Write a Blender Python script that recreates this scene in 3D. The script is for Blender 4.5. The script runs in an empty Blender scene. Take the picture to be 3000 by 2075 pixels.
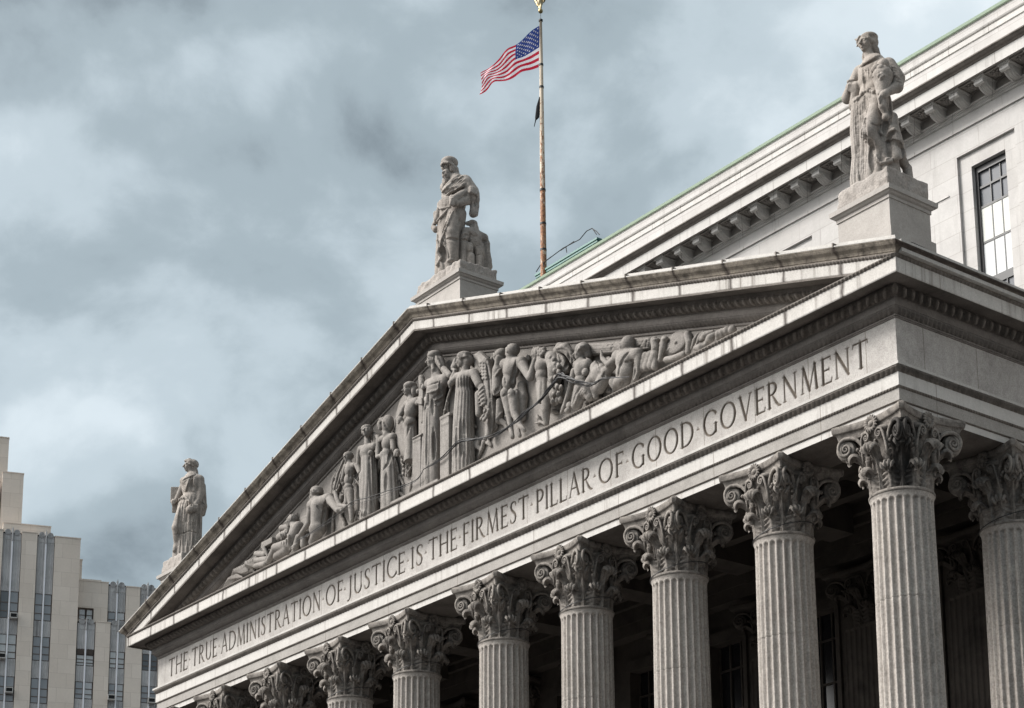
import bpy, math, random
import numpy as np
from mathutils import Vector, Matrix
R_ = math.radians
C = bpy.context.scene.collection
SC = bpy.context.scene
random.seed(7)

# ------------------------------------------------------------------ camera
cam_data = bpy.data.cameras.new('camera')
cam = bpy.data.objects.new('camera', cam_data)
C.objects.link(cam)
_f = Vector((-0.75750447, 0.61623106, 0.21551393))
_r = Vector((0.62798265, 0.77803296, -0.01739288))
_u = Vector((0.17839497, -0.12216383, 0.97634586))
m = Matrix.Identity(4)
for i in range(3):
    m[i][0] = _r[i]; m[i][1] = _u[i]; m[i][2] = -_f[i]
m.translation = Vector((49.45089, -33.5287, -19.09923))
cam.matrix_world = m
cam_data.sensor_width = 36.0
cam_data.lens = 36.0 * 5629.566 / 3000.0
cam_data.shift_x = -261.45 / 3000.0
cam_data.shift_y = 1136.32 / 3000.0      # a rising-front view: verticals nearly parallel
cam_data.clip_start = 0.5
cam_data.clip_end = 4000
SC.camera = cam

# ------------------------------------------------------------------ sky and light
SUN_AZ_VEC = Vector((-0.52, -0.72, 0.76)).normalized()      # towards the sun: front left, behind thin cloud
el = math.asin(SUN_AZ_VEC.z)
az = math.atan2(SUN_AZ_VEC.x, SUN_AZ_VEC.y)
world = bpy.data.worlds.new('World')
SC.world = world
world.use_nodes = True
def build_world():
    nt = world.node_tree; nt.nodes.clear()
    N = nt.nodes.new; L = nt.links.new
    out = N('ShaderNodeOutputWorld'); bg = N('ShaderNodeBackground'); bg2 = N('ShaderNodeBackground')
    add = N('ShaderNodeAddShader')
    sky = N('ShaderNodeTexSky'); sky.sky_type = 'NISHITA'; sky.sun_disc = False
    sky.sun_elevation = el; sky.sun_rotation = az
    L(sky.outputs[0], bg.inputs['Color']); bg.inputs['Strength'].default_value = 0.06
    tc = N('ShaderNodeTexCoord')
    def noise(scale, det, rough, sxyz, off, dist=0.0):
        mp = N('ShaderNodeMapping'); mp.inputs['Scale'].default_value = sxyz; mp.inputs['Location'].default_value = off
        L(tc.outputs['Generated'], mp.inputs['Vector'])
        n = N('ShaderNodeTexNoise'); n.inputs['Scale'].default_value = scale; n.inputs['Detail'].default_value = det
        n.inputs['Roughness'].default_value = rough; n.inputs['Distortion'].default_value = dist
        L(mp.outputs[0], n.inputs['Vector']); return n.outputs['Fac']
    def mth(op, a, b=None, c=None, clamp=False):
        n = N('ShaderNodeMath'); n.operation = op; n.use_clamp = clamp
        for i, v in enumerate((a, b, c)):
            if v is None: continue
            if isinstance(v, (int, float)): n.inputs[i].default_value = v
            else: L(v, n.inputs[i])
        return n.outputs[0]
    big = noise(WN[0], 3.5, 0.5, (1, 1, 1.4), WN[1], 0.25)
    mid = noise(WN[2], 8.0, 0.56, (1, 1, 1.4), WN[3], 0.2)
    v = mth('ADD', mth('MULTIPLY', big, 0.68), mth('MULTIPLY', mid, 0.32))
    nr0 = N('ShaderNodeVectorMath'); nr0.operation = 'NORMALIZE'; L(tc.outputs['Generated'], nr0.inputs[0])
    for dv, pw, am in CLOUD_LOBES:      # broad thick and thin areas of the overcast, fixed in the sky
        dd = N('ShaderNodeVectorMath'); dd.operation = 'DOT_PRODUCT'; L(nr0.outputs[0], dd.inputs[0]); dd.inputs[1].default_value = Vector(dv).normalized()
        v = mth('ADD', v, mth('MULTIPLY', mth('POWER', mth('MAXIMUM', dd.outputs['Value'], 0.0), pw), am))
    ramp = N('ShaderNodeValToRGB'); cr = ramp.color_ramp
    cr.interpolation = 'EASE'
    cr.elements[0].position = 0.36; cr.elements[0].color = (0.175, 0.212, 0.232, 1)
    cr.elements[1].position = 0.72; cr.elements[1].color = (0.98, 1.02, 1.04, 1)
    e = cr.elements.new(0.455); e.color = (0.335, 0.40, 0.432, 1)
    e = cr.elements.new(0.525); e.color = (0.47, 0.545, 0.585, 1)
    e = cr.elements.new(0.60); e.color = (0.62, 0.695, 0.735, 1)
    L(v, ramp.inputs[0])
    # the cloud is thinner, so brighter, around where the sun stands behind it
    dt = N('ShaderNodeVectorMath'); dt.operation = 'DOT_PRODUCT'
    nrm = N('ShaderNodeVectorMath'); nrm.operation = 'NORMALIZE'
    L(tc.outputs['Generated'], nrm.inputs[0]); L(nrm.outputs[0], dt.inputs[0])
    dt.inputs[1].default_value = SUN_AZ_VEC
    g = mth('POWER', mth('MAXIMUM', dt.outputs['Value'], 0.0), 9.0)
    # lighter towards the zenith and to the right of the roof
    d2 = N('ShaderNodeVectorMath'); d2.operation = 'DOT_PRODUCT'; L(nrm.outputs[0], d2.inputs[0])
    d2.inputs[1].default_value = (-0.36, 0.56, 0.74)
    h = 0.0
    dg = N('ShaderNodeVectorMath'); dg.operation = 'DOT_PRODUCT'; L(nrm.outputs[0], dg.inputs[0])
    dg.inputs[1].default_value = (0, 0, 1)
    horizon = mth('MINIMUM', mth('MULTIPLY_ADD', mth('MAXIMUM', dg.outputs['Value'], 0.0), 3.2, 0.28), 1.0)
    st = mth('MULTIPLY', mth('ADD', SKY_BASE, h), horizon)
    L(ramp.outputs[0], bg2.inputs['Color']); L(st, bg2.inputs['Strength'])
    bg3 = N('ShaderNodeBackground'); bg3.inputs['Color'].default_value = (1.0, 0.955, 0.91, 1)
    L(mth('MULTIPLY', g, SKY_LOBE), bg3.inputs['Strength'])
    add2 = N('ShaderNodeAddShader')
    add = N('ShaderNodeMixShader'); add.inputs[0].default_value = 0.9      # cloud cover over the blue
    L(bg.outputs[0], add.inputs[1]); L(bg2.outputs[0], add.inputs[2]); L(add.outputs[0], add2.inputs[0]); L(bg3.outputs[0], add2.inputs[1])
    L(add2.outputs[0], out.inputs[0])
WN = (4.2, (3.1, 0.4, 1.2), 10.0, (7.3, 2.2, 0.6))
CLOUD_LOBES = [((-.542, .647, .536), 110.0, .11), ((-.85, .372, .368), 600.0, .14), ((-.86, .38, .31), 500.0, -.10), ((-.80, .40, .42), 220.0, -.07), ((-.83, .42, .36), 700.0, -.07), ((-.83, .33, .45), 300.0, -.03), ((-.655, .578, .489), 900.0, -.05), ((-.793, .302, .529), 100.0, .02)]
SKY_LOBE = 4.6
SKY_BASE = 0.60
build_world()

sun_d = bpy.data.lights.new('sun', 'SUN'); sun_d.energy = 1.5; sun_d.angle = R_(10); sun_d.color = (1, 0.965, 0.92)
sun = bpy.data.objects.new('sun', sun_d); C.objects.link(sun)
sun.rotation_euler = SUN_AZ_VEC.to_track_quat('Z', 'Y').to_euler()
SC.view_settings.view_transform = 'Standard'; SC.view_settings.look = 'None'
SC.view_settings.exposure = 1.08; SC.view_settings.gamma = 1.0

# ------------------------------------------------------------------ helpers
def new_obj(name, me, parent=None, label=None, cat=None, group=None, kind=None):
    o = bpy.data.objects.new(name, me); C.objects.link(o)
    if parent is not None: o.parent = parent
    if label: o['label'] = label
    if cat: o['category'] = cat
    if group: o['group'] = group
    if kind: o['kind'] = kind
    return o
def empty(name, loc, label, cat, group=None, rz=0.0):
    o = bpy.data.objects.new(name, None); C.objects.link(o); o.location = loc; o.rotation_euler = (0, 0, rz)
    o['label'] = label; o['category'] = cat
    if group: o['group'] = group
    return o
def mesh_np(name, V, F, mat, smooth=False):
    """V (n,3) array, F list of faces or (m,4)/(m,3) array"""
    me = bpy.data.meshes.new(name)
    V = np.asarray(V, dtype=np.float32)
    if isinstance(F, np.ndarray):
        k = F.shape[1]; nf = len(F)
        me.vertices.add(len(V)); me.vertices.foreach_set('co', V.ravel())
        me.loops.add(nf * k); me.loops.foreach_set('vertex_index', F.astype(np.int32).ravel())
        me.polygons.add(nf); me.polygons.foreach_set('loop_start', np.arange(nf, dtype=np.int32) * k)
        me.polygons.foreach_set('loop_total', np.full(nf, k, dtype=np.int32))
        me.update(calc_edges=True); me.validate()
    else:
        me.from_pydata([tuple(v) for v in V.tolist()], [], F)
    if mat is not None: me.materials.append(mat)
    if smooth:
        me.polygons.foreach_set('use_smooth', np.ones(len(me.polygons), dtype=bool))
    me.update()
    return me
class MB:
    """collects simple shapes into one mesh"""
    def __init__(s): s.v = []; s.f = []; s.n = 0
    def add(s, V, F):
        V = np.asarray(V, dtype=float); s.v.append(V)
        F = np.asarray(F)
        s.f += (F + s.n).tolist(); s.n += len(V); return s
    def box(s, x0, x1, y0, y1, z0, z1):
        V = [(x0,y0,z0),(x1,y0,z0),(x1,y1,z0),(x0,y1,z0),(x0,y0,z1),(x1,y0,z1),(x1,y1,z1),(x0,y1,z1)]
        return s.add(V, [(0,3,2,1),(4,5,6,7),(0,1,5,4),(1,2,6,5),(2,3,7,6),(3,0,4,7)])
    def grid(s, P, flip=False, closeu=False):
        P = np.asarray(P, dtype=float); a, b = P.shape[:2]
        F = grid_faces(a, b, flip, closeu)
        return s.add(P.reshape(-1, 3), F)
    def tube(s, pts, rad, seg=8, closed=False):
        pts = np.asarray(pts, float); n = len(pts)
        rad = np.broadcast_to(np.asarray(rad, float), (n,))
        T = np.gradient(pts, axis=0); T /= np.linalg.norm(T, axis=1)[:, None] + 1e-9
        up = np.array([0, 0, 1.0]); 
        if abs(T[0] @ up) > .9: up = np.array([1.0, 0, 0])
        rows = []
        a = np.cross(T[0], up); a /= np.linalg.norm(a)
        for i in range(n):
            a = a - T[i] * (a @ T[i]); a /= np.linalg.norm(a) + 1e-9
            b = np.cross(T[i], a)
            th = np.linspace(0, 2*np.pi, seg, endpoint=False)
            rows.append(pts[i] + rad[i] * (np.cos(th)[:, None] * a + np.sin(th)[:, None] * b))
        P = np.array(rows)
        s.add(P.reshape(-1, 3), grid_faces(n, seg, False, True))
        if not closed:
            for i, fl in ((0, 1), (n-1, 0)):
                ids = list(range(seg))
                s.add(P[i], [ids[::-1] if fl else ids]) if False else s.f.append([s.n - n*seg + i*seg + k for k in (ids[::-1] if fl else ids)])
        return s
    def lathe(s, prof, seg=24, c=(0, 0), cap=True):
        P = []
        for r, z in prof:
            th = np.linspace(0, 2*np.pi, seg, endpoint=False)
            P.append(np.stack([c[0] + r*np.cos(th), c[1] + r*np.sin(th), np.full(seg, z)], 1))
        P = np.array(P); base = s.n
        s.add(P.reshape(-1, 3), grid_faces(len(prof), seg, True, True))
        if cap:
            s.f.append([base + k for k in range(seg)][::-1])
            s.f.append([base + (len(prof)-1)*seg + k for k in range(seg)])
        return s
    def mesh(s, name, mat, smooth=False):
        V = np.concatenate(s.v) if s.v else np.zeros((0, 3))
        return mesh_np(name, V, s.f, mat, smooth)
    def obj(s, name, mat, parent=None, smooth=False, **kw):
        return new_obj(name, s.mesh(name, mat, smooth), parent, **kw)
def grid_faces(a, b, flip=False, closed=False):
    i = np.arange(a - 1)[:, None]; j = np.arange(b if closed else b - 1)[None, :]
    j2 = (j + 1) % b
    q = np.stack([i*b + j, i*b + j2, (i+1)*b + j2, (i+1)*b + j], -1).reshape(-1, 4)
    return q[:, ::-1].copy() if flip else q

# ------------------------------------------------------------------ implicit sculpting (signed distance field -> mesh)
def surf_nets(F, org, h):
    ins = F < 0
    nx, ny, nz = F.shape
    cs = np.zeros((nx-1, ny-1, nz-1), dtype=np.int8)
    for a in (0, 1):
        for b in (0, 1):
            for c in (0, 1):
                cs += ins[a:nx-1+a, b:ny-1+b, c:nz-1+c]
    act = (cs > 0) & (cs < 8)
    ids = -np.ones(cs.shape, dtype=np.int32)
    I, J, K = np.nonzero(act); n = len(I); ids[I, J, K] = np.arange(n)
    acc = np.zeros((n, 3)); cnt = np.zeros(n)
    corners = [(a, b, c) for a in (0, 1) for b in (0, 1) for c in (0, 1)]
    for p in corners:
        for ax in range(3):
            if p[ax] == 1: continue
            q = list(p); q[ax] = 1
            f0 = F[I+p[0], J+p[1], K+p[2]]; f1 = F[I+q[0], J+q[1], K+q[2]]
            mk = (f0 < 0) != (f1 < 0)
            t = np.where(mk, f0 / np.where(mk, f0 - f1, 1), 0)
            base = np.array(p, float)
            for d in range(3):
                acc[:, d] += np.where(mk, base[d] + (t if d == ax else 0), 0)
            cnt += mk
    V = (np.stack([I, J, K], 1) + acc / cnt[:, None]) * h + np.asarray(org)
    quads = []
    for ax in range(3):
        sl0 = [slice(1, -1)]*3; sl1 = [slice(1, -1)]*3
        sl0[ax] = slice(0, -1); sl1[ax] = slice(1, None)
        A = ins[tuple(sl0)]; B = ins[tuple(sl1)]
        E = np.nonzero(A != B)
        e = [E[0] + (0 if ax == 0 else 1), E[1] + (0 if ax == 1 else 1), E[2] + (0 if ax == 2 else 1)]
        u, w = [(1, 2), (2, 0), (0, 1)][ax]
        def idx(du, dw):
            c = [e[0].copy(), e[1].copy(), e[2].copy()]
            c[u] = c[u] - du; c[w] = c[w] - dw
            return ids[c[0], c[1], c[2]]
        q = np.stack([idx(1, 1), idx(0, 1), idx(0, 0), idx(1, 0)], 1)
        fl = ~A[E]
        q[fl] = q[fl][:, ::-1]
        quads.append(q)
    Q = np.concatenate(quads); Q = Q[(Q >= 0).all(1)]
    return V, Q
class SDF:
    def __init__(s, lo, hi, h):
        s.h = h; s.lo = np.array(lo, float); n = np.ceil((np.array(hi) - s.lo) / h).astype(int) + 1
        s.n = n; s.F = np.full(n, 9.0, dtype=np.float32)
    def region(s, lo, hi):
        a = np.clip(np.floor((np.array(lo) - s.lo) / s.h).astype(int), 0, s.n - 1)
        b = np.clip(np.ceil((np.array(hi) - s.lo) / s.h).astype(int) + 1, 1, s.n)
        if (b - a <= 0).any(): return None
        g = [s.lo[i] + s.h * np.arange(a[i], b[i]) for i in range(3)]
        X, Y, Z = np.meshgrid(*g, indexing='ij', sparse=True)
        return (slice(a[0], b[0]), slice(a[1], b[1]), slice(a[2], b[2])), X, Y, Z
    def comb(s, sl, D, k, op):
        A = s.F[sl]
        if op == 'u':
            if k > 0:
                hh = np.maximum(k - np.abs(A - D), 0) / k; s.F[sl] = np.minimum(A, D) - hh*hh*k*0.25
            else: s.F[sl] = np.minimum(A, D)
        elif op == 's':
            D = -D
            if k > 0:
                hh = np.maximum(k - np.abs(A - D), 0) / k; s.F[sl] = np.maximum(A, D) + hh*hh*k*0.25
            else: s.F[sl] = np.maximum(A, D)
        elif op == 'i':
            s.F[sl] = np.maximum(A, D)
    def cap(s, a, b, ra, rb, k=0.05, op='u'):
        a = np.array(a, float); b = np.array(b, float); m = max(ra, rb) + k + s.h*2
        r = s.region(np.minimum(a, b) - m, np.maximum(a, b) + m)
        if r is None: return s
        sl, X, Y, Z = r; d = b - a; L2 = d @ d + 1e-9
        t = np.clip(((X-a[0])*d[0] + (Y-a[1])*d[1] + (Z-a[2])*d[2]) / L2, 0, 1)
        D = np.sqrt((X-a[0]-t*d[0])**2 + (Y-a[1]-t*d[1])**2 + (Z-a[2]-t*d[2])**2) - (ra + t*(rb-ra))
        s.comb(sl, D, k, op); return s
    def path(s, pts, rad, k=0.03, op='u'):
        rad = rad if hasattr(rad, '__len__') else [rad]*len(pts)
        for i in range(len(pts)-1): s.cap(pts[i], pts[i+1], rad[i], rad[i+1], k, op)
        return s
    def ell(s, c, r, k=0.05, op='u', rot=None):
        c = np.array(c, float); r = np.array(r, float); m = max(r) + k + s.h*2
        q = s.region(c - m, c + m)
        if q is None: return s
        sl, X, Y, Z = q; X = X-c[0]; Y = Y-c[1]; Z = Z-c[2]
        if rot is not None:
            M = rot; X, Y, Z = M[0][0]*X+M[1][0]*Y+M[2][0]*Z, M[0][1]*X+M[1][1]*Y+M[2][1]*Z, M[0][2]*X+M[1][2]*Y+M[2][2]*Z
        k0 = np.sqrt((X/r[0])**2 + (Y/r[1])**2 + (Z/r[2])**2); k1 = np.sqrt((X/r[0]**2)**2 + (Y/r[1]**2)**2 + (Z/r[2]**2)**2)
        D = np.where(k1 > 1e-6, k0*(k0-1)/np.maximum(k1, 1e-6), -min(r))
        s.comb(sl, D, k, op); return s
    def box(s, c, hsz, k=0.0, op='u', rnd=0.0, rot=None):
        c = np.array(c, float); hs = np.array(hsz, float); m = np.linalg.norm(hs) + k + s.h*2
        q = s.region(c - m, c + m)
        if q is None: return s
        sl, X, Y, Z = q; X = X-c[0]; Y = Y-c[1]; Z = Z-c[2]
        if rot is not None:
            M = rot; X, Y, Z = M[0][0]*X+M[1][0]*Y+M[2][0]*Z, M[0][1]*X+M[1][1]*Y+M[2][1]*Z, M[0][2]*X+M[1][2]*Y+M[2][2]*Z
        qx, qy, qz = np.abs(X)-hs[0]+rnd, np.abs(Y)-hs[1]+rnd, np.abs(Z)-hs[2]+rnd
        D = np.sqrt(np.maximum(qx,0)**2+np.maximum(qy,0)**2+np.maximum(qz,0)**2) + np.minimum(np.maximum(np.maximum(qx,qy),qz),0) - rnd
        s.comb(sl, D, k, op); return s
    def skirt(s, rings, nf, amp, seed=0, k=0.06, phase=0.0):
        """draped cloth: a stack of (x,y,z,rx,ry) elliptic sections from top to bottom, with nf folds of depth amp"""
        R = np.array(rings, float); z1, z0 = R[0, 2], R[-1, 2]
        m = max(R[:, 3].max(), R[:, 4].max()) + amp + k + s.h*2
        q = s.region((R[:, 0].min()-m, R[:, 1].min()-m, z0-k), (R[:, 0].max()+m, R[:, 1].max()+m, z1+k))
        if q is None: return s
        sl, X, Y, Z = q; o = np.argsort(R[:, 2]); zz = R[o, 2]; Zf = Z
        ip = lambda j: np.interp(Zf.ravel(), zz, R[o, j]).reshape(Zf.shape)
        cx, cy, rx, ry = ip(0), ip(1), ip(3), ip(4)
        dx, dy = X-cx, Y-cy; th = np.arctan2(dy/ry, dx/rx)
        v = (z1-Z)/(z1-z0+1e-6)
        rs = np.random.RandomState(seed); ph = rs.rand(3)*6.28
        am = np.interp(v.ravel(), [0, 0.15, 1], [0.15, 0.6, 1.0]).reshape(v.shape) * amp
        w = np.abs(np.sin(nf*0.5*th + ph[0] + phase + 0.5*np.sin(v*3+ph[1]) + 0.8*np.sin(th*2+ph[2])))
        fold = am * ((w**0.8) - 0.65)
        e = np.sqrt((dx/rx)**2+(dy/ry)**2); D = (e-1)*np.minimum(rx, ry) - fold
        D = np.maximum(D*0.85, np.maximum(Z-z1, z0-Z))
        s.comb(sl, D, k, 'u'); return s
    def clip(s, lo=None, hi=None):
        for ax in range(3):
            g = s.lo[ax] + s.h*np.arange(s.n[ax]); sh = [1, 1, 1]; sh[ax] = -1; g = g.reshape(sh)
            if lo is not None and lo[ax] is not None: s.F = np.maximum(s.F, (lo[ax]-g).astype(np.float32))
            if hi is not None and hi[ax] is not None: s.F = np.maximum(s.F, (g-hi[ax]).astype(np.float32))
        return s
    def mesh(s, name, mat, cut=True):
        if cut:
            s.F[0], s.F[-1] = np.maximum(s.F[0], .01), np.maximum(s.F[-1], .01)
            s.F[:, 0], s.F[:, -1] = np.maximum(s.F[:, 0], .01), np.maximum(s.F[:, -1], .01)
            s.F[:, :, 0], s.F[:, :, -1] = np.maximum(s.F[:, :, 0], .01), np.maximum(s.F[:, :, -1], .01)
        V, Q = surf_nets(s.F, s.lo, s.h)
        return mesh_np(name, V, Q, mat, True)

# ------------------------------------------------------------------ materials
def node_mat(name):
    mt = bpy.data.materials.new(name); mt.use_nodes = True; nt = mt.node_tree
    b = nt.nodes['Principled BSDF']; return mt, nt, b
class NT:
    def __init__(s, nt): s.nt = nt
    def N(s, t, **kw):
        n = s.nt.nodes.new(t)
        for k, v in kw.items(): setattr(n, k, v)
        return n
    def L(s, a, b): s.nt.links.new(a, b)
    def m(s, op, a, b=None, c=None, clamp=False):
        n = s.N('ShaderNodeMath', operation=op, use_clamp=clamp)
        for i, v in enumerate((a, b, c)):
            if v is None: continue
            if isinstance(v, (int, float)): n.inputs[i].default_value = v
            else: s.L(v, n.inputs[i])
        return n.outputs[0]
    def noise(s, vec, scale, det=3, rough=.5, dist=0.0):
        n = s.N('ShaderNodeTexNoise'); n.inputs['Scale'].default_value = scale; n.inputs['Detail'].default_value = det
        n.inputs['Roughness'].default_value = rough; n.inputs['Distortion'].default_value = dist
        s.L(vec, n.inputs['Vector']); return n.outputs['Fac']
    def maprange(s, v, a, b, c=0.0, d=1.0):
        n = s.N('ShaderNodeMapRange'); n.inputs[1].default_value = a; n.inputs[2].default_value = b
        n.inputs[3].default_value = c; n.inputs[4].default_value = d; s.L(v, n.inputs[0]); return n.outputs[0]
    def mix(s, f, a, b, mode='MIX'):
        n = s.N('ShaderNodeMix', data_type='RGBA', blend_type=mode)
        for i, v in ((0, f), (6, a), (7, b)):
            if isinstance(v, (int, float)): n.inputs[i].default_value = v
            elif isinstance(v, tuple): n.inputs[i].default_value = (*v[:3], 1)
            else: s.L(v, n.inputs[i])
        return n.outputs[2]
    def scale(s, vec, sc):
        n = s.N('ShaderNodeMapping'); n.inputs['Scale'].default_value = sc; s.L(vec, n.inputs['Vector']); return n.outputs[0]
ALB = 0.64
def stone(name, base, dirt=(0.10, 0.085, 0.07), blotch=0.25, streak=0.2, speck=0.18, joints=None, ashlar=None,
          grain=26.0, bump=0.35, rough=0.85, attr=None, warm=0.0, streak_w=5.0, stain_joint=None, obj_coord=False, blot_scale=0.9):
    """weathered granite: fine speckle, soft blotches, rain streaks; joints=(pitch, phase, width) on x+y; ashlar=(course, block)"""
    base = tuple(c*ALB for c in base); dirt = tuple(c*ALB*.9 for c in dirt)
    mt, nt, b = node_mat(name); t = NT(nt)
    if obj_coord:
        tc = t.N('ShaderNodeTexCoord'); P = tc.outputs['Object']
    else:
        ge = t.N('ShaderNodeNewGeometry'); P = ge.outputs['Position']
    fine = t.noise(P, grain, 2, .6)
    mid = t.noise(P, grain*0.28, 3, .6)
    sp = t.m('ADD', t.m('MULTIPLY', t.m('SUBTRACT', fine, 0.5), 2.2*speck), t.m('MULTIPLY', t.m('SUBTRACT', mid, 0.5), 1.2*speck))
    val = t.m('ADD', sp, 1.0)
    bl = t.noise(P, blot_scale, 5, .62, 0.6)
    blf = t.m('MULTIPLY', t.maprange(bl, 0.42, 0.75), blotch)
    sv = t.scale(P, (streak_w, streak_w, 0.22)); s1 = t.noise(sv, 1.0, 4, .65)
    mask = t.noise(P, 0.55, 3, .5)
    sf = t.m('MULTIPLY', t.m('MULTIPLY', t.maprange(s1, 0.50, 0.72), t.maprange(mask, 0.38, 0.62)), streak)
    f = t.m('MAXIMUM', blf, sf)
    col = t.mix(f, base, dirt)
    if warm:
        wv = t.noise(P, 0.35, 2, .5); col = t.mix(t.m('MULTIPLY', t.maprange(wv, .4, .7), warm), col, (base[0]*1.02, base[1]*0.9, base[2]*0.74))
    sep = t.N('ShaderNodeSeparateXYZ'); t.L(P, sep.inputs[0])
    u = t.m('ADD', sep.outputs[0], sep.outputs[1])
    if stain_joint:
        pitch, phase, w, amt = stain_joint
        ux = t.m('ADD', sep.outputs[0], phase)
        wob = t.m('MULTIPLY', t.m('SUBTRACT', t.noise(P, 3.0, 2), .5), 0.16)
        fr = t.m('ABSOLUTE', t.m('SUBTRACT', t.m('FRACT', t.m('DIVIDE', t.m('ADD', ux, wob), pitch)), 0.5))
        k = t.m('MULTIPLY', t.maprange(fr, w/pitch, 0.004), amt)
        col = t.mix(t.m('MAXIMUM', k, 0.0, clamp=True), col, (0.045, 0.035, 0.03))
    if joints:
        pitch, phase, w, amt = joints
        fr = t.m('ABSOLUTE', t.m('SUBTRACT', t.m('FRACT', t.m('DIVIDE', t.m('ADD', u, phase), pitch)), 0.5))
        k = t.m('MULTIPLY', t.m('LESS_THAN', fr, w/pitch), amt)
        col = t.mix(k, col, (0.12, 0.10, 0.085))
    if ashlar:
        ch, bw, amt = ashlar
        cb = t.N('ShaderNodeCombineXYZ'); t.L(u, cb.inputs[0]); t.L(sep.outputs[2], cb.inputs[1])
        br = t.N('ShaderNodeTexBrick'); t.L(cb.outputs[0], br.inputs['Vector'])
        br.inputs['Scale'].default_value = 1.0; br.inputs['Mortar Size'].default_value = 0.012
        br.inputs['Mortar Smooth'].default_value = 0.2
        br.inputs['Brick Width'].default_value = bw; br.inputs['Row Height'].default_value = ch
        br.inputs['Color1'].default_value = (1, 1, 1, 1); br.inputs['Color2'].default_value = (.84, .825, .81, 1)
        br.inputs['Mortar'].default_value = (.52, .48, .45, 1)
        col = t.mix(amt, col, br.outputs['Color'], 'MULTIPLY')
    if attr:
        at = t.N('ShaderNodeAttribute'); at.attribute_name = attr
        col = t.mix(t.m('MULTIPLY', at.outputs['Fac'], 0.85), col, (0.105, 0.082, 0.06))
    hs = t.N('ShaderNodeHueSaturation'); t.L(col, hs.inputs['Color']); t.L(val, hs.inputs['Value'])
    t.L(hs.outputs[0], b.inputs['Base Color'])
    b.inputs['Roughness'].default_value = rough; b.inputs['Specular IOR Level'].default_value = 0.25
    bm = t.N('ShaderNodeBump'); bm.inputs['Strength'].default_value = bump; bm.inputs['Distance'].default_value = 0.02
    t.L(t.m('ADD', fine, t.m('MULTIPLY', mid, 0.8)), bm.inputs['Height']); t.L(bm.outputs[0], b.inputs['Normal'])
    return mt
def plain(name, col, rough=.6, metal=0.0, noise=None, emit=None, spec=None):
    col = tuple(c*ALB for c in col)
    if noise: noise = (noise[0], noise[1], tuple(c*ALB for c in noise[2]))
    mt, nt, b = node_mat(name); t = NT(nt)
    b.inputs['Roughness'].default_value = rough; b.inputs['Metallic'].default_value = metal
    if spec is not None: b.inputs['Specular IOR Level'].default_value = spec
    if noise:
        sc, amt, c2 = noise
        tc = t.N('ShaderNodeTexCoord')
        n = t.noise(tc.outputs['Object'], sc, 4, .6)
        t.L(t.mix(t.m('MULTIPLY', t.maprange(n, .4, .65), amt), col, c2), b.inputs['Base Color'])
    else: b.inputs['Base Color'].default_value = (*col, 1)
    return mt
# ------------------------------------------------------------------ stone kinds
GR = (0.60, 0.575, 0.545)
M_wall = stone('pale_ashlar', (0.74, 0.72, 0.70), blotch=.2, streak=.30, speck=.10, ashlar=(0.62, 1.9, 0.5), grain=20, bump=.15)
M_trim = stone('pale_trim', (0.76, 0.74, 0.71), blotch=.15, streak=.42, speck=.10, grain=20, bump=.15, joints=(1.55, .3, .012, .6))
M_frieze = stone('frieze_granite', (0.60, 0.57, 0.54), blotch=.38, streak=.35, speck=.42, joints=(2.02, .2, .012, .7), attr='carve', bump=.3)
M_fascia = stone('fascia_granite', (0.72, 0.695, 0.66), dirt=(.20, .16, .13), blotch=.16, streak=.55, speck=.16, joints=(4.05, .9, .012, .7), bump=.2)
M_corona = stone('corona_granite', (0.72, 0.69, 0.65), dirt=(.15, .12, .095), blotch=.22, streak=.9, speck=.24, bump=.25, streak_w=6.0, stain_joint=(2.0, 1.83, .10, .9))
M_sima = stone('sooty_granite', (0.36, 0.315, 0.26), dirt=(.045, .036, .03), blotch=.95, streak=.35, speck=.40, bump=.6, stain_joint=(2.0, 1.83, .12, 1.0), blot_scale=2.6)
M_orn = stone('soiled_shaded_granite', (0.25, 0.222, 0.198), dirt=(.05, .042, .035), blotch=.55, streak=.3, speck=.34, bump=.5, blot_scale=1.6)  # soiled ornament, with the mouldings' shade also darkened into the base colour
M_bed = stone('bed_granite', (0.27, 0.245, 0.225), dirt=(.06, .05, .043), blotch=.45, streak=.2, speck=.3, bump=.4)  # bed moulding shade under the cornice is put into this darker base
M_soffit = stone('soffit_granite', (0.21, 0.185, 0.165), dirt=(.035, .028, .024), blotch=.6, streak=.0, speck=.3, bump=.4)  # soot on undersides, and the soffit shade painted into the dark base
M_bed2 = stone('dark_trim', (0.42, 0.39, 0.36), dirt=(.10, .085, .07), blotch=.5, streak=.3, speck=.2, bump=.2)  # darker trim for the upper soffit, modillion band and coffers
M_cope = stone('coping_granite', (0.68, 0.655, 0.62), blotch=.25, streak=.3, speck=.25, bump=.3)
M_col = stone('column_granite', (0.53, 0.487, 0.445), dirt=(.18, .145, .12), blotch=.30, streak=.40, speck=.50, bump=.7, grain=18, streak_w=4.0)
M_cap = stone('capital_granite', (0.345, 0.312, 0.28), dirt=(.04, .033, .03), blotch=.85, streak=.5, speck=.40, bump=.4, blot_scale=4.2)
M_stat = stone('statue_granite', (0.45, 0.41, 0.375), dirt=(.10, .085, .075), blotch=.55, streak=.95, speck=.42, bump=.5, warm=.2, blot_scale=2.6, streak_w=9)
M_relief = stone('relief_granite', (0.36, 0.333, 0.308), dirt=(.10, .085, .07), blotch=.42, streak=.45, speck=.48, bump=.6, blot_scale=1.3)  # base darkened to carry the shade of the gable recess
M_plinth = stone('rough_granite', (0.46, 0.42, 0.385), dirt=(.12, .10, .09), blotch=.35, streak=.3, speck=.42, bump=1.0, grain=18)
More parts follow.
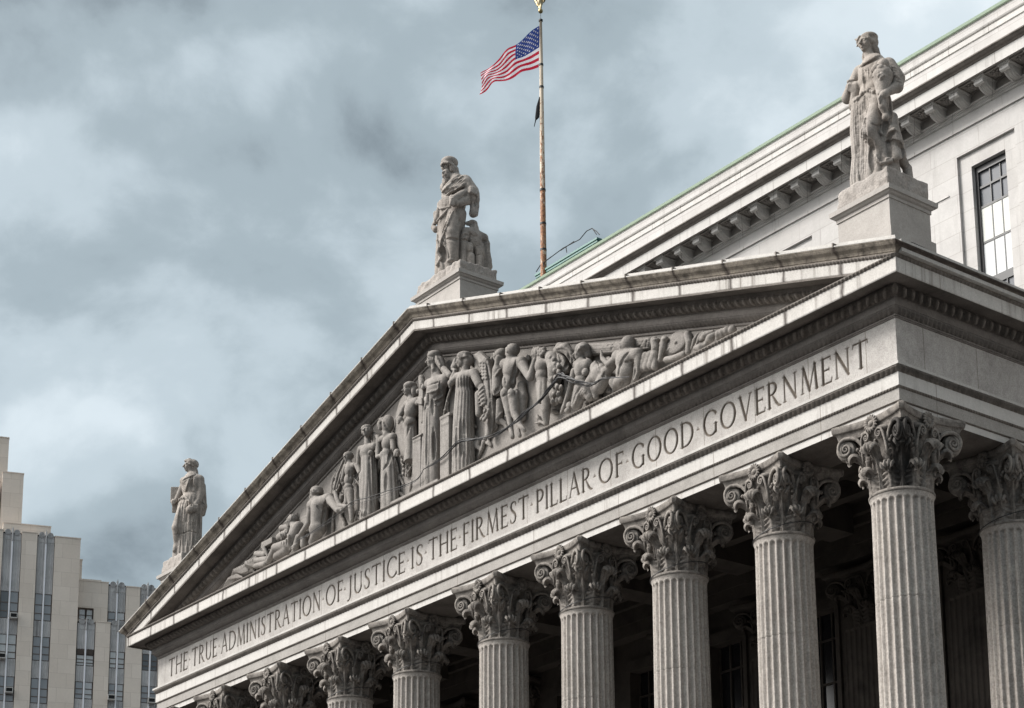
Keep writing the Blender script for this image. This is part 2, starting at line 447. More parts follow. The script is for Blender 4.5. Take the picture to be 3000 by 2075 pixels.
M_ped = stone('pedestal_granite', (0.56, 0.525, 0.49), blotch=.25, streak=.3, speck=.2, bump=.2)
M_inner = stone('porch_stone', (0.09, 0.076, 0.065), dirt=(.02, .017, .014), blotch=.8, streak=.3, speck=.2, bump=.3)  # dirty stone, its near-black base also carrying the porch's interior shade
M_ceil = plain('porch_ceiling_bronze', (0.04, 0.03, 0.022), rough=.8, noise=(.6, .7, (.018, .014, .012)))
M_green = plain('pale_verdigris_copper', (0.52, 0.66, 0.50), rough=.6, noise=(2.0, .3, (.42, .55, .42)))
M_teal = plain('teal_copper', (0.02, 0.16, 0.13), rough=.35, noise=(1.5, .5, (.06, .28, .23)))
M_wire = plain('black_wire', (0.015, 0.015, 0.018), rough=.6)
M_roof = plain('roof_felt', (0.10, 0.10, 0.10), rough=.9)

ZG = -20.7
court = empty('courthouse', (0, 9, ZG), 'grey granite courthouse with carved pediment and a porch of tall fluted columns', 'courthouse')
CT = Vector(court.location)
def cobj(name, me, **kw):
    """a part of the courthouse: mesh data is in world metres, so shift it back under the parent's origin"""
    o = new_obj(name, me, court, **kw); o.location = -CT; return o

# ------------------------------------------------------------------ entablature sweeps
YB = 8.5      # plane of the main block's wall
def ushape(prof, back=YB):
    P = []
    for o, z in prof:
        P.append([(-20-o, back, z), (-20-o, -o, z), (20+o, -o, z), (20+o, back, z)])
    return np.array(P)
def band(name, prof, mat, **kw):
    b = MB(); b.grid(ushape(prof), flip=False)
    me = b.mesh(name, mat); return cobj(name, me, **kw)
def resample(prof, n):
    P = np.array(prof, float); s = np.r_[0, np.cumsum(np.linalg.norm(np.diff(P, axis=0), axis=1))]
    t = np.linspace(0, s[-1], n); Q = np.stack([np.interp(t, s, P[:, 0]), np.interp(t, s, P[:, 1])], 1)
    T = np.gradient(Q, axis=0); T /= np.linalg.norm(T, axis=1)[:, None]
    N = np.stack([T[:, 1], -T[:, 0]], 1)      # outward for a profile drawn from bottom to top
    return Q, N
def f_egg(u, t):
    """u in -.5...5 along one unit, t 0 bottom ..1 top"""
    e = 1 - (u/0.27)**2 - ((t-0.60)/0.56)**2
    egg = np.sqrt(np.clip(e, 0, 1)) * 1.0
    r = np.sqrt((u/0.27)**2 + ((t-0.60)/0.56)**2)
    shell = 0.75*np.exp(-((r-1.38)/0.13)**2) * (t < .97)
    dart = 0.8*np.exp(-((np.abs(u)-0.5)/0.045)**2) * np.clip((t-.02)*4, 0, 1)
    return np.maximum(np.maximum(egg, shell), dart)
def f_leaf(u, t):
    a = np.abs(u)*2
    tip = np.clip(1 - ((a)**1.6 + ((1-t)*0.95)**3.2), 0, 1)**.5
    rib = 0.5*np.exp(-(u/0.06)**2) + 0.5*np.exp(-((np.abs(u)-.5)/0.05)**2)*t
    return np.maximum(tip*(0.55+0.45*np.cos(a*9)**2), rib)
def f_bead(u, t):
    return np.sqrt(np.clip(1 - (u/0.40)**2 - ((t-.5)/.5)**2, 0, 1))
def f_scroll(u, t):
    return 0.5+0.5*np.sin(u*12.566+np.sin(t*6)*1.6)*np.cos((t-.5)*5)
def orn(name, prof, pitch, fn, amp, mat, n=9, per=10, back=YB, **kw):
    Q, N = resample(prof, n); t = np.linspace(0, 1, n)
    b = MB()
    for side in (0, 1, 2):
        Ln = 40.0 if side == 1 else back
        cnt = int(round(Ln/pitch)); s = np.linspace(0, 1, cnt*per+1)
        u = (s*cnt) % 1.0; u = np.where(u > .5, u-1, u)
        u = ((s*cnt + .5) % 1.0) - .5
        D = fn(u[None, :], t[:, None]) * amp * np.minimum(1, np.minimum(t, 1-t)[:, None]*8)
        D = D * np.clip(np.minimum(s, 1-s)[None, :]*Ln/.07, 0, 1)
        o = Q[:, 0][:, None] + D*N[:, 0][:, None]; z = Q[:, 1][:, None] + D*N[:, 1][:, None]
        o0 = Q[:, 0][:, None]
        if side == 1:
            x = -(20+o0) + s[None, :]*2*(20+o0); y = -o
            x = np.clip(x, -(20+o), 20+o)
        elif side == 0:
            x = -(20+o); y = back + s[None, :]*(-o0-back)
        else:
            x = 20+o; y = -o0 + s[None, :]*(back+o0)
        P = np.stack(np.broadcast_arrays(x, y, z), -1)
        b.grid(P)
    return cobj(name, b.mesh(name, mat, True), **kw)
# architrave, from the bottom up
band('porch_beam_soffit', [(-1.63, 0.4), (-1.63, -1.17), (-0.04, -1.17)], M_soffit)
band('architrave', [(-0.04, -1.17), (-0.04, -0.99)], M_fascia)
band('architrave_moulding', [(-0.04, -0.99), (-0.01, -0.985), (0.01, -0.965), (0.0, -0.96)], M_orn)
band('architrave', [(0.0, -0.96), (0.0, -0.655)], stone('lower_fascia', (0.46, 0.435, 0.405), blotch=.3, streak=.35, speck=.3, joints=(4.05, .9, .012, .7)))
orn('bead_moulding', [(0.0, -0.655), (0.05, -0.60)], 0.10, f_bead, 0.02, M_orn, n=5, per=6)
band('architrave', [(0.05, -0.60), (0.05, -0.26)], M_fascia)
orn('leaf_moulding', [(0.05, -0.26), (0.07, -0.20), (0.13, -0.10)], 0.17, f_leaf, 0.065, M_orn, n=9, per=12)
band('architrave_fillet', [(0.13, -0.10), (0.155, -0.10), (0.155, -0.03), (0.0, 0.0)], M_cope)
# frieze flanks (front is the inscribed slab below)
FZ0, FZ1 = 0.0, 1.19
for sx in (-1, 1):
    b = MB(); P = np.array([[(sx*20, 0, FZ0), (sx*20, YB, FZ0)], [(sx*20, 0, FZ1), (sx*20, YB, FZ1)]], float)
    b.grid(P, flip=(sx < 0)); cobj('side_frieze', b.mesh('side_frieze', M_frieze))
# bed mouldings
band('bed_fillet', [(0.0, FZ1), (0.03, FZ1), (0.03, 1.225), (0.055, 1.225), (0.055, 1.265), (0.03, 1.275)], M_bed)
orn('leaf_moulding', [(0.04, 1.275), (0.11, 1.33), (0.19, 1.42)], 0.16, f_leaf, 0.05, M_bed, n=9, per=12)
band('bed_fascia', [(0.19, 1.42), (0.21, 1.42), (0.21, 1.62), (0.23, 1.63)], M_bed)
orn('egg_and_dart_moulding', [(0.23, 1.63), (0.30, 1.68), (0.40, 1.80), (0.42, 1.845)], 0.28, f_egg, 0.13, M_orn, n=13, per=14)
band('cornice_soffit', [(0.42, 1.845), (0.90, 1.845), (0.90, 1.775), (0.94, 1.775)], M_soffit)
band('cornice_corona', [(0.94, 1.775), (0.955, 1.80), (0.955, 2.145)], M_corona)
orn('bead_moulding', [(0.955, 2.145), (1.0, 2.235)], 0.12, f_leaf, 0.045, M_orn, n=6, per=8)
# cornice top shelf in front of the tympanum, and the flank sima
b = MB()
b.grid(np.array([[(-21.0, -1.0, 2.235), (21.0, -1.0, 2.235)], [(-20.9, 0.6, 2.245), (20.9, 0.6, 2.245)]]))
cobj('cornice_shelf', b.mesh('cornice_shelf', M_cope))
SIMA = [(1.0, 0.0), (1.0, .015), (1.02, .02), (1.035, .045), (1.06, .075), (1.10, .10), (1.145, .125), (1.175, .155), (1.19, .175), (1.19, .182), (1.205, .186), (1.205, .205)]
for sx in (-1, 1):
    P = []; b = MB()
    for o, dz in SIMA:
        P.append([(sx*(20+o), -o, 2.235+dz), (sx*(20+o), YB, 2.235+dz)])
    b.grid(np.array(P), flip=(sx < 0)); cobj('side_sima', b.mesh('side_sima', M_sima, False))
    b = MB(); x0, x1 = sorted((sx*19.2, sx*21.12)); b.box(x0, x1, -0.9, YB-.01, 2.25, 2.57)
    cobj('side_parapet', b.mesh('side_parapet', M_cope))

# ------------------------------------------------------------------ raking cornice
SL = 0.2903
def rake_pts(prof, zc=2.235):
    P = []
    for o, za in prof:
        xe = min(20+o, (za-zc)/SL)
        ze = za - SL*xe
        P.append([(-xe, -o, ze), (0, -o, za), (xe, -o, ze)])
    return np.array(P)
def rake(name, prof, mat, zc=2.235, smooth=False):
    b = MB(); b.grid(rake_pts(prof, zc)); return cobj(name, b.mesh(name, mat, smooth))
def rake_orn(name, prof, pitch, fn, amp, mat, n=9, per=10):
    Q, N = resample(prof, n); t = np.linspace(0, 1, n); b = MB()
    for sx in (-1, 1):
        cnt = int(round(21.0/pitch)); s = np.linspace(0, 1, cnt*per+1)
        u = ((s*cnt + .5) % 1.0) - .5
        D = fn(u[None, :], t[:, None]) * amp * np.minimum(1, np.minimum(t, 1-t)[:, None]*8)
        o = Q[:, 0][:, None] + D*N[:, 0][:, None]; za = Q[:, 1][:, None] + D*N[:, 1][:, None]
        xe = np.minimum(20+Q[:, 0], (Q[:, 1]-2.235)/SL)[:, None]
        x = s[None, :]*21.0; x = np.minimum(x, xe)
        P = np.stack(np.broadcast_arrays(sx*x, -o, za-SL*x), -1)
        b.grid(P, flip=(sx < 0))
    return cobj(name, b.mesh(name, mat, True))
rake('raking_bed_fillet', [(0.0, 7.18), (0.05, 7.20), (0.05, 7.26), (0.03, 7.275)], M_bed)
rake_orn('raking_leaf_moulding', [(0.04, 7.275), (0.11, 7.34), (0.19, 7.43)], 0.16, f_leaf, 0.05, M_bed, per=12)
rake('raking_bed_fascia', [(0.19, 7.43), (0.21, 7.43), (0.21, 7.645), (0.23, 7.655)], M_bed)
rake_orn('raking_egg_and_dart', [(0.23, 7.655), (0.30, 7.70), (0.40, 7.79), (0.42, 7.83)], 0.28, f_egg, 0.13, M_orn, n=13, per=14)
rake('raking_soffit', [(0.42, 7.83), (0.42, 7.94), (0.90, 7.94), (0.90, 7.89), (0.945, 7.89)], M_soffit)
rake('raking_drip', [(0.945, 7.89), (0.95, 7.94)], M_orn)
rake('raking_corona', [(0.95, 7.94), (0.958, 7.955), (0.958, 8.226)], M_corona)
rake_orn('raking_bead_moulding', [(0.958, 8.226), (1.0, 8.325)], 0.12, f_leaf, 0.045, M_orn, n=6, per=8)
rake('raking_sima', [(o if o > 1.0 else 1.0, 8.325 + dz*(8.60-8.325)/0.205) for o, dz in SIMA], M_sima, zc=2.2)
rake('raking_coping', [(1.205, 8.60), (1.215, 8.602), (1.215, 8.632), (1.11, 8.636), (1.11, 8.735), (0.5, 8.74)], M_cope, zc=1.0)
# roof of the porch behind the coping
b = MB()
b.grid(np.array([[(-21.1, 0.0-.5, 8.735-SL*21.1), (0, -.5, 8.735), (21.1, -.5, 8.735-SL*21.1)], [(-21.1, YB, 8.4-SL*21.1), (0, YB, 8.4), (21.1, YB, 8.4-SL*21.1)]]))
cobj('porch_roof', b.mesh('porch_roof', M_roof))
# tympanum wall
b = MB()
b.add([(-17.15, 0.0, 2.2), (17.15, 0.0, 2.2), (0, 0.0, 7.19)], [(0, 1, 2)])
b.add([(-17.15, 0.35, 2.2), (17.15, 0.35, 2.2), (0, 0.35, 7.19)], [(2, 1, 0)])
cobj('tympanum', b.mesh('tympanum', M_relief))
# little sheet-metal saddles over the coping joints
b = MB(); b.box(-.022, .022, -.10, .05, 0, .12); me_clip = b.mesh('coping_clip', M_orn)
for i in range(-10, 10):
    x = 1.17 + 2.0*i
    if abs(x) > 20.6: continue
    z = 8.60 - SL*abs(x)
    o = cobj('coping_clip', me_clip); o.location = Vector((x, -1.13, z-.02)) - CT

# ------------------------------------------------------------------ inscription, cut as V grooves into the front frieze
def letters():
    TK, TN = 0.072, 0.040        # half widths relative to cap height
    def arc(cx, cy, rx, ry, a0, a1, n=22, wmax=TK, wmin=TN):
        a = np.radians(np.linspace(a0, a1, n))
        return [(cx+rx*np.cos(t), cy+ry*np.sin(t), wmin+(wmax-wmin)*abs(np.cos(t))) for t in a]
    def L(x0, y0, x1, y1, w): return [(x0, y0, w), (x1, y1, w)]
    def st(x, w=TK, y0=0, y1=1): return [L(x, y0, x, y1, w), L(x-.11, y0, x+.11, y0, TN*.7), L(x-.11, y1, x+.11, y1, TN*.7)]
    G = {}
    G['T'] = (.70, [L(.35, 0, .35, 1, TK), L(.24, 0, .46, 0, TN*.7), L(0, 1, .70, 1, TN), L(0, 1, -.02, .86, TN*.8), L(.70, 1, .72, .86, TN*.8)])
    G['H'] = (.74, st(.08)+st(.66)+[L(.08, .52, .66, .52, TN)])
    G['E'] = (.50, st(.08)+[L(.08, 1, .48, 1, TN), L(.48, 1, .49, .87, TN*.8), L(.08, .52, .40, .52, TN), L(.08, 0, .50, 0, TN), L(.50, 0, .53, .15, TN*.8), L(.40, .45, .40, .59, TN*.7)])
    G['F'] = (.48, st(.08)+[L(.08, 1, .47, 1, TN), L(.47, 1, .48, .87, TN*.8), L(.08, .53, .39, .53, TN), L(.39, .46, .39, .6, TN*.7)])
    G['R'] = (.64, st(.08)+[arc(.20, .76, .26, .24, 90, -90), L(.08, 1, .2, 1, TN), L(.08, .52, .2, .52, TN), [(.24, .52, TN), (.46, .14, TK), (.58, 0, TK*.8), (.70, -.03, TN)]])
    G['P'] = (.50, st(.08)+[arc(.20, .74, .28, .26, 90, -90), L(.08, 1, .2, 1, TN), L(.08, .48, .2, .48, TN)])
    G['U'] = (.70, [L(.10, 1, .10, .3, TK), L(.62, 1, .62, .3, TN*1.2), arc(.36, .30, .26, .31, 180, 360), L(0, 1, .2, 1, TN*.7), L(.53, 1, .71, 1, TN*.7)])
    G['A'] = (.74, [L(.06, 0, .37, 1.02, TN), L(.37, 1.02, .68, 0, TK), L(.17, .36, .57, .36, TN), L(-.02, 0, .15, 0, TN*.7), L(.58, 0, .78, 0, TN*.7)])
    G['D'] = (.76, st(.08)+[arc(.24, .5, .48, .5, 90, -90), L(.08, 1, .24, 1, TN), L(.08, 0, .24, 0, TN)])
    G['M'] = (.92, [L(.08, 0, .16, 1, TN), L(.16, 1, .46, .02, TK), L(.46, .02, .76, 1, TN), L(.76, 1, .84, 0, TK), L(0, 0, .17, 0, TN*.7), L(.75, 0, .93, 0, TN*.7), L(.08, 1, .18, 1, TN*.7), L(.75, 1, .85, 1, TN*.7)])
    G['I'] = (.16, st(.08))
    G['N'] = (.78, [L(.10, 0, .10, 1, TN*1.1), L(.10, 1, .68, 0, TK), L(.68, 0, .68, 1, TN*1.1), L(.01, 0, .19, 0, TN*.7), L(.0, 1, .12, 1, TN*.7), L(.59, 1, .78, 1, TN*.7)])
    G['S'] = (.46, [[(.42, .84, TN), (.38, .97, TN), (.24, 1.0, TN), (.11, .93, TK*.8), (.07, .78, TK), (.12, .64, TK), (.24, .53, TK), (.36, .42, TK), (.41, .26, TK), (.37, .09, TK*.8), (.23, 0, TN), (.09, .03, TN), (.04, .17, TN)], L(.43, .78, .43, .93, TN*.7), L(.03, .06, .03, .22, TN*.7)])
    G['O'] = (.88, [arc(.44, .5, .40, .515, 0, 360, 44)])
    G['J'] = (.26, [[(.16, 1, TK), (.16, .10, TK), (.13, -.10, TK*.8), (.04, -.2, TN), (-.10, -.20, TN)], L(.05, 1, .27, 1, TN*.7)])
    G['C'] = (.72, [arc(.44, .5, .40, .515, 42, 318, 34), L(.74, .78, .74, .93, TN*.8), L(.74, .07, .74, .22, TN*.8)])
    G['G'] = (.82, [arc(.44, .5, .40, .515, 42, 305, 34), L(.74, .78, .74, .93, TN*.8), L(.72, .42, .72, .07, TK), L(.61, .42, .83, .42, TN*.7), L(.72, .07, .6, .02, TN)])
    G['L'] = (.48, st(.08)+[L(.08, 0, .48, 0, TN), L(.48, 0, .51, .15, TN*.8)])
    G['V'] = (.76, [L(.08, 1, .38, -.02, TK), L(.38, -.02, .68, 1, TN), L(-.01, 1, .18, 1, TN*.7), L(.59, 1, .77, 1, TN*.7)])
    return G
WORDS = [('THE', -19.06, -17.48), ('TRUE', -17.07, -15.05), ('ADMINISTRATION', -14.68, -7.36), ('OF', -6.98, -5.86), ('JUSTICE', -5.47, -1.95), ('IS', -1.54, -0.88),
         ('THE', -0.50, 1.07), ('FIRMEST', 1.44, 4.90), ('PILLAR', 5.32, 7.98), ('OF', 8.34, 9.46), ('GOOD', 9.86, 12.48), ('GOVERNMENT', 12.91, 19.03)]
DOTS = [-17.28, -14.86, -7.17, -5.71, -1.75, -0.69, 1.26, 5.08, 8.15, 9.64, 12.69]
def frieze():
    h = 0.0165; x0 = -20.0; nx = int(40/h)+1; xs = np.linspace(-20, 20, nx)
    zs = np.r_[FZ0, 0.04, 0.09, np.arange(0.12, 1.01, h), 1.06, FZ1]
    dep = np.zeros((len(zs), nx)); G = letters()
    ZB, H = 0.272, 0.69
    def stroke(p, q):
        (xa, za, wa), (xb, zb, wb) = p, q; m = max(wa, wb)+.02
        i0 = max(0, int((min(xa, xb)-m+20)/h)); i1 = min(nx, int((max(xa, xb)+m+20)/h)+2)
        j0 = np.searchsorted(zs, min(za, zb)-m); j1 = np.searchsorted(zs, max(za, zb)+m)
        X = xs[None, i0:i1]; Z = zs[j0:j1, None]; dx, dz = xb-xa, zb-za
        t = np.clip(((X-xa)*dx+(Z-za)*dz)/(dx*dx+dz*dz+1e-9), 0, 1)
        d = np.hypot(X-xa-t*dx, Z-za-t*dz); w = wa+t*(wb-wa)
        dep[j0:j1, i0:i1] = np.maximum(dep[j0:j1, i0:i1], np.clip((w-d)*1.7, 0, .085))
    for wd, a, bb in WORDS:
        gap = .19; tot = sum(G[c][0] for c in wd)+gap*(len(wd)-1)
        kx = (bb-a)/tot; x = a
        for c in wd:
            w, ss = G[c]
            for poly in ss:
                for i in range(len(poly)-1):
                    p, q = poly[i], poly[i+1]
                    stroke((x+p[0]*kx, ZB+p[1]*H, p[2]*H), (x+q[0]*kx, ZB+q[1]*H, q[2]*H))
            x += (w+gap)*kx
    for xd in DOTS:
        for k in range(5):
            f = k/4; stroke((xd-.06*(1-f), .575+.09*f, .014), (xd+.06*(1-f), .575+.09*f, .014))
    X, Z = np.meshgrid(xs, zs)
    P = np.stack([X, dep, Z], -1)
    me = mesh_np('inscribed_frieze', P.reshape(-1, 3), grid_faces(len(zs), nx), M_frieze, False)
    at = me.attributes.new('carve', 'FLOAT', 'POINT'); at.data.foreach_set('value', np.clip(dep.ravel()/0.02, 0, 1).astype(np.float32))
    cobj('inscribed_frieze', me)
frieze()
# ------------------------------------------------------------------ columns
ZN = -3.149
YC = 0.837; SP = 4.1792; X1 = 19.172
COLX = [X1 - SP*k for k in range(5)]; COLX = COLX + [-x for x in COLX[::-1]]
ZB_COL = -16.6
def shaft_mesh():
    n = 24*10; u = (np.arange(n)/10.0) % 1.0 - 0.5; th = np.arange(n)/n*2*np.pi
    zr = [0.0, -0.02, -0.05]; zr += list(np.linspace(-0.07, -0.42, 15)) + [-0.8, -1.4, -2.0, -2.62, -2.655, -2.668, -2.682, -2.70, -3.6, -4.6, -5.6, -5.95, -5.965, -5.985, -6.0, -7.5, -9.5, ZB_COL+.6-ZN]
    rows = []
    for z in zr:
        R = np.interp(z, [ZB_COL-ZN, -5.1, 0], [0.86, 0.80, 0.765])
        flare = 0.045*np.exp(-((z)/-0.06)) if z > -.25 else 0
        zt = -0.13                                   # top of the flutes
        wv = 0.40*np.sqrt(np.clip(1-((z-(zt-.09))/.09)**2, 0, 1)) if z > zt-.09 else 0.40
        if z > zt: wv = 0
        dep = 0.078*np.sqrt(np.clip(1-(u/max(wv, 1e-3))**2, 0, 1)) if wv > 0.02 else np.zeros(n)
        if z > zt-.09: dep = dep*min(1, wv/.25)
        r = R + flare - dep - (0.018 if abs(z+2.668) < .011 or abs(z+5.975) < .011 else 0)
        rows.append(np.stack([r*np.cos(th), r*np.sin(th), np.full(n, z)], 1))
    P = np.array(rows)
    return mesh_np('column', P.reshape(-1, 3), grid_faces(len(zr), n, True, True)[:, ::-1].copy(), M_col, False)
def ring_mesh():
    b = MB(); prof = [(0.70, 0.10), (0.775, 0.10)] + [(0.78+.048*math.sin(a), 0.05-.05*math.cos(a)*-1) for a in np.linspace(0, math.pi, 9)] + [(0.785, -.012), (0.75, -.02)]
    b.lathe(prof, 48, cap=False); return b.mesh('astragal', M_cap, True)
def base_mesh():
    b = MB(); z = ZB_COL-ZN
    b.lathe([(.84, z+.62), (.90, z+.58), (.92, z+.50), (1.02, z+.48), (1.08, z+.40), (1.02, z+.32), (.95, z+.28), (1.08, z+.24), (1.17, z+.15), (1.12, z+.05), (1.1, z+.0)], 32)
    b.box(-1.2, 1.2, -1.2, 1.2, z-.3, z+.0); return b.mesh('base', M_col, False)
def bell(z):
    return np.interp(z, [0, .3, .8, 1.15, 1.35, 1.5], [.69, .69, .71, .77, .88, .97])
def leaf(b, ang, h, w, lean, rho, tipw, off=0.03, nl=6, flare=0):
    nu, nv = 17, 34
    ca, sa = math.cos(ang), math.sin(ang)
    v = np.linspace(0, 1, nv); vs = 0.72                     # stalk part up to vs, curl after
    rr, zz, nrx, nrz = [], [], [], []
    for t in v:
        if t < vs:
            q = t/vs; z = h*q; r = float(bell(z)) + off + 0.03*q + lean*q**4
            rr.append(r); zz.append(z); tx, tz = lean*4*q**3/h*1.0, 1.0; l = math.hypot(tx, tz)
            nrx.append(tz/l); nrz.append(-tx/l)
        else:
            q = (t-vs)/(1-vs); a0 = math.atan2(4*lean/h, 1); a = a0 + q*(math.radians(205)-a0)
            r0 = float(bell(h)) + off + 0.03 + lean; cx = r0 + rho*math.cos(a0); cz = h - rho*math.sin(a0)*1.0
            rr.append(cx - rho*math.cos(a)); zz.append(cz + rho*math.sin(a)); nrx.append(-math.cos(a)*-1*-1); nrz.append(math.sin(a)*-1*-1)
    rr, zz = np.array(rr), np.array(zz)
    T = np.stack([np.gradient(rr), np.gradient(zz)], 1); T /= np.linalg.norm(T, axis=1)[:, None]
    Nn = np.stack([T[:, 1], -T[:, 0]], 1)                    # faces outward on the stalk, then downward under the curl
    u = np.linspace(-1, 1, nu)
    lob = np.abs(np.sin(v*np.pi*nl))
    wid = w*np.interp(v, [0, .15, .4, .62, .74, .85, .95, 1], [.82, .86, 1.0, .82, tipw, tipw*1.05, tipw*.85, tipw*.45])
    if flare: wid = w*np.interp(v, [0, .2, .45, .6, .72, .85, .95, 1], [.42, .36, .46, .72, 1.0, 1.06, .85, .45])
    edge = 1 - .20*(1-lob)*np.clip((.74-v)*8, 0, 1)
    U, V = np.meshgrid(u, v)
    W = (wid*edge)[:, None]
    stalk = np.clip((vs-V)*6, 0, 1)
    rib = 0.030*np.exp(-(U/0.16)**2)*stalk + 0.042*np.sin(V*nl*2*np.pi + np.abs(U)*4.5)*np.abs(U)*stalk
    rib += (1-stalk)*0.034*np.cos(U*np.pi*3.4)
    cup = -0.07*U**2*stalk + 0.02*(1-U**2)
    D = rib + cup
    lat = U*W
    rad = rr[:, None] + D*Nn[:, 0][:, None]; zq = zz[:, None] + D*Nn[:, 1][:, None]
    # tip drops a little at its sides
    zq = zq - (1-stalk)*0.05*U**2
    X = rad*ca - lat*sa; Y = rad*sa + lat*ca
    b.grid(np.stack([X, Y, zq], -1), flip=False)
    th = 0.075*(1-U**8)*np.clip(np.minimum(V*8, (1-V)*12), 0.0, 1)
    rad2 = rr[:, None] + (D-th)*Nn[:, 0][:, None]; z2 = zz[:, None] + (D-th)*Nn[:, 1][:, None] - (1-stalk)*0.05*U**2
    X = rad2*ca - lat*sa; Y = rad2*sa + lat*ca
    b.grid(np.stack([X, Y, z2], -1), flip=True)
def spiral2d(cx, cz, r0, turns, sgn, n=46):
    ph = np.linspace(0, turns*2*np.pi, n)
    r = r0*np.exp(-0.145*ph*1.15)
    a = np.pi/2 - ph
    return np.stack([cx + sgn*r*np.cos(a), cz + r*np.sin(a)], 1)
def capital_mesh():
    b = MB(); H = 1.775
    zz = np.linspace(0, 1.5, 14); b.lathe([(float(bell(z)), z) for z in zz], 40, cap=False)
    b.lathe([(.95, 1.40), (1.0, 1.44), (1.0, 1.5), (.9, 1.52)], 40, cap=False)
    for k in range(8):
        leaf(b, math.radians(22.5+45*k), 0.58, .25, .10, .085, .74, nl=7, flare=0)
    for k in range(8):
        dg = k % 2
        leaf(b, math.radians(45*k), 1.02, .215, .17 if not dg else .22, .105, .92, off=.05, flare=1)
    # volutes and helices
    for f in range(4):
        ang = math.radians(90*f)
        er = np.array([math.cos(ang), math.sin(ang)]); et = np.array([-math.sin(ang), math.cos(ang)])
        for sg in (-1, 1):
            A = er*0.80 + et*sg*0.34
            tip = er*1.13 + et*sg*1.13
            d = (tip-A); Ld = np.linalg.norm(d); d /= Ld
            nrm = er*d@et*0 + np.array([d[1], -d[0]])
            if nrm @ er < 0: nrm = -nrm
            sp = spiral2d(Ld-.30, 1.215, .245, 2.1, 1)
            lead = np.array([(-.02, .62), (.0, .85), (.05, 1.08), (.14, 1.28), (.26, 1.40), (.40, 1.455)])
            lead = np.array([p for p in lead if p[0] < Ld-.32])
            pth = np.concatenate([lead, sp])
            ss = np.linspace(0, 1, len(pth))
            P = np.stack([A[0]+d[0]*pth[:, 0], A[1]+d[1]*pth[:, 0], pth[:, 1]], 1)
            rad = np.interp(ss, [0, .1, .3, 1], [.05, .05, .040, .016])
            b.tube(P + np.r_[nrm*.03, 0], rad, 6)
            # solid disc behind the spiral
            c = A + d*(Ld-.30); q = []
            for rr_, off in ((0.001, .02), (.12, .0), (.19, -.01), (.235, -.02), (.19, -.07), (0.001, -.08)):
                a = np.linspace(0, 2*np.pi, 21)[:-1]
                q.append(np.stack([c[0]+nrm[0]*off+d[0]*rr_*np.cos(a), c[1]+nrm[1]*off+d[1]*rr_*np.cos(a), 1.205+rr_*np.sin(a)], 1))
            b.grid(np.array(q), closeu=True)
            # leaf under the volute
            for kk, (s_, z_, r_) in enumerate(((.06, 1.02, .06), (.15, 1.12, .055), (.24, 1.16, .05), (.06, 1.15, .05))):
                c2 = A + d*(s_*Ld/.82); b.lathe([(.001, z_-r_), (r_*.8, z_-r_*.5), (r_, z_), (r_*.7, z_+r_*.6), (.001, z_+r_)], 8, c=(c2[0], c2[1]), cap=False)
            # helix towards the face centre
            A2 = er*0.86 + et*sg*0.40; d2 = -et*sg
            sp = spiral2d(.19, 1.325, .115, 1.8, 1, 30); lead = np.array([(.0, .80), (.0, .98), (.015, 1.15), (.05, 1.33), (.11, 1.425)])
            pth = np.concatenate([lead, sp]); ss = np.linspace(0, 1, len(pth))
            out = np.interp(pth[:, 1], [.7, 1.3], [0, .12])
            P = np.stack([A2[0]+d2[0]*pth[:, 0]+er[0]*out, A2[1]+d2[1]*pth[:, 0]+er[1]*out, pth[:, 1]], 1)
            b.tube(P, np.interp(ss, [0, .2, 1], [.034, .030, .012]), 6)
            c = A2 + d2*.19 + er*.10; q = []
            for rr_, off in ((0.001, .0), (.08, .0), (.108, -.015), (.08, -.05), (0.001, -.06)):
                a = np.linspace(0, 2*np.pi, 17)[:-1]
                q.append(np.stack([c[0]+er[0]*off+d2[0]*rr_*np.cos(a), c[1]+er[1]*off+d2[1]*rr_*np.cos(a), 1.305+rr_*np.sin(a)], 1))
            b.grid(np.array(q), closeu=True)
            # fluted sheath they spring from, with a collar
            c = er*0.79 + et*sg*0.335
            b.lathe([(.035, .42), (.05, .6), (.075, .78), (.095, .80), (.095, .84), (.07, .86), (.09, .93), (.02, .96)], 10, c=(c[0], c[1]), cap=False)
    # rolls that join the two volutes of a corner
    for k in range(4):
        ang = math.radians(45+90*k); cx, cy = 1.42*math.cos(ang), 1.42*math.sin(ang)
        t = np.array([-math.sin(ang), math.cos(ang)]); rdir = np.array([math.cos(ang), math.sin(ang)])
        q = []
        for s_, rr_ in ((-.115, .17), (-.11, .215), (-.07, .225), (-.035, .20), (0, .225), (.035, .20), (.07, .225), (.11, .215), (.115, .17)):
            a = np.linspace(0, 2*np.pi, 25)[:-1]
            c = rdir*(1.26 + .0) + t*s_
            q.append(np.stack([c[0]+rdir[0]*rr_*np.cos(a), c[1]+rdir[1]*rr_*np.cos(a), 1.215+rr_*1.06*np.sin(a)], 1))
        b.grid(np.array(q), closeu=True, flip=True)
        c = rdir*1.26; b.lathe([(.05, .93), (.09, 1.0), (.07, 1.08), (.05, 1.2)], 8, c=(c[0], c[1]), cap=True)
        c = rdir*1.40; b.lathe([(.001, 1.36), (.06, 1.38), (.07, 1.44), (.05, 1.50)], 8, c=(c[0], c[1]), cap=False)
    # berries and buds filling the upper zone
    rs = np.random.RandomState(3)
    for k in range(36):
        a = rs.rand()*2*np.pi; z = .98+.38*rs.rand(); r = float(bell(z))+.03; q = .028+.025*rs.rand()
        c = (r*math.cos(a), r*math.sin(a)); b.lathe([(.001, z-q), (q*.8, z-q*.5), (q, z), (q*.7, z+q*.6), (.001, z+q)], 6, c=c, cap=False)
    return b.mesh('capital', M_cap, True)
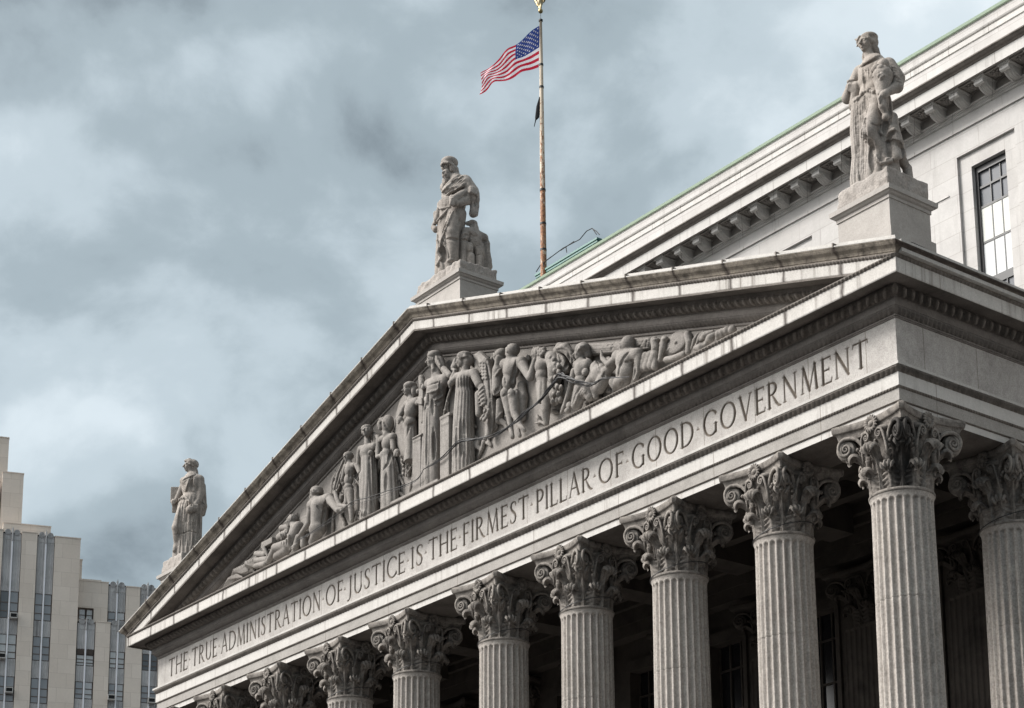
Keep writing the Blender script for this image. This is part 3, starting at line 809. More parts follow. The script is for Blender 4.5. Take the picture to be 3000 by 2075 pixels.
def abacus_mesh():
    b = MB(); lay = [(1.44, .84), (1.44, .885), (1.47, .89), (1.50, .895), (1.56, .91), (1.60, .935), (1.602, .965), (1.62, .985), (1.66, 1.0), (1.71, 1.008), (1.75, 1.0), (1.774, .97), (1.774, .5)]
    P = []
    for z, sc in lay:
        row = []
        for f in range(4):
            ang = math.radians(90*f); er = np.array([math.cos(ang), math.sin(ang)]); et = np.array([-math.sin(ang), math.cos(ang)])
            for s_ in np.linspace(-1, 1, 17):
                A, mid = 1.21, .955
                o = mid + (A-mid)*abs(s_)**1.9; l = s_*(A-.085)
                p = er*(o*sc if z < 1.76 or sc > .8 else o*sc) + et*l*(sc**.6)
                row.append((p[0], p[1], z))
        P.append(row)
    b.grid(np.array(P), closeu=True, flip=False)
    return b.mesh('abacus', M_cap, False)
def rosette_mesh():
    b = MB(); 
    for k in range(16):
        a = k/16*2*math.pi; c, s = math.cos(a), math.sin(a)
        q = []
        for t in np.linspace(0, 1, 5):
            r = .06+.13*t; w = .028*math.sin(math.pi*(.15+.8*t))*1.3; x = .04+.05*math.sin(t*2.6)
            row = []
            for e in np.linspace(0, 2*np.pi, 7)[:-1]:
                l = w*math.cos(e); xo = x+.022*math.sin(e)
                row.append((xo, r*c - l*s, r*s + l*c))
            q.append(row)
        b.grid(np.array(q), closeu=True)
    q = []
    for t in np.linspace(0, math.pi/2, 5):
        a = np.linspace(0, 2*np.pi, 13)[:-1]; r = .085*math.cos(t)
        q.append(np.stack([np.full(12, .03+.09*math.sin(t)), r*np.cos(a), r*np.sin(a)], 1))
    b.grid(np.array(q), closeu=True)
    return b.mesh('rosette', M_cap, True)
CZ = 1.1155
me_shaft, me_ring, me_base, me_cap, me_aba, me_ros = shaft_mesh(), ring_mesh(), base_mesh(), capital_mesh(), abacus_mesh(), rosette_mesh()
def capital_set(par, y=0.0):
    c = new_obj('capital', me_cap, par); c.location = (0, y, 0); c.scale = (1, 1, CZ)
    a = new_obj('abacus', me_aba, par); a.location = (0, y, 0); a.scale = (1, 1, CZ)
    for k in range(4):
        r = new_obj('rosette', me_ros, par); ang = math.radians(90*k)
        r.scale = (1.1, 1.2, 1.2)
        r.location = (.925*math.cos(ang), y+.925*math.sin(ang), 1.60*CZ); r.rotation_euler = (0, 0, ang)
def column(x, y, rot=0.0):
    s = new_obj('column', me_shaft, court); s.location = Vector((x, y, ZN)) - CT
    new_obj('astragal', me_ring, s); new_obj('base', me_base, s)
    capital_set(s)
    return s
cols = [column(x, YC) for x in COLX]
cols += [column(X1, YC+SP), column(-X1, YC+SP)]
def stained_cap():
    mt = M_cap.copy(); mt.name = 'stained_capital_granite'; nt = mt.node_tree; t = NT(nt); bs = nt.nodes['Principled BSDF']
    src = bs.inputs['Base Color'].links[0].from_socket
    tc = t.N('ShaderNodeTexCoord'); sep = t.N('ShaderNodeSeparateXYZ'); t.L(tc.outputs['Object'], sep.inputs[0])
    along = t.m('ADD', t.m('MULTIPLY', sep.outputs[0], .7), t.m('MULTIPLY', sep.outputs[1], -.7))
    side = t.m('ABSOLUTE', t.m('ADD', t.m('MULTIPLY', sep.outputs[0], .7), t.m('MULTIPLY', sep.outputs[1], .7)))
    n = t.noise(t.scale(tc.outputs['Object'], (5, 5, 1.3)), 1.2, 4, .6)
    f = t.m('MULTIPLY', t.maprange(t.m('ADD', side, t.m('MULTIPLY', n, .5)), .62, .42), t.m('GREATER_THAN', along, 0.0))
    t.L(t.mix(t.m('MULTIPLY', f, .85, clamp=True), src, (.012, .011, .011)), bs.inputs['Base Color'])
    return mt
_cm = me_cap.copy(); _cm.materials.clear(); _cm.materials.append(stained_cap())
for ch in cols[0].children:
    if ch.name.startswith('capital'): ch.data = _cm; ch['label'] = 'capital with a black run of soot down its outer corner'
cols[0]['label'] = 'corner column with a black-stained capital'
# pilasters on the porch wall, under plain capitals of the same order in shade-darkened porch stone
def pilaster_mesh():
    b = MB(); xs = []; ds = []
    W = .74; n = 7; pw = 2*W/n
    for k in range(n):
        c = -W + pw*(k+.5)
        for u in np.linspace(-.5, .5, 9)[:-1 if k < n-1 else None]:
            xs.append(c+u*pw); ds.append(.05*math.sqrt(max(0, 1-(u/.38)**2)) if abs(u) < .38 else 0)
    xs, ds = np.array(xs), np.array(ds)
    rows = []
    for z, kx in ((ZB_COL-ZN, 1), (-.12, 1), (-.05, 0), (0, 0)):
        rows.append(np.stack([np.r_[-W, xs, W], np.r_[.45, -0.0+ds*kx, .45], np.full(len(xs)+2, z)], 1))
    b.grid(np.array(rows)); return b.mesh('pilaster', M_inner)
me_pil = pilaster_mesh()
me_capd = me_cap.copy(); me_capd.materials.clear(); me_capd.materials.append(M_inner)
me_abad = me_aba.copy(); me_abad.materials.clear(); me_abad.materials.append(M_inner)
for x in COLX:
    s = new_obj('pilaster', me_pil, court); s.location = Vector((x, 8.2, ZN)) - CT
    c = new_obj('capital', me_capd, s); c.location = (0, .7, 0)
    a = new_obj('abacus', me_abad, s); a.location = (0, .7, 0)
# porch ceiling, wall entablature, wall and its windows
b = MB(); b.box(-19, 19, .6, YB-.3, 0.38, 0.5)
for k in range(5):
    pass
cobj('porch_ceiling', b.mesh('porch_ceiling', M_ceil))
for i, x in enumerate(COLX[:-1]):
    pass
b = MB()
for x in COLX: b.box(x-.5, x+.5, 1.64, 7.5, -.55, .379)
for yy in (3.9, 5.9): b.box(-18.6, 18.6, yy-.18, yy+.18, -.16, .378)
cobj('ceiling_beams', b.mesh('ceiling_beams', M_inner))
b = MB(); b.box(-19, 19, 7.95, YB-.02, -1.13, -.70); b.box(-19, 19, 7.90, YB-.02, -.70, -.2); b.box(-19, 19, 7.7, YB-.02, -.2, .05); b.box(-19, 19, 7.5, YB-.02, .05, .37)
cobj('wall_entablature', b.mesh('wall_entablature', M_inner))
# ------------------------------------------------------------------ main block behind the porch
XL, XR = -12.9, 62.0
def wallobj(name, bld, mat, **kw): return cobj(name, bld.mesh(name, mat), **kw)
WX = [16.42 - SP*k for k in range(-9, 8)]         # window bays
WX = [x for x in WX if x > XL+3]
# wall with real window openings: pieces around each window
WW, WZ0, WZ1 = 0.645, 3.3, 10.03
PZ0, PZ1, PW = 3.0, 10.486, 1.10                       # shallow recessed panel round each window
YW = YB
b = MB()
edges = sorted([x for w in WX for x in (w-PW, w+PW)])
xs = [XL] + edges + [XR]
for i in range(0, len(xs), 2): b.box(xs[i], xs[i+1], YW, YW+.9, PZ0, PZ1)
b.box(XL, XR, YW+.0, YW+.9, PZ1, 11.75)
b.box(XL, XR, YW+.0, YW+.9, 1.0, PZ0)
for w in WX:
    b.box(w-PW, w-WW, YW+.10, YW+.9, PZ0, PZ1); b.box(w+WW, w+PW, YW+.10, YW+.9, PZ0, PZ1)
    b.box(w-WW, w+WW, YW+.10, YW+.9, WZ1, PZ1)
wallobj('upper_wall', b, M_wall)
b = MB(); b.box(XL, XR, YW-.06, YW, 11.26, 11.35); b.box(XL, XR, YW-.03, YW, 11.35, 11.39)
wallobj('string_course', b, M_trim)
# lintel grooves: the little raised frames between the windows
b = MB()
for i in range(len(WX)-1):
    xm = (WX[i]+WX[i+1])/2
    for zt in (10.35,):
        b.box(xm-.62, xm+.62, YW-.035, YW, 9.36, 9.40)
wallobj('wall_label_courses', b, M_trim)
def prof_long(name, prof, mat, smooth=False):
    """prof (y offset in front of wall, z) bottom to top"""
    b = MB(); P = np.array([[(XL-max(o, 0), YW-o, z), (XR, YW-o, z)] for o, z in prof])
    b.grid(P)
    P = np.array([[(XL-max(o, 0), YW+30, z), (XL-max(o, 0), YW-o, z)] for o, z in prof]); b.grid(P)
    return cobj(name, b.mesh(name, mat, smooth))
prof_long('bed_moulding', [(0, 11.70), (.05, 11.72), (.07, 11.76), (.12, 11.78), (.13, 11.82), (.19, 11.82), (.20, 11.85), (.15, 11.86)], M_trim)
prof_long('modillion_band', [(.15, 11.86), (.15, 12.17)], M_bed2)
prof_long('upper_soffit', [(.15, 12.17), (.86, 12.17), (.86, 12.12), (.95, 12.12)], M_bed2)
prof_long('upper_corona', [(.95, 12.12), (.95, 12.48)], M_trim)
prof_long('upper_sima', [(.95, 12.48), (.98, 12.49), (1.0, 12.52), (1.06, 12.55), (1.11, 12.60), (1.14, 12.62), (1.14, 12.66)], M_orn)
prof_long('upper_cornice_slope', [(1.14, 12.66), (.35, 12.85)], M_cope)
prof_long('upper_parapet', [(.20, 12.8), (.20, 13.79)], M_wall)
prof_long('parapet_ledge', [(.20, 13.79), (.235, 13.80), (.235, 13.97), (.21, 13.98), (.27, 14.01), (.29, 14.05), (.23, 14.08)], M_trim)
prof_long('parapet_top_course', [(.23, 14.08), (.23, 14.39)], M_wall)
prof_long('copper_gutter', [(.23, 14.39), (.30, 14.395), (.33, 14.47), (.20, 14.48), (.0, 14.49)], M_green)
b = MB(); b.box(XL, XR, YW+.3, YW+30, 14.3, 14.4); wallobj('flat_roof', b, M_roof)
b = MB(); b.box(XL, XL+.9, YW+.91, YW+30, -15, 11.75); b.box(XL, XR, YW+.0, YW+.9, ZG, ZG+1); wallobj('side_wall', b, M_wall)
# modillions and coffers
def modillion_mesh():
    b = MB(); w = .165
    prof = [(.0, -.05), (.10, -.05), (.22, -.03), (.34, .03), (.42, .11), (.46, .12), (.50, .075), (.56, .06), (.61, .085), (.625, .13), (.60, .165), (.61, .17), (.61, .31), (.0, .31)]
    # side outline (o, z), extruded across x
    n = len(prof)
    for sx in (-1, 1):
        b.add([(sx*w, -o, z) for o, z in prof], [list(range(n))[::sx]])
    P = np.array([[(-w, -o, z), (w, -o, z)] for o, z in prof]); b.grid(P)
    # acanthus leaf under the scroll
    q = []
    for t in np.linspace(0, 1, 13):
        o = .02+.44*t; z = np.interp(o, [0, .10, .22, .34, .42, .46], [-.05, -.05, -.03, .03, .11, .12])
        q.append([(u*.13*(.8+.25*abs(math.sin(t*15))), -o-.0, z - .012 - .022*math.cos(u*7.5)) for u in np.linspace(-1, 1, 11)])
    b.grid(np.array(q), flip=True)
    # cap moulding
    b.box(-w-.03, w+.03, -.65, 0, .222, .245); b.box(-w-.055, w+.055, -.68, 0, .245, .31)
    return b.mesh('modillion', M_trim)
me_mod = modillion_mesh()
def coffer_mesh():
    b = MB()
    b.box(-.30, .30, -.60, -.56, -.05, 0); b.box(-.30, .30, -.04, 0, -.05, 0); b.box(-.30, -.26, -.56, -.04, -.05, 0); b.box(.26, .30, -.56, -.04, -.05, 0)
    for r, zz, n in ((.16, -.02, 8), (.09, -.045, 6)):
        for k in range(n):
            a = k/n*2*math.pi; c, s = math.cos(a), math.sin(a)
            b.lathe([(.001, zz-.03), (.04, zz-.02), (.05, zz), (.001, zz+.03)], 6, c=(r*c, -.30+r*s), cap=False)
    b.lathe([(.001, -.08), (.04, -.06), (.05, -.03), (.001, 0)], 8, c=(0, -.30), cap=False)
    return b.mesh('coffer_rosette', M_bed2)
me_cof = coffer_mesh()
MP = 0.965
x = 14.826 + .165; xs = []
k0 = int((XL+.3-x)/MP)
for k in range(k0, k0+62):
    xx = x + MP*k
    if xx > 40: break
    o = new_obj('modillion', me_mod, court); o.location = Vector((xx, YW-.15, 11.86)) - CT
    o = new_obj('coffer_rosette', me_cof, court); o.location = Vector((xx+MP/2, YW-.17, 12.168)) - CT
# windows
M_frame = plain('black_window_frame', (0.012, 0.013, 0.016), rough=.45)
M_glass = plain('grey_window_glass', (0.20, 0.21, 0.23), rough=.25, spec=.15)
M_blind = plain('cream_blind', (0.84, 0.85, 0.79), rough=.7)
M_blind2 = plain('white_blind', (0.82, 0.84, 0.84), rough=.7)
def window_meshes():
    f = MB(); w = WW; y0 = .30; z0, z1 = WZ0, WZ1
    f.box(-w, -w+.11, y0-.05, y0+.1, z0, z1); f.box(w-.03, w, y0-.05, y0+.1, z0, z1); f.box(-w+.11, w-.03, y0-.05, y0+.1, z1-.20, z1)
    for z, h in ((9.33, .035), (8.68, .035), (7.535, .035), (6.24, .13), (5.1, .03), (4.2, .03)):
        f.box(-w+.11, w-.03, y0-.02, y0+.08, z-h, z+h)
    for t in (.36, .69):
        xx = -w+.11+(2*w-.14)*t; f.box(xx-.018, xx+.018, y0-.015, y0+.075, z0, z1-.2)
    fr = f.mesh('frame', M_frame)
    g = MB(); g.box(-w+.09, w-.02, y0+.03, y0+.05, z0, z1-.1); gl = g.mesh('pane', M_glass)
    c = MB(); c.box(-w+.10, w-.03, y0-.004, y0+.02, 7.56, 8.66); bl = c.mesh('blind', M_blind)
    c = MB(); c.box(-w+.10, w-.03, y0-.003, y0+.021, 6.3, 7.52); bl2 = c.mesh('blind', M_blind2)
    return fr, gl, bl, bl2
fr, gl, bl, bl2 = window_meshes()
for w in WX:
    if w > 34: continue
    o = new_obj('window', gl, court); o.location = Vector((w, YW, 0)) - CT
    new_obj('frame', fr, o); new_obj('blind', bl, o); new_obj('blind', bl2, o)
# wall inside the porch with its dark doors and windows
b = MB(); xs = [XL] ; 
PWX = [x for x in [X1 - SP*(k+.5) for k in range(9)] if abs(x) < 17]
lx = -18.6
for i, w in enumerate(sorted(PWX)):
    b.box(lx, w-.78, YW-.02, YW+.8, ZB_COL, -1.13); lx = w+.78
    b.box(w-.78, w+.78, YW-.02, YW+.8, -2.25, -1.13)
b.box(lx, 19.0, YW-.02, YW+.8, ZB_COL, -1.13)
b.box(-18.6, 19.0, YW-.03, YW+.8, -1.13, 1.0)
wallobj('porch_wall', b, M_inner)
b = MB(); b.box(19.0, XR, YW, YW+.9, ZB_COL, 1.0); wallobj('lower_wall', b, M_wall)
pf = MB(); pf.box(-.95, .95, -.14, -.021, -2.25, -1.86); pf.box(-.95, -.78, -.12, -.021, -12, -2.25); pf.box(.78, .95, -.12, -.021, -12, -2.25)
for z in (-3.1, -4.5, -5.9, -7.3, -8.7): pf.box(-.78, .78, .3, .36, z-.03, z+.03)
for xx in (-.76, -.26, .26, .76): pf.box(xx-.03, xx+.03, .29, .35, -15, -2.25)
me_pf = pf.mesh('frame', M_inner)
pg = MB(); pg.box(-.78, .78, .36, .38, -15, -2.25); me_pg = pg.mesh('pane', plain('dark_pane', (0.02, 0.02, 0.022), rough=.15))
for w in PWX:
    o = new_obj('porch_window', me_pg, court); o.location = Vector((w, YW, 0)) - CT
    new_obj('frame', me_pf, o)
# pedestals of the three roof statues
def pedestal(x0, x1, y0, D, zb, zc, ptop, steps=False):
    b = MB(); b.box(x0, x1, y0, y0+D, zb, zc)
    b.box(x0-.03, x1+.03, y0-.03, y0+D+.03, zc-.14, zc-.06)
    me = b.mesh('pedestal', M_ped); o = cobj('pedestal', me)
    c = MB(); P = []
    for o_, z in ((0, zc-.06), (.07, zc-.02), (.10, zc+.02), (.15, zc+.03), (.16, zc+.15), (.13, zc+.17), (.0, zc+.19)):
        P.append([(x0-o_, y0-o_, z), (x1+o_, y0-o_, z), (x1+o_, y0+D+o_, z), (x0-o_, y0+D+o_, z)])
    c.grid(np.array(P), closeu=True); c.f.append([c.n-4, c.n-3, c.n-2, c.n-1])
    new_obj('cap_moulding', c.mesh('cap_moulding', M_ped), o)
    return o
PY0 = 0.006
pedestal(-1.28, 1.28, PY0, 1.52, 8.0, 9.68, 10.26)
pedestal(18.24, 20.01, PY0, 1.52, 3.5, 4.56, 5.305)
pedestal(-20.01, -18.24, PY0, 1.52, 2.5, 4.56, 5.305)
b = MB(); b.box(18.16, 20.09, PY0-.08, PY0+1.60, 2.4, 3.62); cobj('pedestal_foot', b.mesh('pedestal_foot', M_ped))
b = MB(); b.box(-20.09, -18.16, PY0-.08, PY0+1.60, 2.4, 3.2); cobj('pedestal_foot', b.mesh('pedestal_foot', M_ped))
# podium and steps under the porch
b = MB(); b.box(-20.5, 20.5, -.6, YW+.9, ZG, ZB_COL-.3)
for k in range(12):
    b.box(-20.5, 20.5, -.6-.36*(k+1), -.6-.36*k, ZG, ZB_COL-.3-.3*(k+1)+.0)
cobj('podium', b.mesh('podium', M_wall))
# ground
me = mesh_np('ground', [(-1500, -1500, ZG), (1500, -1500, ZG), (1500, 1500, ZG), (-1500, 1500, ZG)], [(0, 1, 2, 3)], plain('asphalt', (0.05, 0.05, 0.052), rough=.9, noise=(.3, .5, (.065, .063, .06))))
new_obj('ground', me, kind='structure')
# ------------------------------------------------------------------ stepped limestone tower far to the left
TO = Vector((-83.43, 21.75, ZG))
tower = empty('tower', TO, 'stepped cream limestone office tower with grey metal window bays, behind the left end', 'office tower')
tower.rotation_euler = (0, 0, math.atan2(0.94815316, 0.31781376))
# local frame: x along the front (to the right), y into the building, z up from the ground
M_lime = stone('cream_limestone', (1.14, 1.01, 0.89), dirt=(.50, .42, .34), blotch=.16, streak=.18, speck=.06, ashlar=(1.12, 1.35, .55), grain=6, bump=.05, obj_coord=True, blot_scale=.25, streak_w=1.2)
M_metal = stone('weathered_grey_metal', (0.80, 0.79, 0.79), dirt=(.26, .25, .25), blotch=.45, streak=.8, speck=.10, grain=5, bump=.1, obj_coord=True, blot_scale=.5, streak_w=3.0, rough=.6)
M_mull = plain('bright_metal_mullion', (1.2, 1.2, 1.25), rough=.4)
M_tglass = plain('blue_grey_glass', (0.46, 0.49, 0.52), rough=.12, spec=.4, noise=(.35, .6, (.34, .36, .39)))
GLS = [M_tglass, M_tglass, plain('dark_grey_glass', (0.16, 0.175, 0.19), rough=.1, spec=.6), plain('light_reflecting_glass', (0.72, 0.74, 0.76), rough=.1, spec=.6)]
M_tblind = plain('window_blind_pale', (0.74, 0.77, 0.78), rough=.4)
M_tframe = plain('bronze_window_frame', (0.16, 0.12, 0.10), rough=.5)
M_dark = plain('dark_opening', (0.02, 0.02, 0.022), rough=.8)
def tpart(name, b, mat, parent=tower, smooth=False): return new_obj(name, b.mesh(name, mat, smooth), parent)
DP = 12.0
def mass(x0, x1, y0, z1, z0=0.0, y1=DP):
    b = MB(); b.box(x0, x1, y0, y1, z0, z1)
    b.box(x0-.03, x1+.03, y0-.04, y0+.6, z1, z1+.07)
    return tpart('limestone_mass', b, M_lime)
mass(-16, -3.40, 4.0, 57.6, y1=18); mass(-3.80, -2.26, 2.5, 54.25, z0=40); mass(-16, -3.9, 2.9, 53.6, z0=40)
mass(-3.64, -0.18, 1.0, 49.7, z0=30); mass(-2.30, -1.19, 0.0, 48.78, y1=1.0); mass(0.09, 1.96, 0.0, 48.65)
mass(-16, -3.66, 0.0, 48.8)
mass(1.96, 2.28, 1.6, 47.5, z0=30); mass(3.22, 4.24, 1.0, 45.68); mass(1.97, 3.22, 1.0, 45.68, z0=43.58); mass(1.97, 3.22, 1.3, 42.7, z0=20)
mass(5.57, 6.62, 1.0, 45.5); mass(7.76, 12.0, 1.0, 45.5)
mass(3.32, 4.40, 0.0, 42.25, y1=1.0); mass(5.56, 6.80, 0.0, 42.3, y1=1.0); mass(8.0, 12.0, 0.0, 42.3, y1=1.0)
b = MB(); b.box(1.97, 3.7, 1.0, 1.9, 45.68, 45.85); tpart('roof_coping', b, M_lime)
def ribbed(x0, x1, z0, z1, y, name='spandrel_panel', mat=None, par=tower):
    n = max(8, int((x1-x0)/.02)); xs = np.linspace(x0, x1, n); t = (xs-x0)/(x1-x0)
    d = .045*np.abs(np.sin(t*np.pi*3.5)) + .02*np.cos(t*np.pi*14)
    zb = z0 - .05*np.abs(np.sin(t*np.pi*3.0))
    P = np.stack([np.stack([xs, np.full(n, y)-d, zb], 1), np.stack([xs, np.full(n, y)-d, np.full(n, z1)], 1)])
    b = MB(); b.grid(P); P2 = P[:1].copy(); P3 = P2.copy(); P3[..., 1] = y+.1; b.grid(np.concatenate([P3, P2]))
    return tpart(name, b, mat or M_metal, par)
def win(x0, x1, z0, z1, y, blind=False, bars=(.42, .74)):
    f = MB(); w = .035
    f.box(x0, x1, y-.03, y+.05, z0, z0+w); f.box(x0, x1, y-.03, y+.05, z1-w, z1); f.box(x0, x0+w, y-.03, y+.05, z0+w, z1-w); f.box(x1-w, x1, y-.03, y+.05, z0+w, z1-w)
    for t in bars: zz = z0+(z1-z0)*(1-t); f.box(x0+w, x1-w, y-.035, y+.04, zz-.028, zz+.028)
    o = tpart('window', f, M_tframe)
    g = MB(); g.box(x0+w, x1-w, y+.0, y+.02, z0+w, z1-w); new_obj('pane', g.mesh('pane', M_tblind if blind else random.choice(GLS)), o)
    return o
def bay(x0, x1, ztop, y, floors, crest_to, louv=False, blinds=()):
    xm = (x0+x1)/2; b = MB()
    b.box(xm-.055, xm+.055, y-.16, y, 5, ztop-.75); tpart('mullion', b, M_mull)
    b = MB(); b.box(x0, x1, y+.05, y+.3, 5, ztop-.2); tpart('bay_backing', b, M_dark)
    for s, (a, c) in enumerate(((x0+.02, xm-.05), (xm+.05, x1-.02))):
        ribbed(a, c, crest_to, ztop-.35, y, 'crest_panel')
        for i, (w1, w0) in enumerate(floors):
            win(a, c, w0, w1, y, (i, s) in blinds)
            nxt = floors[i+1][0] if i+1 < len(floors) else w0-1.2
            ribbed(a, c, nxt+.03, w0-.03, y)
    # scrolled crest
    b = MB()
    for sg in (-1, 1):
        cx = xm + sg*(x1-x0)*.25; cz = ztop-.22
        for r_ in (.20, .13, .06):
            th = np.linspace(0, 2*np.pi, 19); b.tube(np.stack([cx+r_*np.cos(th), np.full(19, y-.10), cz+r_*np.sin(th)], 1), .03, 5)
        q = []
        for r_, off in ((.001, -.07), (.2, -.07), (.22, .0)):
            a = np.linspace(0, 2*np.pi, 17)[:-1]; q.append(np.stack([cx+r_*np.cos(a), np.full(16, y+off), cz+r_*np.sin(a)], 1))
        b.grid(np.array(q), closeu=True)
        b.box(cx-.18, cx+.28*(1 if sg > 0 else .7), y-.05, y+.04, ztop-.8, cz-.1)
    b.box(xm-.06, xm+.06, y-.22, y+.02, ztop-.9, ztop+.05); b.box(xm-.02, xm+.02, y-.26, y-.22, ztop-.9, ztop+.15)
    tpart('scroll_crest', b, M_metal)
FL = [(44.14, 42.06), (40.82, 38.98), (37.62, 35.72), (34.4, 32.5), (31.2, 29.3)]
bay(-3.64, -2.32, 48.95, .18, FL, 44.17, blinds={(1, 1), (1, 0)})
bay(-1.17, 0.07, 48.95, .18, FL, 44.17)
FL2 = [(40.08, 38.80), (37.58, 36.28), (35.05, 33.7), (32.5, 31.2)]
FL3 = [(39.65, 38.83), (37.58, 36.28), (35.05, 33.7), (32.5, 31.2)]
bay(2.0, 3.28, 42.45, .15, FL3, 40.15, blinds={(0, 0), (0, 1)})
bay(4.42, 5.54, 42.5, .15, FL2, 40.12, blinds={(0, 0), (0, 1)})
bay(6.82, 7.98, 42.5, .15, FL2, 40.12)
bay(4.27, 5.55, 45.85, 1.15, [(43.45, 42.0)], 43.5); bay(6.64, 7.74, 45.85, 1.15, [(43.45, 42.0)], 43.5)
b = MB()
for k in range(7): b.box(2.04, 3.24, .10, .16, 39.70+k*.06, 39.735+k*.06)
tpart('louvre', b, M_tframe)
win(2.16, 2.63, 42.72, 43.5, 1.2, bars=(.6,)); win(2.70, 3.16, 42.72, 43.5, 1.2, blind=True, bars=(.6,))
# air conditioners sitting in the windows
def ac(x, z, lab):
    p = tower.matrix_basis @ Vector((x, 0, z)) if False else None
    a = tower.rotation_euler.z; ux = Vector((math.cos(a), math.sin(a), 0)); uy = Vector((-math.sin(a), math.cos(a), 0))
    base = TO + ux*x + uy*(.10) + Vector((0, 0, z-.2))
    e = empty('air_conditioner', base, lab, 'air conditioner', 'air conditioners in the tower windows', a)
    c = MB(); c.box(-.27, .27, -.5, 0, 0, .06); c.box(-.27, .27, -.5, 0, .34, .40); c.box(-.27, -.22, -.5, 0, .06, .34); c.box(.22, .27, -.5, 0, .06, .34)
    new_obj('casing', c.mesh('casing', plain('cream_casing', (.75, .72, .68), rough=.5)), e)
    g = MB(); g.box(-.22, .22, -.46, -.02, .06, .34)
    for k in range(5): g.box(-.22, .22, -.475, -.46, .08+k*.052, .10+k*.052)
    new_obj('grille', g.mesh('grille', M_dark), e)
ac(-2.63, 42.16, 'air conditioner in the uppermost window of the leftmost metal bay')
ac(-3.31, 39.03, 'air conditioner at the left frame edge, middle one of the leftmost bay')
ac(-2.69, 36.48, 'air conditioner lowest in the leftmost metal bay of the cream tower')
ac(4.65, 36.43, 'air conditioner in the bay left of the stone cornice tip')
ac(7.60, 36.39, 'air conditioner half hidden behind the left end of the stone architrave')
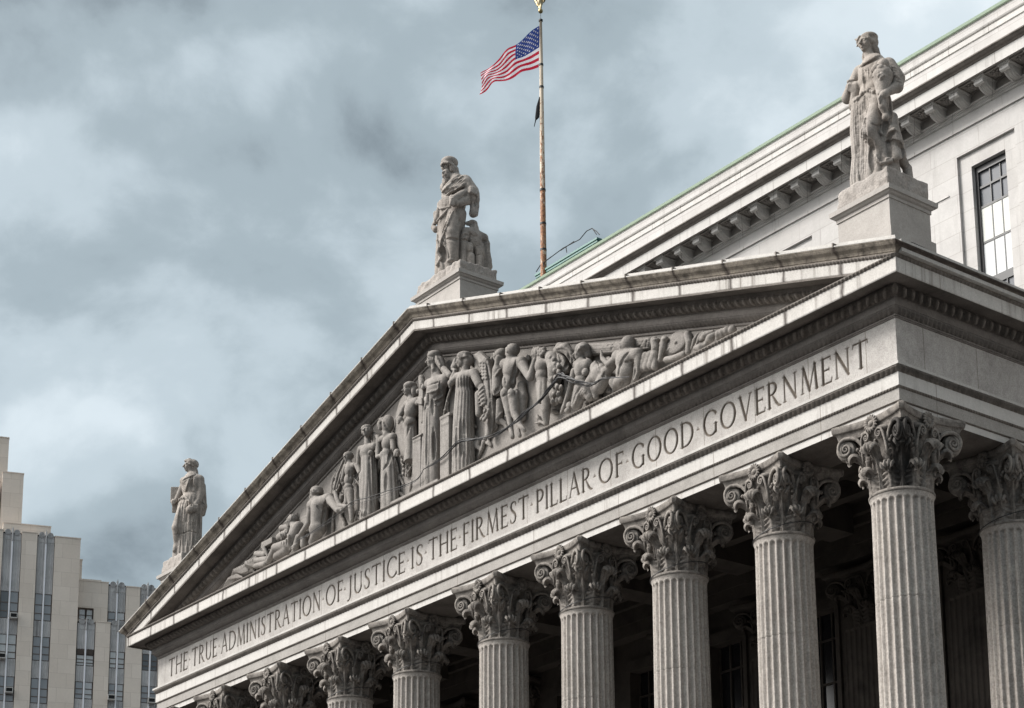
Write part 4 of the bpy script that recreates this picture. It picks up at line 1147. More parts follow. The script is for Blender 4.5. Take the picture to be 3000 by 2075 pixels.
S1 = {"o":[-19.12,0.78,5.305],"v":[-0.841,0.427,0.333],"ops":[["e",[-0.003,-0.007,3.199],[0.5,0.36,0.62],0.12,0],["c",[-0.401,-0.132,3.485],[0.317,0.141,3.415],0.19,0.2,0.14],["e",[0.01,-0.248,3.31],[0.22,0.2,0.2],0.1,0],["e",[-0.007,-0.014,2.587],[0.5,0.38,0.34],0.12,0],["c",[-0.024,-0.047,3.894],[0.003,0.005,3.646],0.13,0.17,0.08],["h",[-0.043,-0.086,4.059],-104,0.275,-2],["e",[-0.022,0.001,4.184],[0.27,0.26,0.17],0.04,0],["p",[[-0.067,-0.268,4.249],[0.082,-0.171,4.267],[0.209,-0.03,4.162],[0.185,0.102,4.059]],[0.06,0.075,0.08,0.08],0.03],["e",[0.055,0.109,4.129],[0.14,0.15,0.16],0.04,0],["p",[[0.078,0.044,3.967],[0.059,0.117,3.794],[0.071,0.142,3.739]],[0.13,0.12,0.1],0.04],["r",[[1.475,-0.628,3.395],[1.5,-0.578,3.179]],0.032,0.018],["r",[[1.503,-0.572,3.399],[1.522,-0.533,3.21]],0.032,0.018],["r",[[1.318,-0.941,3.66],[1.392,-0.795,3.698],[1.501,-0.575,3.549]],0.035,0.007],["r",[[1.319,-0.94,3.622],[1.392,-0.793,3.649],[1.502,-0.574,3.511]],0.035,0.007],["r",[[1.319,-0.939,3.584],[1.393,-0.792,3.6],[1.502,-0.574,3.473]],0.035,0.007],["r",[[1.32,-0.938,3.545],[1.393,-0.791,3.55],[1.503,-0.573,3.434]],0.035,0.007],["s",[[-0.009,-0.017,2.698,0.5,0.38],[-0.027,-0.055,2.363,0.56,0.44],[-0.032,-0.064,1.808,0.62,0.5],[-0.036,-0.073,1.256,0.62,0.52],[-0.038,-0.077,0.514,0.64,0.52],[-0.038,-0.077,-0.02,0.653,0.53]],18,0.06,3,0.06],["c",[0.04,-0.366,2.002],[0.025,-0.621,1.267],0.26,0.2,0.12],["c",[0.025,-0.62,1.24],[-0.133,-0.489,0.541],0.19,0.13,0.08],["c",[-0.099,-0.533,0.496],[-0.053,-0.664,0.295],0.12,0.07,0.05],["c",[-0.138,-0.5,0.541],[-0.138,-0.5,-0.02],0.16,0.18,0.05],["g",[[1.251,-1.075,1.838],[1.235,-1.108,1.24],[1.234,-1.109,0.593],[1.236,-1.105,0.082]],0.06,0.013],["g",[[1.291,-0.996,1.843],[1.274,-1.03,1.245],[1.273,-1.031,0.598],[1.275,-1.027,0.087]],0.06,0.013],["g",[[1.336,-0.906,1.849],[1.319,-0.94,1.251],[1.318,-0.941,0.603],[1.32,-0.937,0.092]],0.06,0.013],["g",[[1.375,-0.827,1.854],[1.358,-0.862,1.256],[1.357,-0.863,0.608],[1.359,-0.859,0.097]],0.06,0.013],["g",[[1.409,-0.76,1.859],[1.392,-0.794,1.26],[1.391,-0.796,0.612],[1.393,-0.792,0.101]],0.06,0.013],["g",[[1.454,-0.67,1.865],[1.437,-0.704,1.266],[1.436,-0.706,0.618],[1.438,-0.702,0.106]],0.06,0.013],["g",[[1.505,-0.568,1.871],[1.487,-0.603,1.273],[1.486,-0.605,0.624],[1.488,-0.601,0.113]],0.06,0.013],["g",[[1.55,-0.478,1.877],[1.532,-0.513,1.278],[1.531,-0.515,0.63],[1.533,-0.511,0.118]],0.06,0.013],["g",[[1.584,-0.41,1.882],[1.566,-0.445,1.283],[1.565,-0.448,0.634],[1.567,-0.444,0.122]],0.06,0.013],["g",[[1.151,-1.276,0.542],[1.262,-1.053,0.57],[1.418,-0.742,0.71],[1.633,-0.312,0.615]],0.028,0.007],["r",[[1.279,-1.02,2.766],[1.325,-0.927,2.664],[1.39,-0.797,2.891]],0.038,0.009],["r",[[1.271,-1.036,2.684],[1.327,-0.924,2.571],[1.38,-0.818,2.835]],0.038,0.009],["r",[[1.263,-1.052,2.601],[1.328,-0.922,2.479],[1.369,-0.839,2.779]],0.038,0.009],["r",[[1.255,-1.067,2.518],[1.329,-0.92,2.386],[1.359,-0.86,2.723]],0.038,0.009],["g",[[1.267,-1.044,2.819],[1.345,-0.889,2.939],[1.501,-0.576,3.111]],0.046,0.014],["g",[[1.406,-0.765,2.975],[1.428,-0.722,2.623],[1.452,-0.673,2.463]],0.092,0.014],["g",[[1.446,-0.687,3.008],[1.438,-0.702,2.734],[1.474,-0.629,2.52],[1.544,-0.49,2.366]],0.069,0.014],["r",[[1.45,-0.677,2.626],[1.486,-0.605,2.468],[1.549,-0.479,2.394]],0.04,0.018],["r",[[1.451,-0.675,2.545],[1.487,-0.604,2.419],[1.55,-0.478,2.356]],0.04,0.018],["r",[[1.452,-0.673,2.463],[1.487,-0.603,2.37],[1.55,-0.477,2.318]],0.04,0.018],["g",[[1.33,-0.917,2.283],[1.489,-0.601,2.277],[1.658,-0.262,2.3]],0.028,0.007],["rs",[1.194,-1.19,1.939],0.055],["rs",[1.232,-1.113,2.012],0.07],["rs",[1.265,-1.047,2.071],0.055],["rs",[1.299,-0.98,2.089],0.07],["rs",[1.338,-0.901,2.094],0.055],["rs",[1.379,-0.82,2.018],0.07],["rs",[1.402,-0.773,1.953],0.055],["r",[[1.309,-0.96,2.199],[1.379,-0.82,2.018],[1.431,-0.715,1.875]],0.048,0.018],["c",[0.367,0.174,3.407],[0.422,0.218,2.9],0.19,0.165,0.06],["c",[0.423,0.219,2.872],[0.506,0.073,2.43],0.165,0.12,0.05],["c",[0.506,0.073,2.43],[0.54,-0.082,2.222],0.12,0.1,0.03],["e",[0.556,-0.117,2.155],[0.12,0.11,0.12],0.03,0],["p",[[0.632,-0.213,2.141],[0.61,-0.255,2.001],[0.576,-0.19,1.887]],[0.038,0.034,0.026],0.006],["p",[[0.657,-0.163,2.144],[0.638,-0.2,2.004],[0.603,-0.136,1.89]],[0.038,0.034,0.026],0.006],["p",[[0.682,-0.112,2.148],[0.665,-0.145,2.008],[0.63,-0.081,1.894]],[0.038,0.034,0.026],0.006],["p",[[0.707,-0.062,2.151],[0.693,-0.091,2.012],[0.658,-0.026,1.897]],[0.038,0.034,0.026],0.006],["p",[[0.566,-0.21,2.202],[0.504,-0.334,2.139]],[0.04,0.03],0.01],["e",[0.482,-0.289,1.976],[0.17,0.15,0.17],0.02,0],["c",[0.148,0.408,3.244],[0.197,0.438,2.401],0.14,0.16,0.06],["c",[0.204,0.407,2.337],[0.225,0.405,2.026],0.2,0.13,0.05],["c",[0.337,0.227,2.179],[0.306,0.277,2.004],0.18,0.16,0.06],["r",[[1.628,-0.323,1.996],[1.675,-0.229,1.867],[1.677,-0.223,1.622]],0.04,0.018],["r",[[1.629,-0.319,1.861],[1.676,-0.226,1.731],[1.678,-0.222,1.568]],0.04,0.018],["r",[[1.631,-0.316,1.725],[1.678,-0.222,1.595],[1.679,-0.221,1.514]],0.04,0.018],["g",[[1.658,-0.261,2.273],[1.686,-0.207,1.895]],0.046,0.014],["c",[-0.467,-0.151,3.305],[-0.563,-0.344,2.734],0.14,0.12,0.05],["e",[-0.575,-0.478,2.584],[0.17,0.13,0.11],0.04,0],["p",[[-0.456,-0.51,2.626],[-0.52,-0.591,2.572],[-0.569,-0.579,2.505]],[0.035,0.032,0.025],0.006],["p",[[-0.456,-0.508,2.576],[-0.519,-0.59,2.522],[-0.559,-0.559,2.462]],[0.035,0.032,0.025],0.006],["p",[[-0.455,-0.507,2.526],[-0.518,-0.589,2.472],[-0.55,-0.54,2.419]],[0.035,0.032,0.025],0.006],["p",[[-0.454,-0.506,2.477],[-0.518,-0.587,2.422],[-0.54,-0.52,2.376]],[0.035,0.032,0.025],0.006],["x"],["b",[-0.58,-0.355,2.903],[0.26,0.05,0.34],0.01,54],["b",[-0.58,-0.354,2.43],[0.18,0.05,0.3],0.01,54]]}
S2 = {"o":[0.0,0.77,10.261],"v":[-0.734,0.504,0.455],"ops":[["e",[-0.048,-0.069,3.125],[0.54,0.38,0.76],0.12,0],["c",[-0.527,-0.093,3.559],[0.407,0.061,3.405],0.2,0.25,0.16],["e",[0.004,-0.346,3.096],[0.26,0.2,0.22],0.1,0],["e",[-0.074,-0.107,2.688],[0.5,0.4,0.42],0.12,0],["c",[-0.145,-0.243,3.915],[-0.109,-0.157,3.592],0.17,0.22,0.08],["h",[-0.141,-0.255,4.129],-84,0.315,-4],["e",[-0.172,-0.178,4.312],[0.29,0.3,0.2],0.03,0],["p",[[-0.214,-0.484,4.169],[-0.026,-0.529,4.128],[0.136,-0.436,4.088],[0.156,-0.302,4.048],[0.06,-0.124,4.0]],0.045,0.015],["p",[[0.106,-0.268,4.032],[0.09,-0.256,3.891]],[0.09,0.07],0.02],["p",[[-0.006,-0.097,3.987],[-0.054,0.01,3.909]],[0.16,0.12],0.04],["e",[-0.065,-0.094,3.897],[0.18,0.2,0.2],0.05,0],["e",[-0.061,-0.403,3.741],[0.15,0.13,0.2],0.03,0],["e",[-0.051,-0.354,3.669],[0.17,0.14,0.18],0.03,0],["p",[[-0.038,-0.511,3.809],[-0.012,-0.543,3.74],[-0.02,-0.52,3.701]],[0.03,0.055,0.03],0.006],["p",[[0.008,-0.515,3.687],[0.048,-0.527,3.618],[0.026,-0.523,3.579]],[0.03,0.055,0.03],0.006],["p",[[0.034,-0.477,3.755],[0.06,-0.51,3.686],[0.052,-0.486,3.647]],[0.03,0.055,0.03],0.006],["p",[[0.031,-0.447,3.666],[0.071,-0.46,3.597],[0.049,-0.456,3.558]],[0.03,0.055,0.03],0.006],["p",[[0.04,-0.398,3.745],[0.066,-0.431,3.676],[0.058,-0.407,3.637]],[0.03,0.055,0.03],0.006],["p",[[0.0,-0.491,3.598],[0.04,-0.503,3.529],[0.019,-0.5,3.49]],[0.03,0.055,0.03],0.006],["p",[[0.011,-0.406,3.605],[0.037,-0.438,3.536],[0.029,-0.414,3.497]],[0.03,0.055,0.03],0.006],["p",[[0.013,-0.333,3.695],[0.052,-0.345,3.627],[0.031,-0.342,3.587]],[0.03,0.055,0.03],0.006],["p",[[0.001,-0.455,3.526],[0.027,-0.487,3.457],[0.019,-0.463,3.418]],[0.03,0.055,0.03],0.006],["p",[[-0.033,-0.468,3.469],[0.007,-0.481,3.401],[-0.014,-0.477,3.361]],[0.03,0.055,0.03],0.006],["p",[[-0.023,-0.419,3.431],[0.003,-0.452,3.362],[-0.005,-0.428,3.323]],[0.03,0.055,0.03],0.006],["p",[[-0.016,-0.304,3.835],[0.024,-0.317,3.766],[0.002,-0.313,3.727]],[0.03,0.055,0.03],0.006],["p",[[-0.044,-0.239,3.785],[-0.018,-0.271,3.716],[-0.026,-0.247,3.677]],[0.03,0.055,0.03],0.006],["m",[[0.119,-0.618,3.732],[0.191,-0.603,3.614],[0.165,-0.604,3.558]],0.045,0.02],["g",[[1.065,-1.273,3.07],[1.071,-1.263,2.956],[1.061,-1.277,2.841],[1.07,-1.265,2.743]],0.041,0.008],["g",[[1.09,-1.236,3.072],[1.097,-1.226,2.957],[1.087,-1.241,2.842],[1.095,-1.228,2.744]],0.041,0.008],["g",[[1.115,-1.199,3.073],[1.122,-1.189,2.958],[1.112,-1.204,2.843],[1.121,-1.192,2.745]],0.041,0.008],["g",[[1.145,-1.156,3.074],[1.152,-1.146,2.959],[1.142,-1.161,2.844],[1.15,-1.149,2.746]],0.041,0.008],["g",[[1.175,-1.113,3.075],[1.182,-1.104,2.96],[1.172,-1.118,2.845],[1.18,-1.106,2.748]],0.041,0.008],["r",[[1.08,-1.251,2.744],[1.107,-1.211,2.771],[1.141,-1.162,2.746]],0.032,0.006],["r",[[1.08,-1.251,2.678],[1.107,-1.211,2.705],[1.141,-1.162,2.681]],0.032,0.006],["r",[[1.08,-1.25,2.629],[1.107,-1.211,2.656],[1.141,-1.162,2.632]],0.032,0.006],["r",[[1.022,-1.334,2.284],[1.158,-1.138,2.583],[1.353,-0.856,2.951]],0.08,0.021],["r",[[1.046,-1.299,2.324],[1.192,-1.089,2.562],[1.421,-0.758,2.904]],0.08,0.021],["r",[[1.07,-1.265,2.266],[1.226,-1.04,2.54],[1.489,-0.66,2.801]],0.08,0.021],["r",[[1.093,-1.231,2.225],[1.26,-0.991,2.518],[1.532,-0.599,2.761]],0.08,0.021],["r",[[1.117,-1.197,2.216],[1.294,-0.942,2.497],[1.566,-0.55,2.697]],0.08,0.021],["g",[[1.039,-1.309,2.268],[1.171,-1.12,2.543],[1.362,-0.844,2.902]],0.046,0.01],["g",[[1.065,-1.272,2.269],[1.203,-1.073,2.544],[1.409,-0.776,2.863]],0.046,0.01],["g",[[1.09,-1.236,2.27],[1.235,-1.027,2.545],[1.455,-0.709,2.824]],0.046,0.01],["g",[[1.115,-1.199,2.271],[1.267,-0.98,2.547],[1.502,-0.642,2.785]],0.046,0.01],["g",[[1.099,-1.224,2.254],[1.209,-1.065,2.422],[1.311,-0.918,2.532],[1.396,-0.795,2.609]],0.069,0.014],["p",[[-0.074,-0.458,3.511],[-0.079,-0.464,3.377],[-0.109,-0.508,3.175]],[0.08,0.07,0.06],0.03],["r",[[0.95,-1.437,1.907],[1.022,-1.333,2.113],[1.158,-1.138,2.2],[1.243,-1.016,2.162]],0.056,0.012],["r",[[0.951,-1.437,1.863],[1.022,-1.333,2.048],[1.158,-1.138,2.121],[1.243,-1.016,2.087]],0.056,0.012],["r",[[0.951,-1.437,1.822],[1.022,-1.333,1.983],[1.158,-1.138,2.043],[1.243,-1.016,2.012]],0.056,0.012],["r",[[0.951,-1.437,1.785],[1.022,-1.333,1.918],[1.158,-1.138,1.965],[1.243,-1.016,1.937]],0.056,0.012],["r",[[0.951,-1.437,1.751],[1.022,-1.333,1.853],[1.158,-1.138,1.887],[1.242,-1.016,1.862]],0.056,0.012],["g",[[0.948,-1.441,1.874],[1.031,-1.321,2.073],[1.158,-1.138,2.159],[1.226,-1.04,2.121]],0.034,0.008],["g",[[0.948,-1.441,1.834],[1.031,-1.321,2.004],[1.158,-1.138,2.084],[1.226,-1.04,2.049]],0.034,0.008],["g",[[0.948,-1.441,1.793],[1.031,-1.321,1.936],[1.158,-1.138,2.009],[1.226,-1.04,1.977]],0.034,0.008],["g",[[0.948,-1.441,1.752],[1.031,-1.321,1.868],[1.158,-1.138,1.934],[1.226,-1.04,1.906]],0.034,0.008],["s",[[-0.11,-0.158,2.785,0.58,0.43],[-0.11,-0.158,2.467,0.55,0.41],[-0.135,-0.194,1.99,0.5,0.38],[-0.16,-0.23,1.357,0.47,0.38],[-0.176,-0.254,0.539,0.47,0.4],[-0.176,-0.254,-0.02,0.479,0.408]],11,0.055,6,0.06],["c",[0.211,-0.222,2.216],[0.252,-0.373,1.49],0.27,0.24,0.08],["c",[0.26,-0.362,1.459],[0.178,-0.27,0.612],0.23,0.18,0.08],["c",[0.244,-0.034,2.262],[0.154,0.011,1.745],0.22,0.17,0.1],["r",[[1.2,-1.078,1.62],[1.135,-1.171,1.247],[1.063,-1.275,0.875],[1.023,-1.333,0.413],[1.007,-1.356,-0.047]],0.056,0.012],["r",[[1.24,-1.02,1.622],[1.167,-1.124,1.279],[1.103,-1.217,0.953],[1.071,-1.263,0.752]],0.056,0.012],["r",[[1.071,-1.263,0.845],[1.063,-1.275,0.629],[1.103,-1.217,0.446],[1.159,-1.136,0.172],[1.199,-1.078,-0.086]],0.056,0.012],["r",[[1.023,-1.333,0.352],[1.039,-1.309,0.076],[1.071,-1.263,-0.304]],0.056,0.012],["g",[[1.167,-1.124,1.526],[1.103,-1.217,1.154],[1.039,-1.31,0.813]],0.064,0.01],["g",[[1.071,-1.263,0.752],[1.039,-1.31,0.505],[1.023,-1.333,0.107]],0.064,0.01],["g",[[0.95,-1.437,1.302],[0.942,-1.449,0.963],[0.967,-1.414,0.534]],0.064,0.01],["g",[[1.087,-1.24,0.507],[1.135,-1.171,0.263],[1.175,-1.113,-0.057]],0.064,0.01],["g",[[1.111,-1.205,0.615],[1.207,-1.067,0.626],[1.352,-0.858,0.601]],0.064,0.01],["g",[[1.385,-0.811,1.395],[1.352,-0.858,1.163]],0.064,0.01],["g",[[1.047,-1.298,0.383],[1.051,-1.292,0.0],[1.079,-1.252,-0.365]],0.064,0.01],["g",[[1.047,-1.298,0.322],[1.055,-1.286,0.077],[1.063,-1.275,-0.198]],0.138,0.021],["r",[[1.135,-1.171,-0.195],[1.199,-1.078,-0.117],[1.279,-0.963,-0.13]],0.064,0.012],["m",[[0.54,-0.538,0.247],[0.54,-0.538,0.247]],0.07,0.02],["c",[-0.656,-0.507,1.982],[-0.573,-0.475,1.894],0.09,0.12,0.03],["c",[-0.581,-0.487,2.163],[-0.664,-0.519,2.045],0.08,0.06,0.02],["c",[-0.482,-0.52,2.429],[-0.474,-0.508,2.144],0.1,0.1,0.05],["p",[[-0.217,-0.663,1.279],[-0.134,-0.632,1.066],[-0.125,-0.707,0.805],[-0.052,-0.601,0.62],[-0.133,-0.719,0.336],[-0.118,-0.521,0.248]],0.045,0.02],["p",[[-0.228,-0.592,2.532],[-0.052,-0.602,2.404],[0.277,-0.478,2.37]],0.04,0.02],["p",[[0.244,-0.437,2.381],[0.024,-0.58,2.163],[-0.221,-0.67,1.989]],[0.06,0.05,0.03],0.02],["c",[-0.326,-0.47,2.529],[-0.387,-0.558,2.143],0.12,0.1,0.05],["c",[0.556,0.012,2.974],[0.536,-0.491,2.554],0.125,0.125,0.02],["p",[[0.501,-0.541,2.594],[0.534,-0.545,2.503]],0.1,0.01],["c",[0.474,0.07,3.312],[0.603,0.202,3.016],0.24,0.24,0.06],["c",[0.575,0.127,2.704],[0.557,-0.285,2.446],0.17,0.125,0.06],["c",[0.619,0.191,3.005],[0.6,0.129,2.743],0.22,0.18,0.06],["e",[0.536,-0.455,2.416],[0.14,0.14,0.15],0.04,0],["p",[[0.626,-0.536,2.418],[0.587,-0.627,2.421],[0.508,-0.637,2.535]],[0.045,0.042,0.032],0.006],["p",[[0.62,-0.546,2.371],[0.58,-0.637,2.375],[0.511,-0.632,2.469]],[0.045,0.042,0.032],0.006],["p",[[0.613,-0.556,2.325],[0.573,-0.647,2.329],[0.514,-0.627,2.403]],[0.045,0.042,0.032],0.006],["p",[[0.606,-0.565,2.278],[0.566,-0.657,2.282],[0.518,-0.622,2.337]],[0.045,0.042,0.032],0.006],["p",[[0.636,-0.487,2.446],[0.609,-0.596,2.505],[0.583,-0.634,2.487]],[0.05,0.04,0.03],0.006],["r",[[1.531,-0.6,2.451],[1.582,-0.526,2.502],[1.684,-0.379,2.44],[1.714,-0.337,2.311]],0.056,0.012],["r",[[1.531,-0.6,2.411],[1.582,-0.526,2.453],[1.684,-0.379,2.385],[1.714,-0.337,2.265]],0.056,0.012],["r",[[1.531,-0.6,2.372],[1.582,-0.526,2.404],[1.684,-0.379,2.329],[1.714,-0.337,2.219]],0.056,0.012],["r",[[1.531,-0.6,2.333],[1.582,-0.526,2.355],[1.684,-0.379,2.274],[1.714,-0.337,2.173]],0.056,0.012],["c",[0.598,0.336,2.978],[0.615,0.36,2.762],0.16,0.14,0.05],["p",[[0.562,0.248,2.698],[0.604,0.274,2.456],[0.595,0.261,2.223]],[0.1,0.12,0.14],0.03],["p",[[0.6,0.427,2.94],[0.62,0.402,2.523],[0.605,0.346,2.229]],[0.08,0.08,0.1],0.03],["m",[[0.735,0.182,2.57],[0.726,0.169,2.437]],0.05,0.02],["m",[[0.753,0.121,2.07],[0.753,0.121,2.07]],0.05,0.02],["g",[[1.574,-0.539,2.24],[1.59,-0.515,2.11],[1.581,-0.527,1.914]],0.046,0.014],["g",[[1.641,-0.441,2.014],[1.666,-0.405,1.787]],0.046,0.014],["x"],["e",[0.385,0.467,1.38],[0.24,0.24,0.42],0.08,0],["c",[0.337,0.048,0.769],[0.337,0.048,-0.02],0.12,0.13,0.05],["c",[0.411,0.979,0.784],[0.411,0.979,-0.02],0.13,0.14,0.05],["c",[0.163,0.587,1.16],[0.163,0.587,-0.02],0.25,0.28,0.05],["c",[0.223,0.936,1.004],[0.223,0.936,-0.02],0.25,0.28,0.05],["c",[0.473,0.243,0.695],[0.473,0.243,-0.02],0.14,0.15,0.05],["c",[0.555,0.538,0.672],[0.555,0.538,-0.02],0.14,0.15,0.05],["p",[[0.417,0.426,1.544],[0.418,0.427,1.797],[0.41,0.416,1.955]],[0.2,0.15,0.13],0.06],["e",[0.393,0.392,1.994],[0.14,0.17,0.11],0.04,0],["p",[[0.393,0.286,1.968],[0.368,0.179,1.945],[0.351,0.12,1.902]],[0.09,0.06,0.03],0.02],["p",[[0.385,0.274,1.905],[0.343,0.179,1.884]],[0.04,0.025],0.01],["m",[[0.52,0.223,1.911],[0.52,0.223,1.911]],0.035,0.01],["e",[0.441,0.284,1.961],[0.035,0.035,0.035],0.004,0],["r",[[1.558,-0.561,1.263],[1.602,-0.497,1.287],[1.683,-0.381,1.228]],0.035,0.018],["r",[[1.522,-0.614,1.169],[1.562,-0.556,1.116],[1.634,-0.451,1.065]],0.022,0.018],["p",[[0.351,0.155,1.629],[0.351,0.067,1.397],[0.338,0.048,0.926],[0.333,0.042,0.596]],[0.13,0.15,0.12,0.11],0.05],["c",[0.434,0.362,1.644],[0.343,0.108,1.618],0.16,0.14,0.08],["p",[[0.404,0.846,1.584],[0.404,0.934,1.389],[0.42,0.956,1.01],[0.419,1.043,0.579]],[0.13,0.13,0.12,0.12],0.05],["c",[0.41,0.503,1.634],[0.404,0.846,1.6],0.15,0.14,0.08],["c",[0.163,0.587,1.16],[0.264,0.995,0.847],0.25,0.22,0.1],["e",[0.245,0.617,1.057],[0.35,0.25,0.5],0.1,0],["c",[0.265,0.909,1.533],[0.264,0.995,0.847],0.16,0.2,0.1],["r",[[1.537,-0.591,0.984],[1.602,-0.498,0.832],[1.626,-0.464,0.741]],0.029,0.007],["r",[[1.558,-0.561,0.985],[1.622,-0.468,0.833],[1.653,-0.424,0.742]],0.029,0.007],["r",[[1.579,-0.531,0.986],[1.643,-0.438,0.834],[1.68,-0.385,0.743]],0.029,0.007],["r",[[1.6,-0.5,0.986],[1.664,-0.408,0.835],[1.708,-0.345,0.744]],0.029,0.007],["r",[[1.621,-0.47,0.987],[1.685,-0.378,0.835],[1.735,-0.306,0.745]],0.029,0.007],["g",[[1.392,-0.8,0.564],[1.456,-0.708,0.612],[1.529,-0.603,0.568]],0.046,0.014],["g",[[1.392,-0.8,0.702],[1.473,-0.684,0.805],[1.533,-0.597,0.776]],0.046,0.014],["g",[[1.786,-0.232,0.577],[1.842,-0.151,0.564],[1.891,-0.081,0.596]],0.046,0.014],["r",[[1.577,-0.534,0.647],[1.593,-0.51,0.617],[1.609,-0.487,0.648]],0.022,0.005],["r",[[1.617,-0.476,0.648],[1.633,-0.452,0.618],[1.649,-0.429,0.65]],0.022,0.005],["r",[[1.658,-0.418,0.65],[1.674,-0.394,0.62],[1.69,-0.371,0.651]],0.022,0.005],["r",[[1.593,-0.511,0.578],[1.609,-0.487,0.548],[1.625,-0.464,0.58]],0.022,0.005],["r",[[1.633,-0.453,0.58],[1.649,-0.429,0.55],[1.665,-0.406,0.581]],0.022,0.005],["r",[[1.673,-0.395,0.581],[1.69,-0.371,0.551],[1.706,-0.348,0.582]],0.022,0.005],["r",[[1.577,-0.534,0.509],[1.593,-0.511,0.479],[1.609,-0.488,0.51]],0.022,0.005],["r",[[1.617,-0.476,0.51],[1.633,-0.453,0.48],[1.649,-0.43,0.511]],0.022,0.005],["r",[[1.657,-0.418,0.511],[1.673,-0.395,0.481],[1.689,-0.372,0.513]],0.022,0.005],["r",[[1.593,-0.511,0.44],[1.609,-0.488,0.41],[1.625,-0.465,0.441]],0.022,0.005],["r",[[1.633,-0.453,0.442],[1.649,-0.43,0.411],[1.665,-0.407,0.443]],0.022,0.005],["r",[[1.673,-0.395,0.443],[1.689,-0.372,0.413],[1.705,-0.349,0.444]],0.022,0.005],["r",[[1.577,-0.534,0.371],[1.593,-0.511,0.34],[1.609,-0.488,0.372]],0.022,0.005],["r",[[1.617,-0.476,0.372],[1.633,-0.453,0.342],[1.649,-0.43,0.373]],0.022,0.005],["r",[[1.657,-0.418,0.373],[1.673,-0.395,0.343],[1.689,-0.372,0.374]],0.022,0.005],["r",[[1.593,-0.511,0.302],[1.609,-0.488,0.272],[1.625,-0.465,0.303]],0.022,0.005],["r",[[1.633,-0.453,0.303],[1.649,-0.43,0.273],[1.665,-0.407,0.304]],0.022,0.005],["r",[[1.673,-0.395,0.305],[1.689,-0.372,0.275],[1.705,-0.349,0.306]],0.022,0.005],["c",[0.449,0.208,1.071],[0.457,0.22,0.898],0.13,0.12,0.04],["p",[[0.444,0.202,0.913],[0.456,0.132,0.699],[0.497,0.102,0.487]],[0.05,0.035,0.03],0.01],["p",[[0.456,0.218,0.914],[0.493,0.185,0.701],[0.549,0.177,0.488]],[0.05,0.035,0.03],0.01],["p",[[0.467,0.234,0.914],[0.53,0.238,0.702],[0.6,0.251,0.49]],[0.05,0.035,0.03],0.01],["r",[[1.52,-0.615,0.353],[1.565,-0.552,0.385],[1.609,-0.488,0.341]],0.029,0.018],["r",[[1.52,-0.615,0.292],[1.565,-0.552,0.324],[1.609,-0.488,0.28]],0.029,0.018],["r",[[1.52,-0.616,0.231],[1.564,-0.552,0.263],[1.609,-0.488,0.218]],0.029,0.018],["c",[0.54,0.515,0.986],[0.548,0.526,0.813],0.13,0.12,0.04],["p",[[0.535,0.509,0.828],[0.547,0.437,0.614],[0.547,0.437,0.458]],[0.05,0.035,0.03],0.01],["p",[[0.546,0.525,0.829],[0.584,0.491,0.615],[0.598,0.512,0.459]],[0.05,0.035,0.03],0.01],["p",[[0.557,0.541,0.829],[0.621,0.544,0.617],[0.65,0.586,0.461]],[0.05,0.035,0.03],0.01],["r",[[1.689,-0.372,0.221],[1.733,-0.309,0.253],[1.777,-0.245,0.209]],0.029,0.018],["r",[[1.689,-0.373,0.16],[1.733,-0.309,0.192],[1.777,-0.245,0.147]],0.029,0.018],["r",[[1.689,-0.373,0.098],[1.733,-0.309,0.13],[1.777,-0.245,0.086]],0.029,0.018]]}
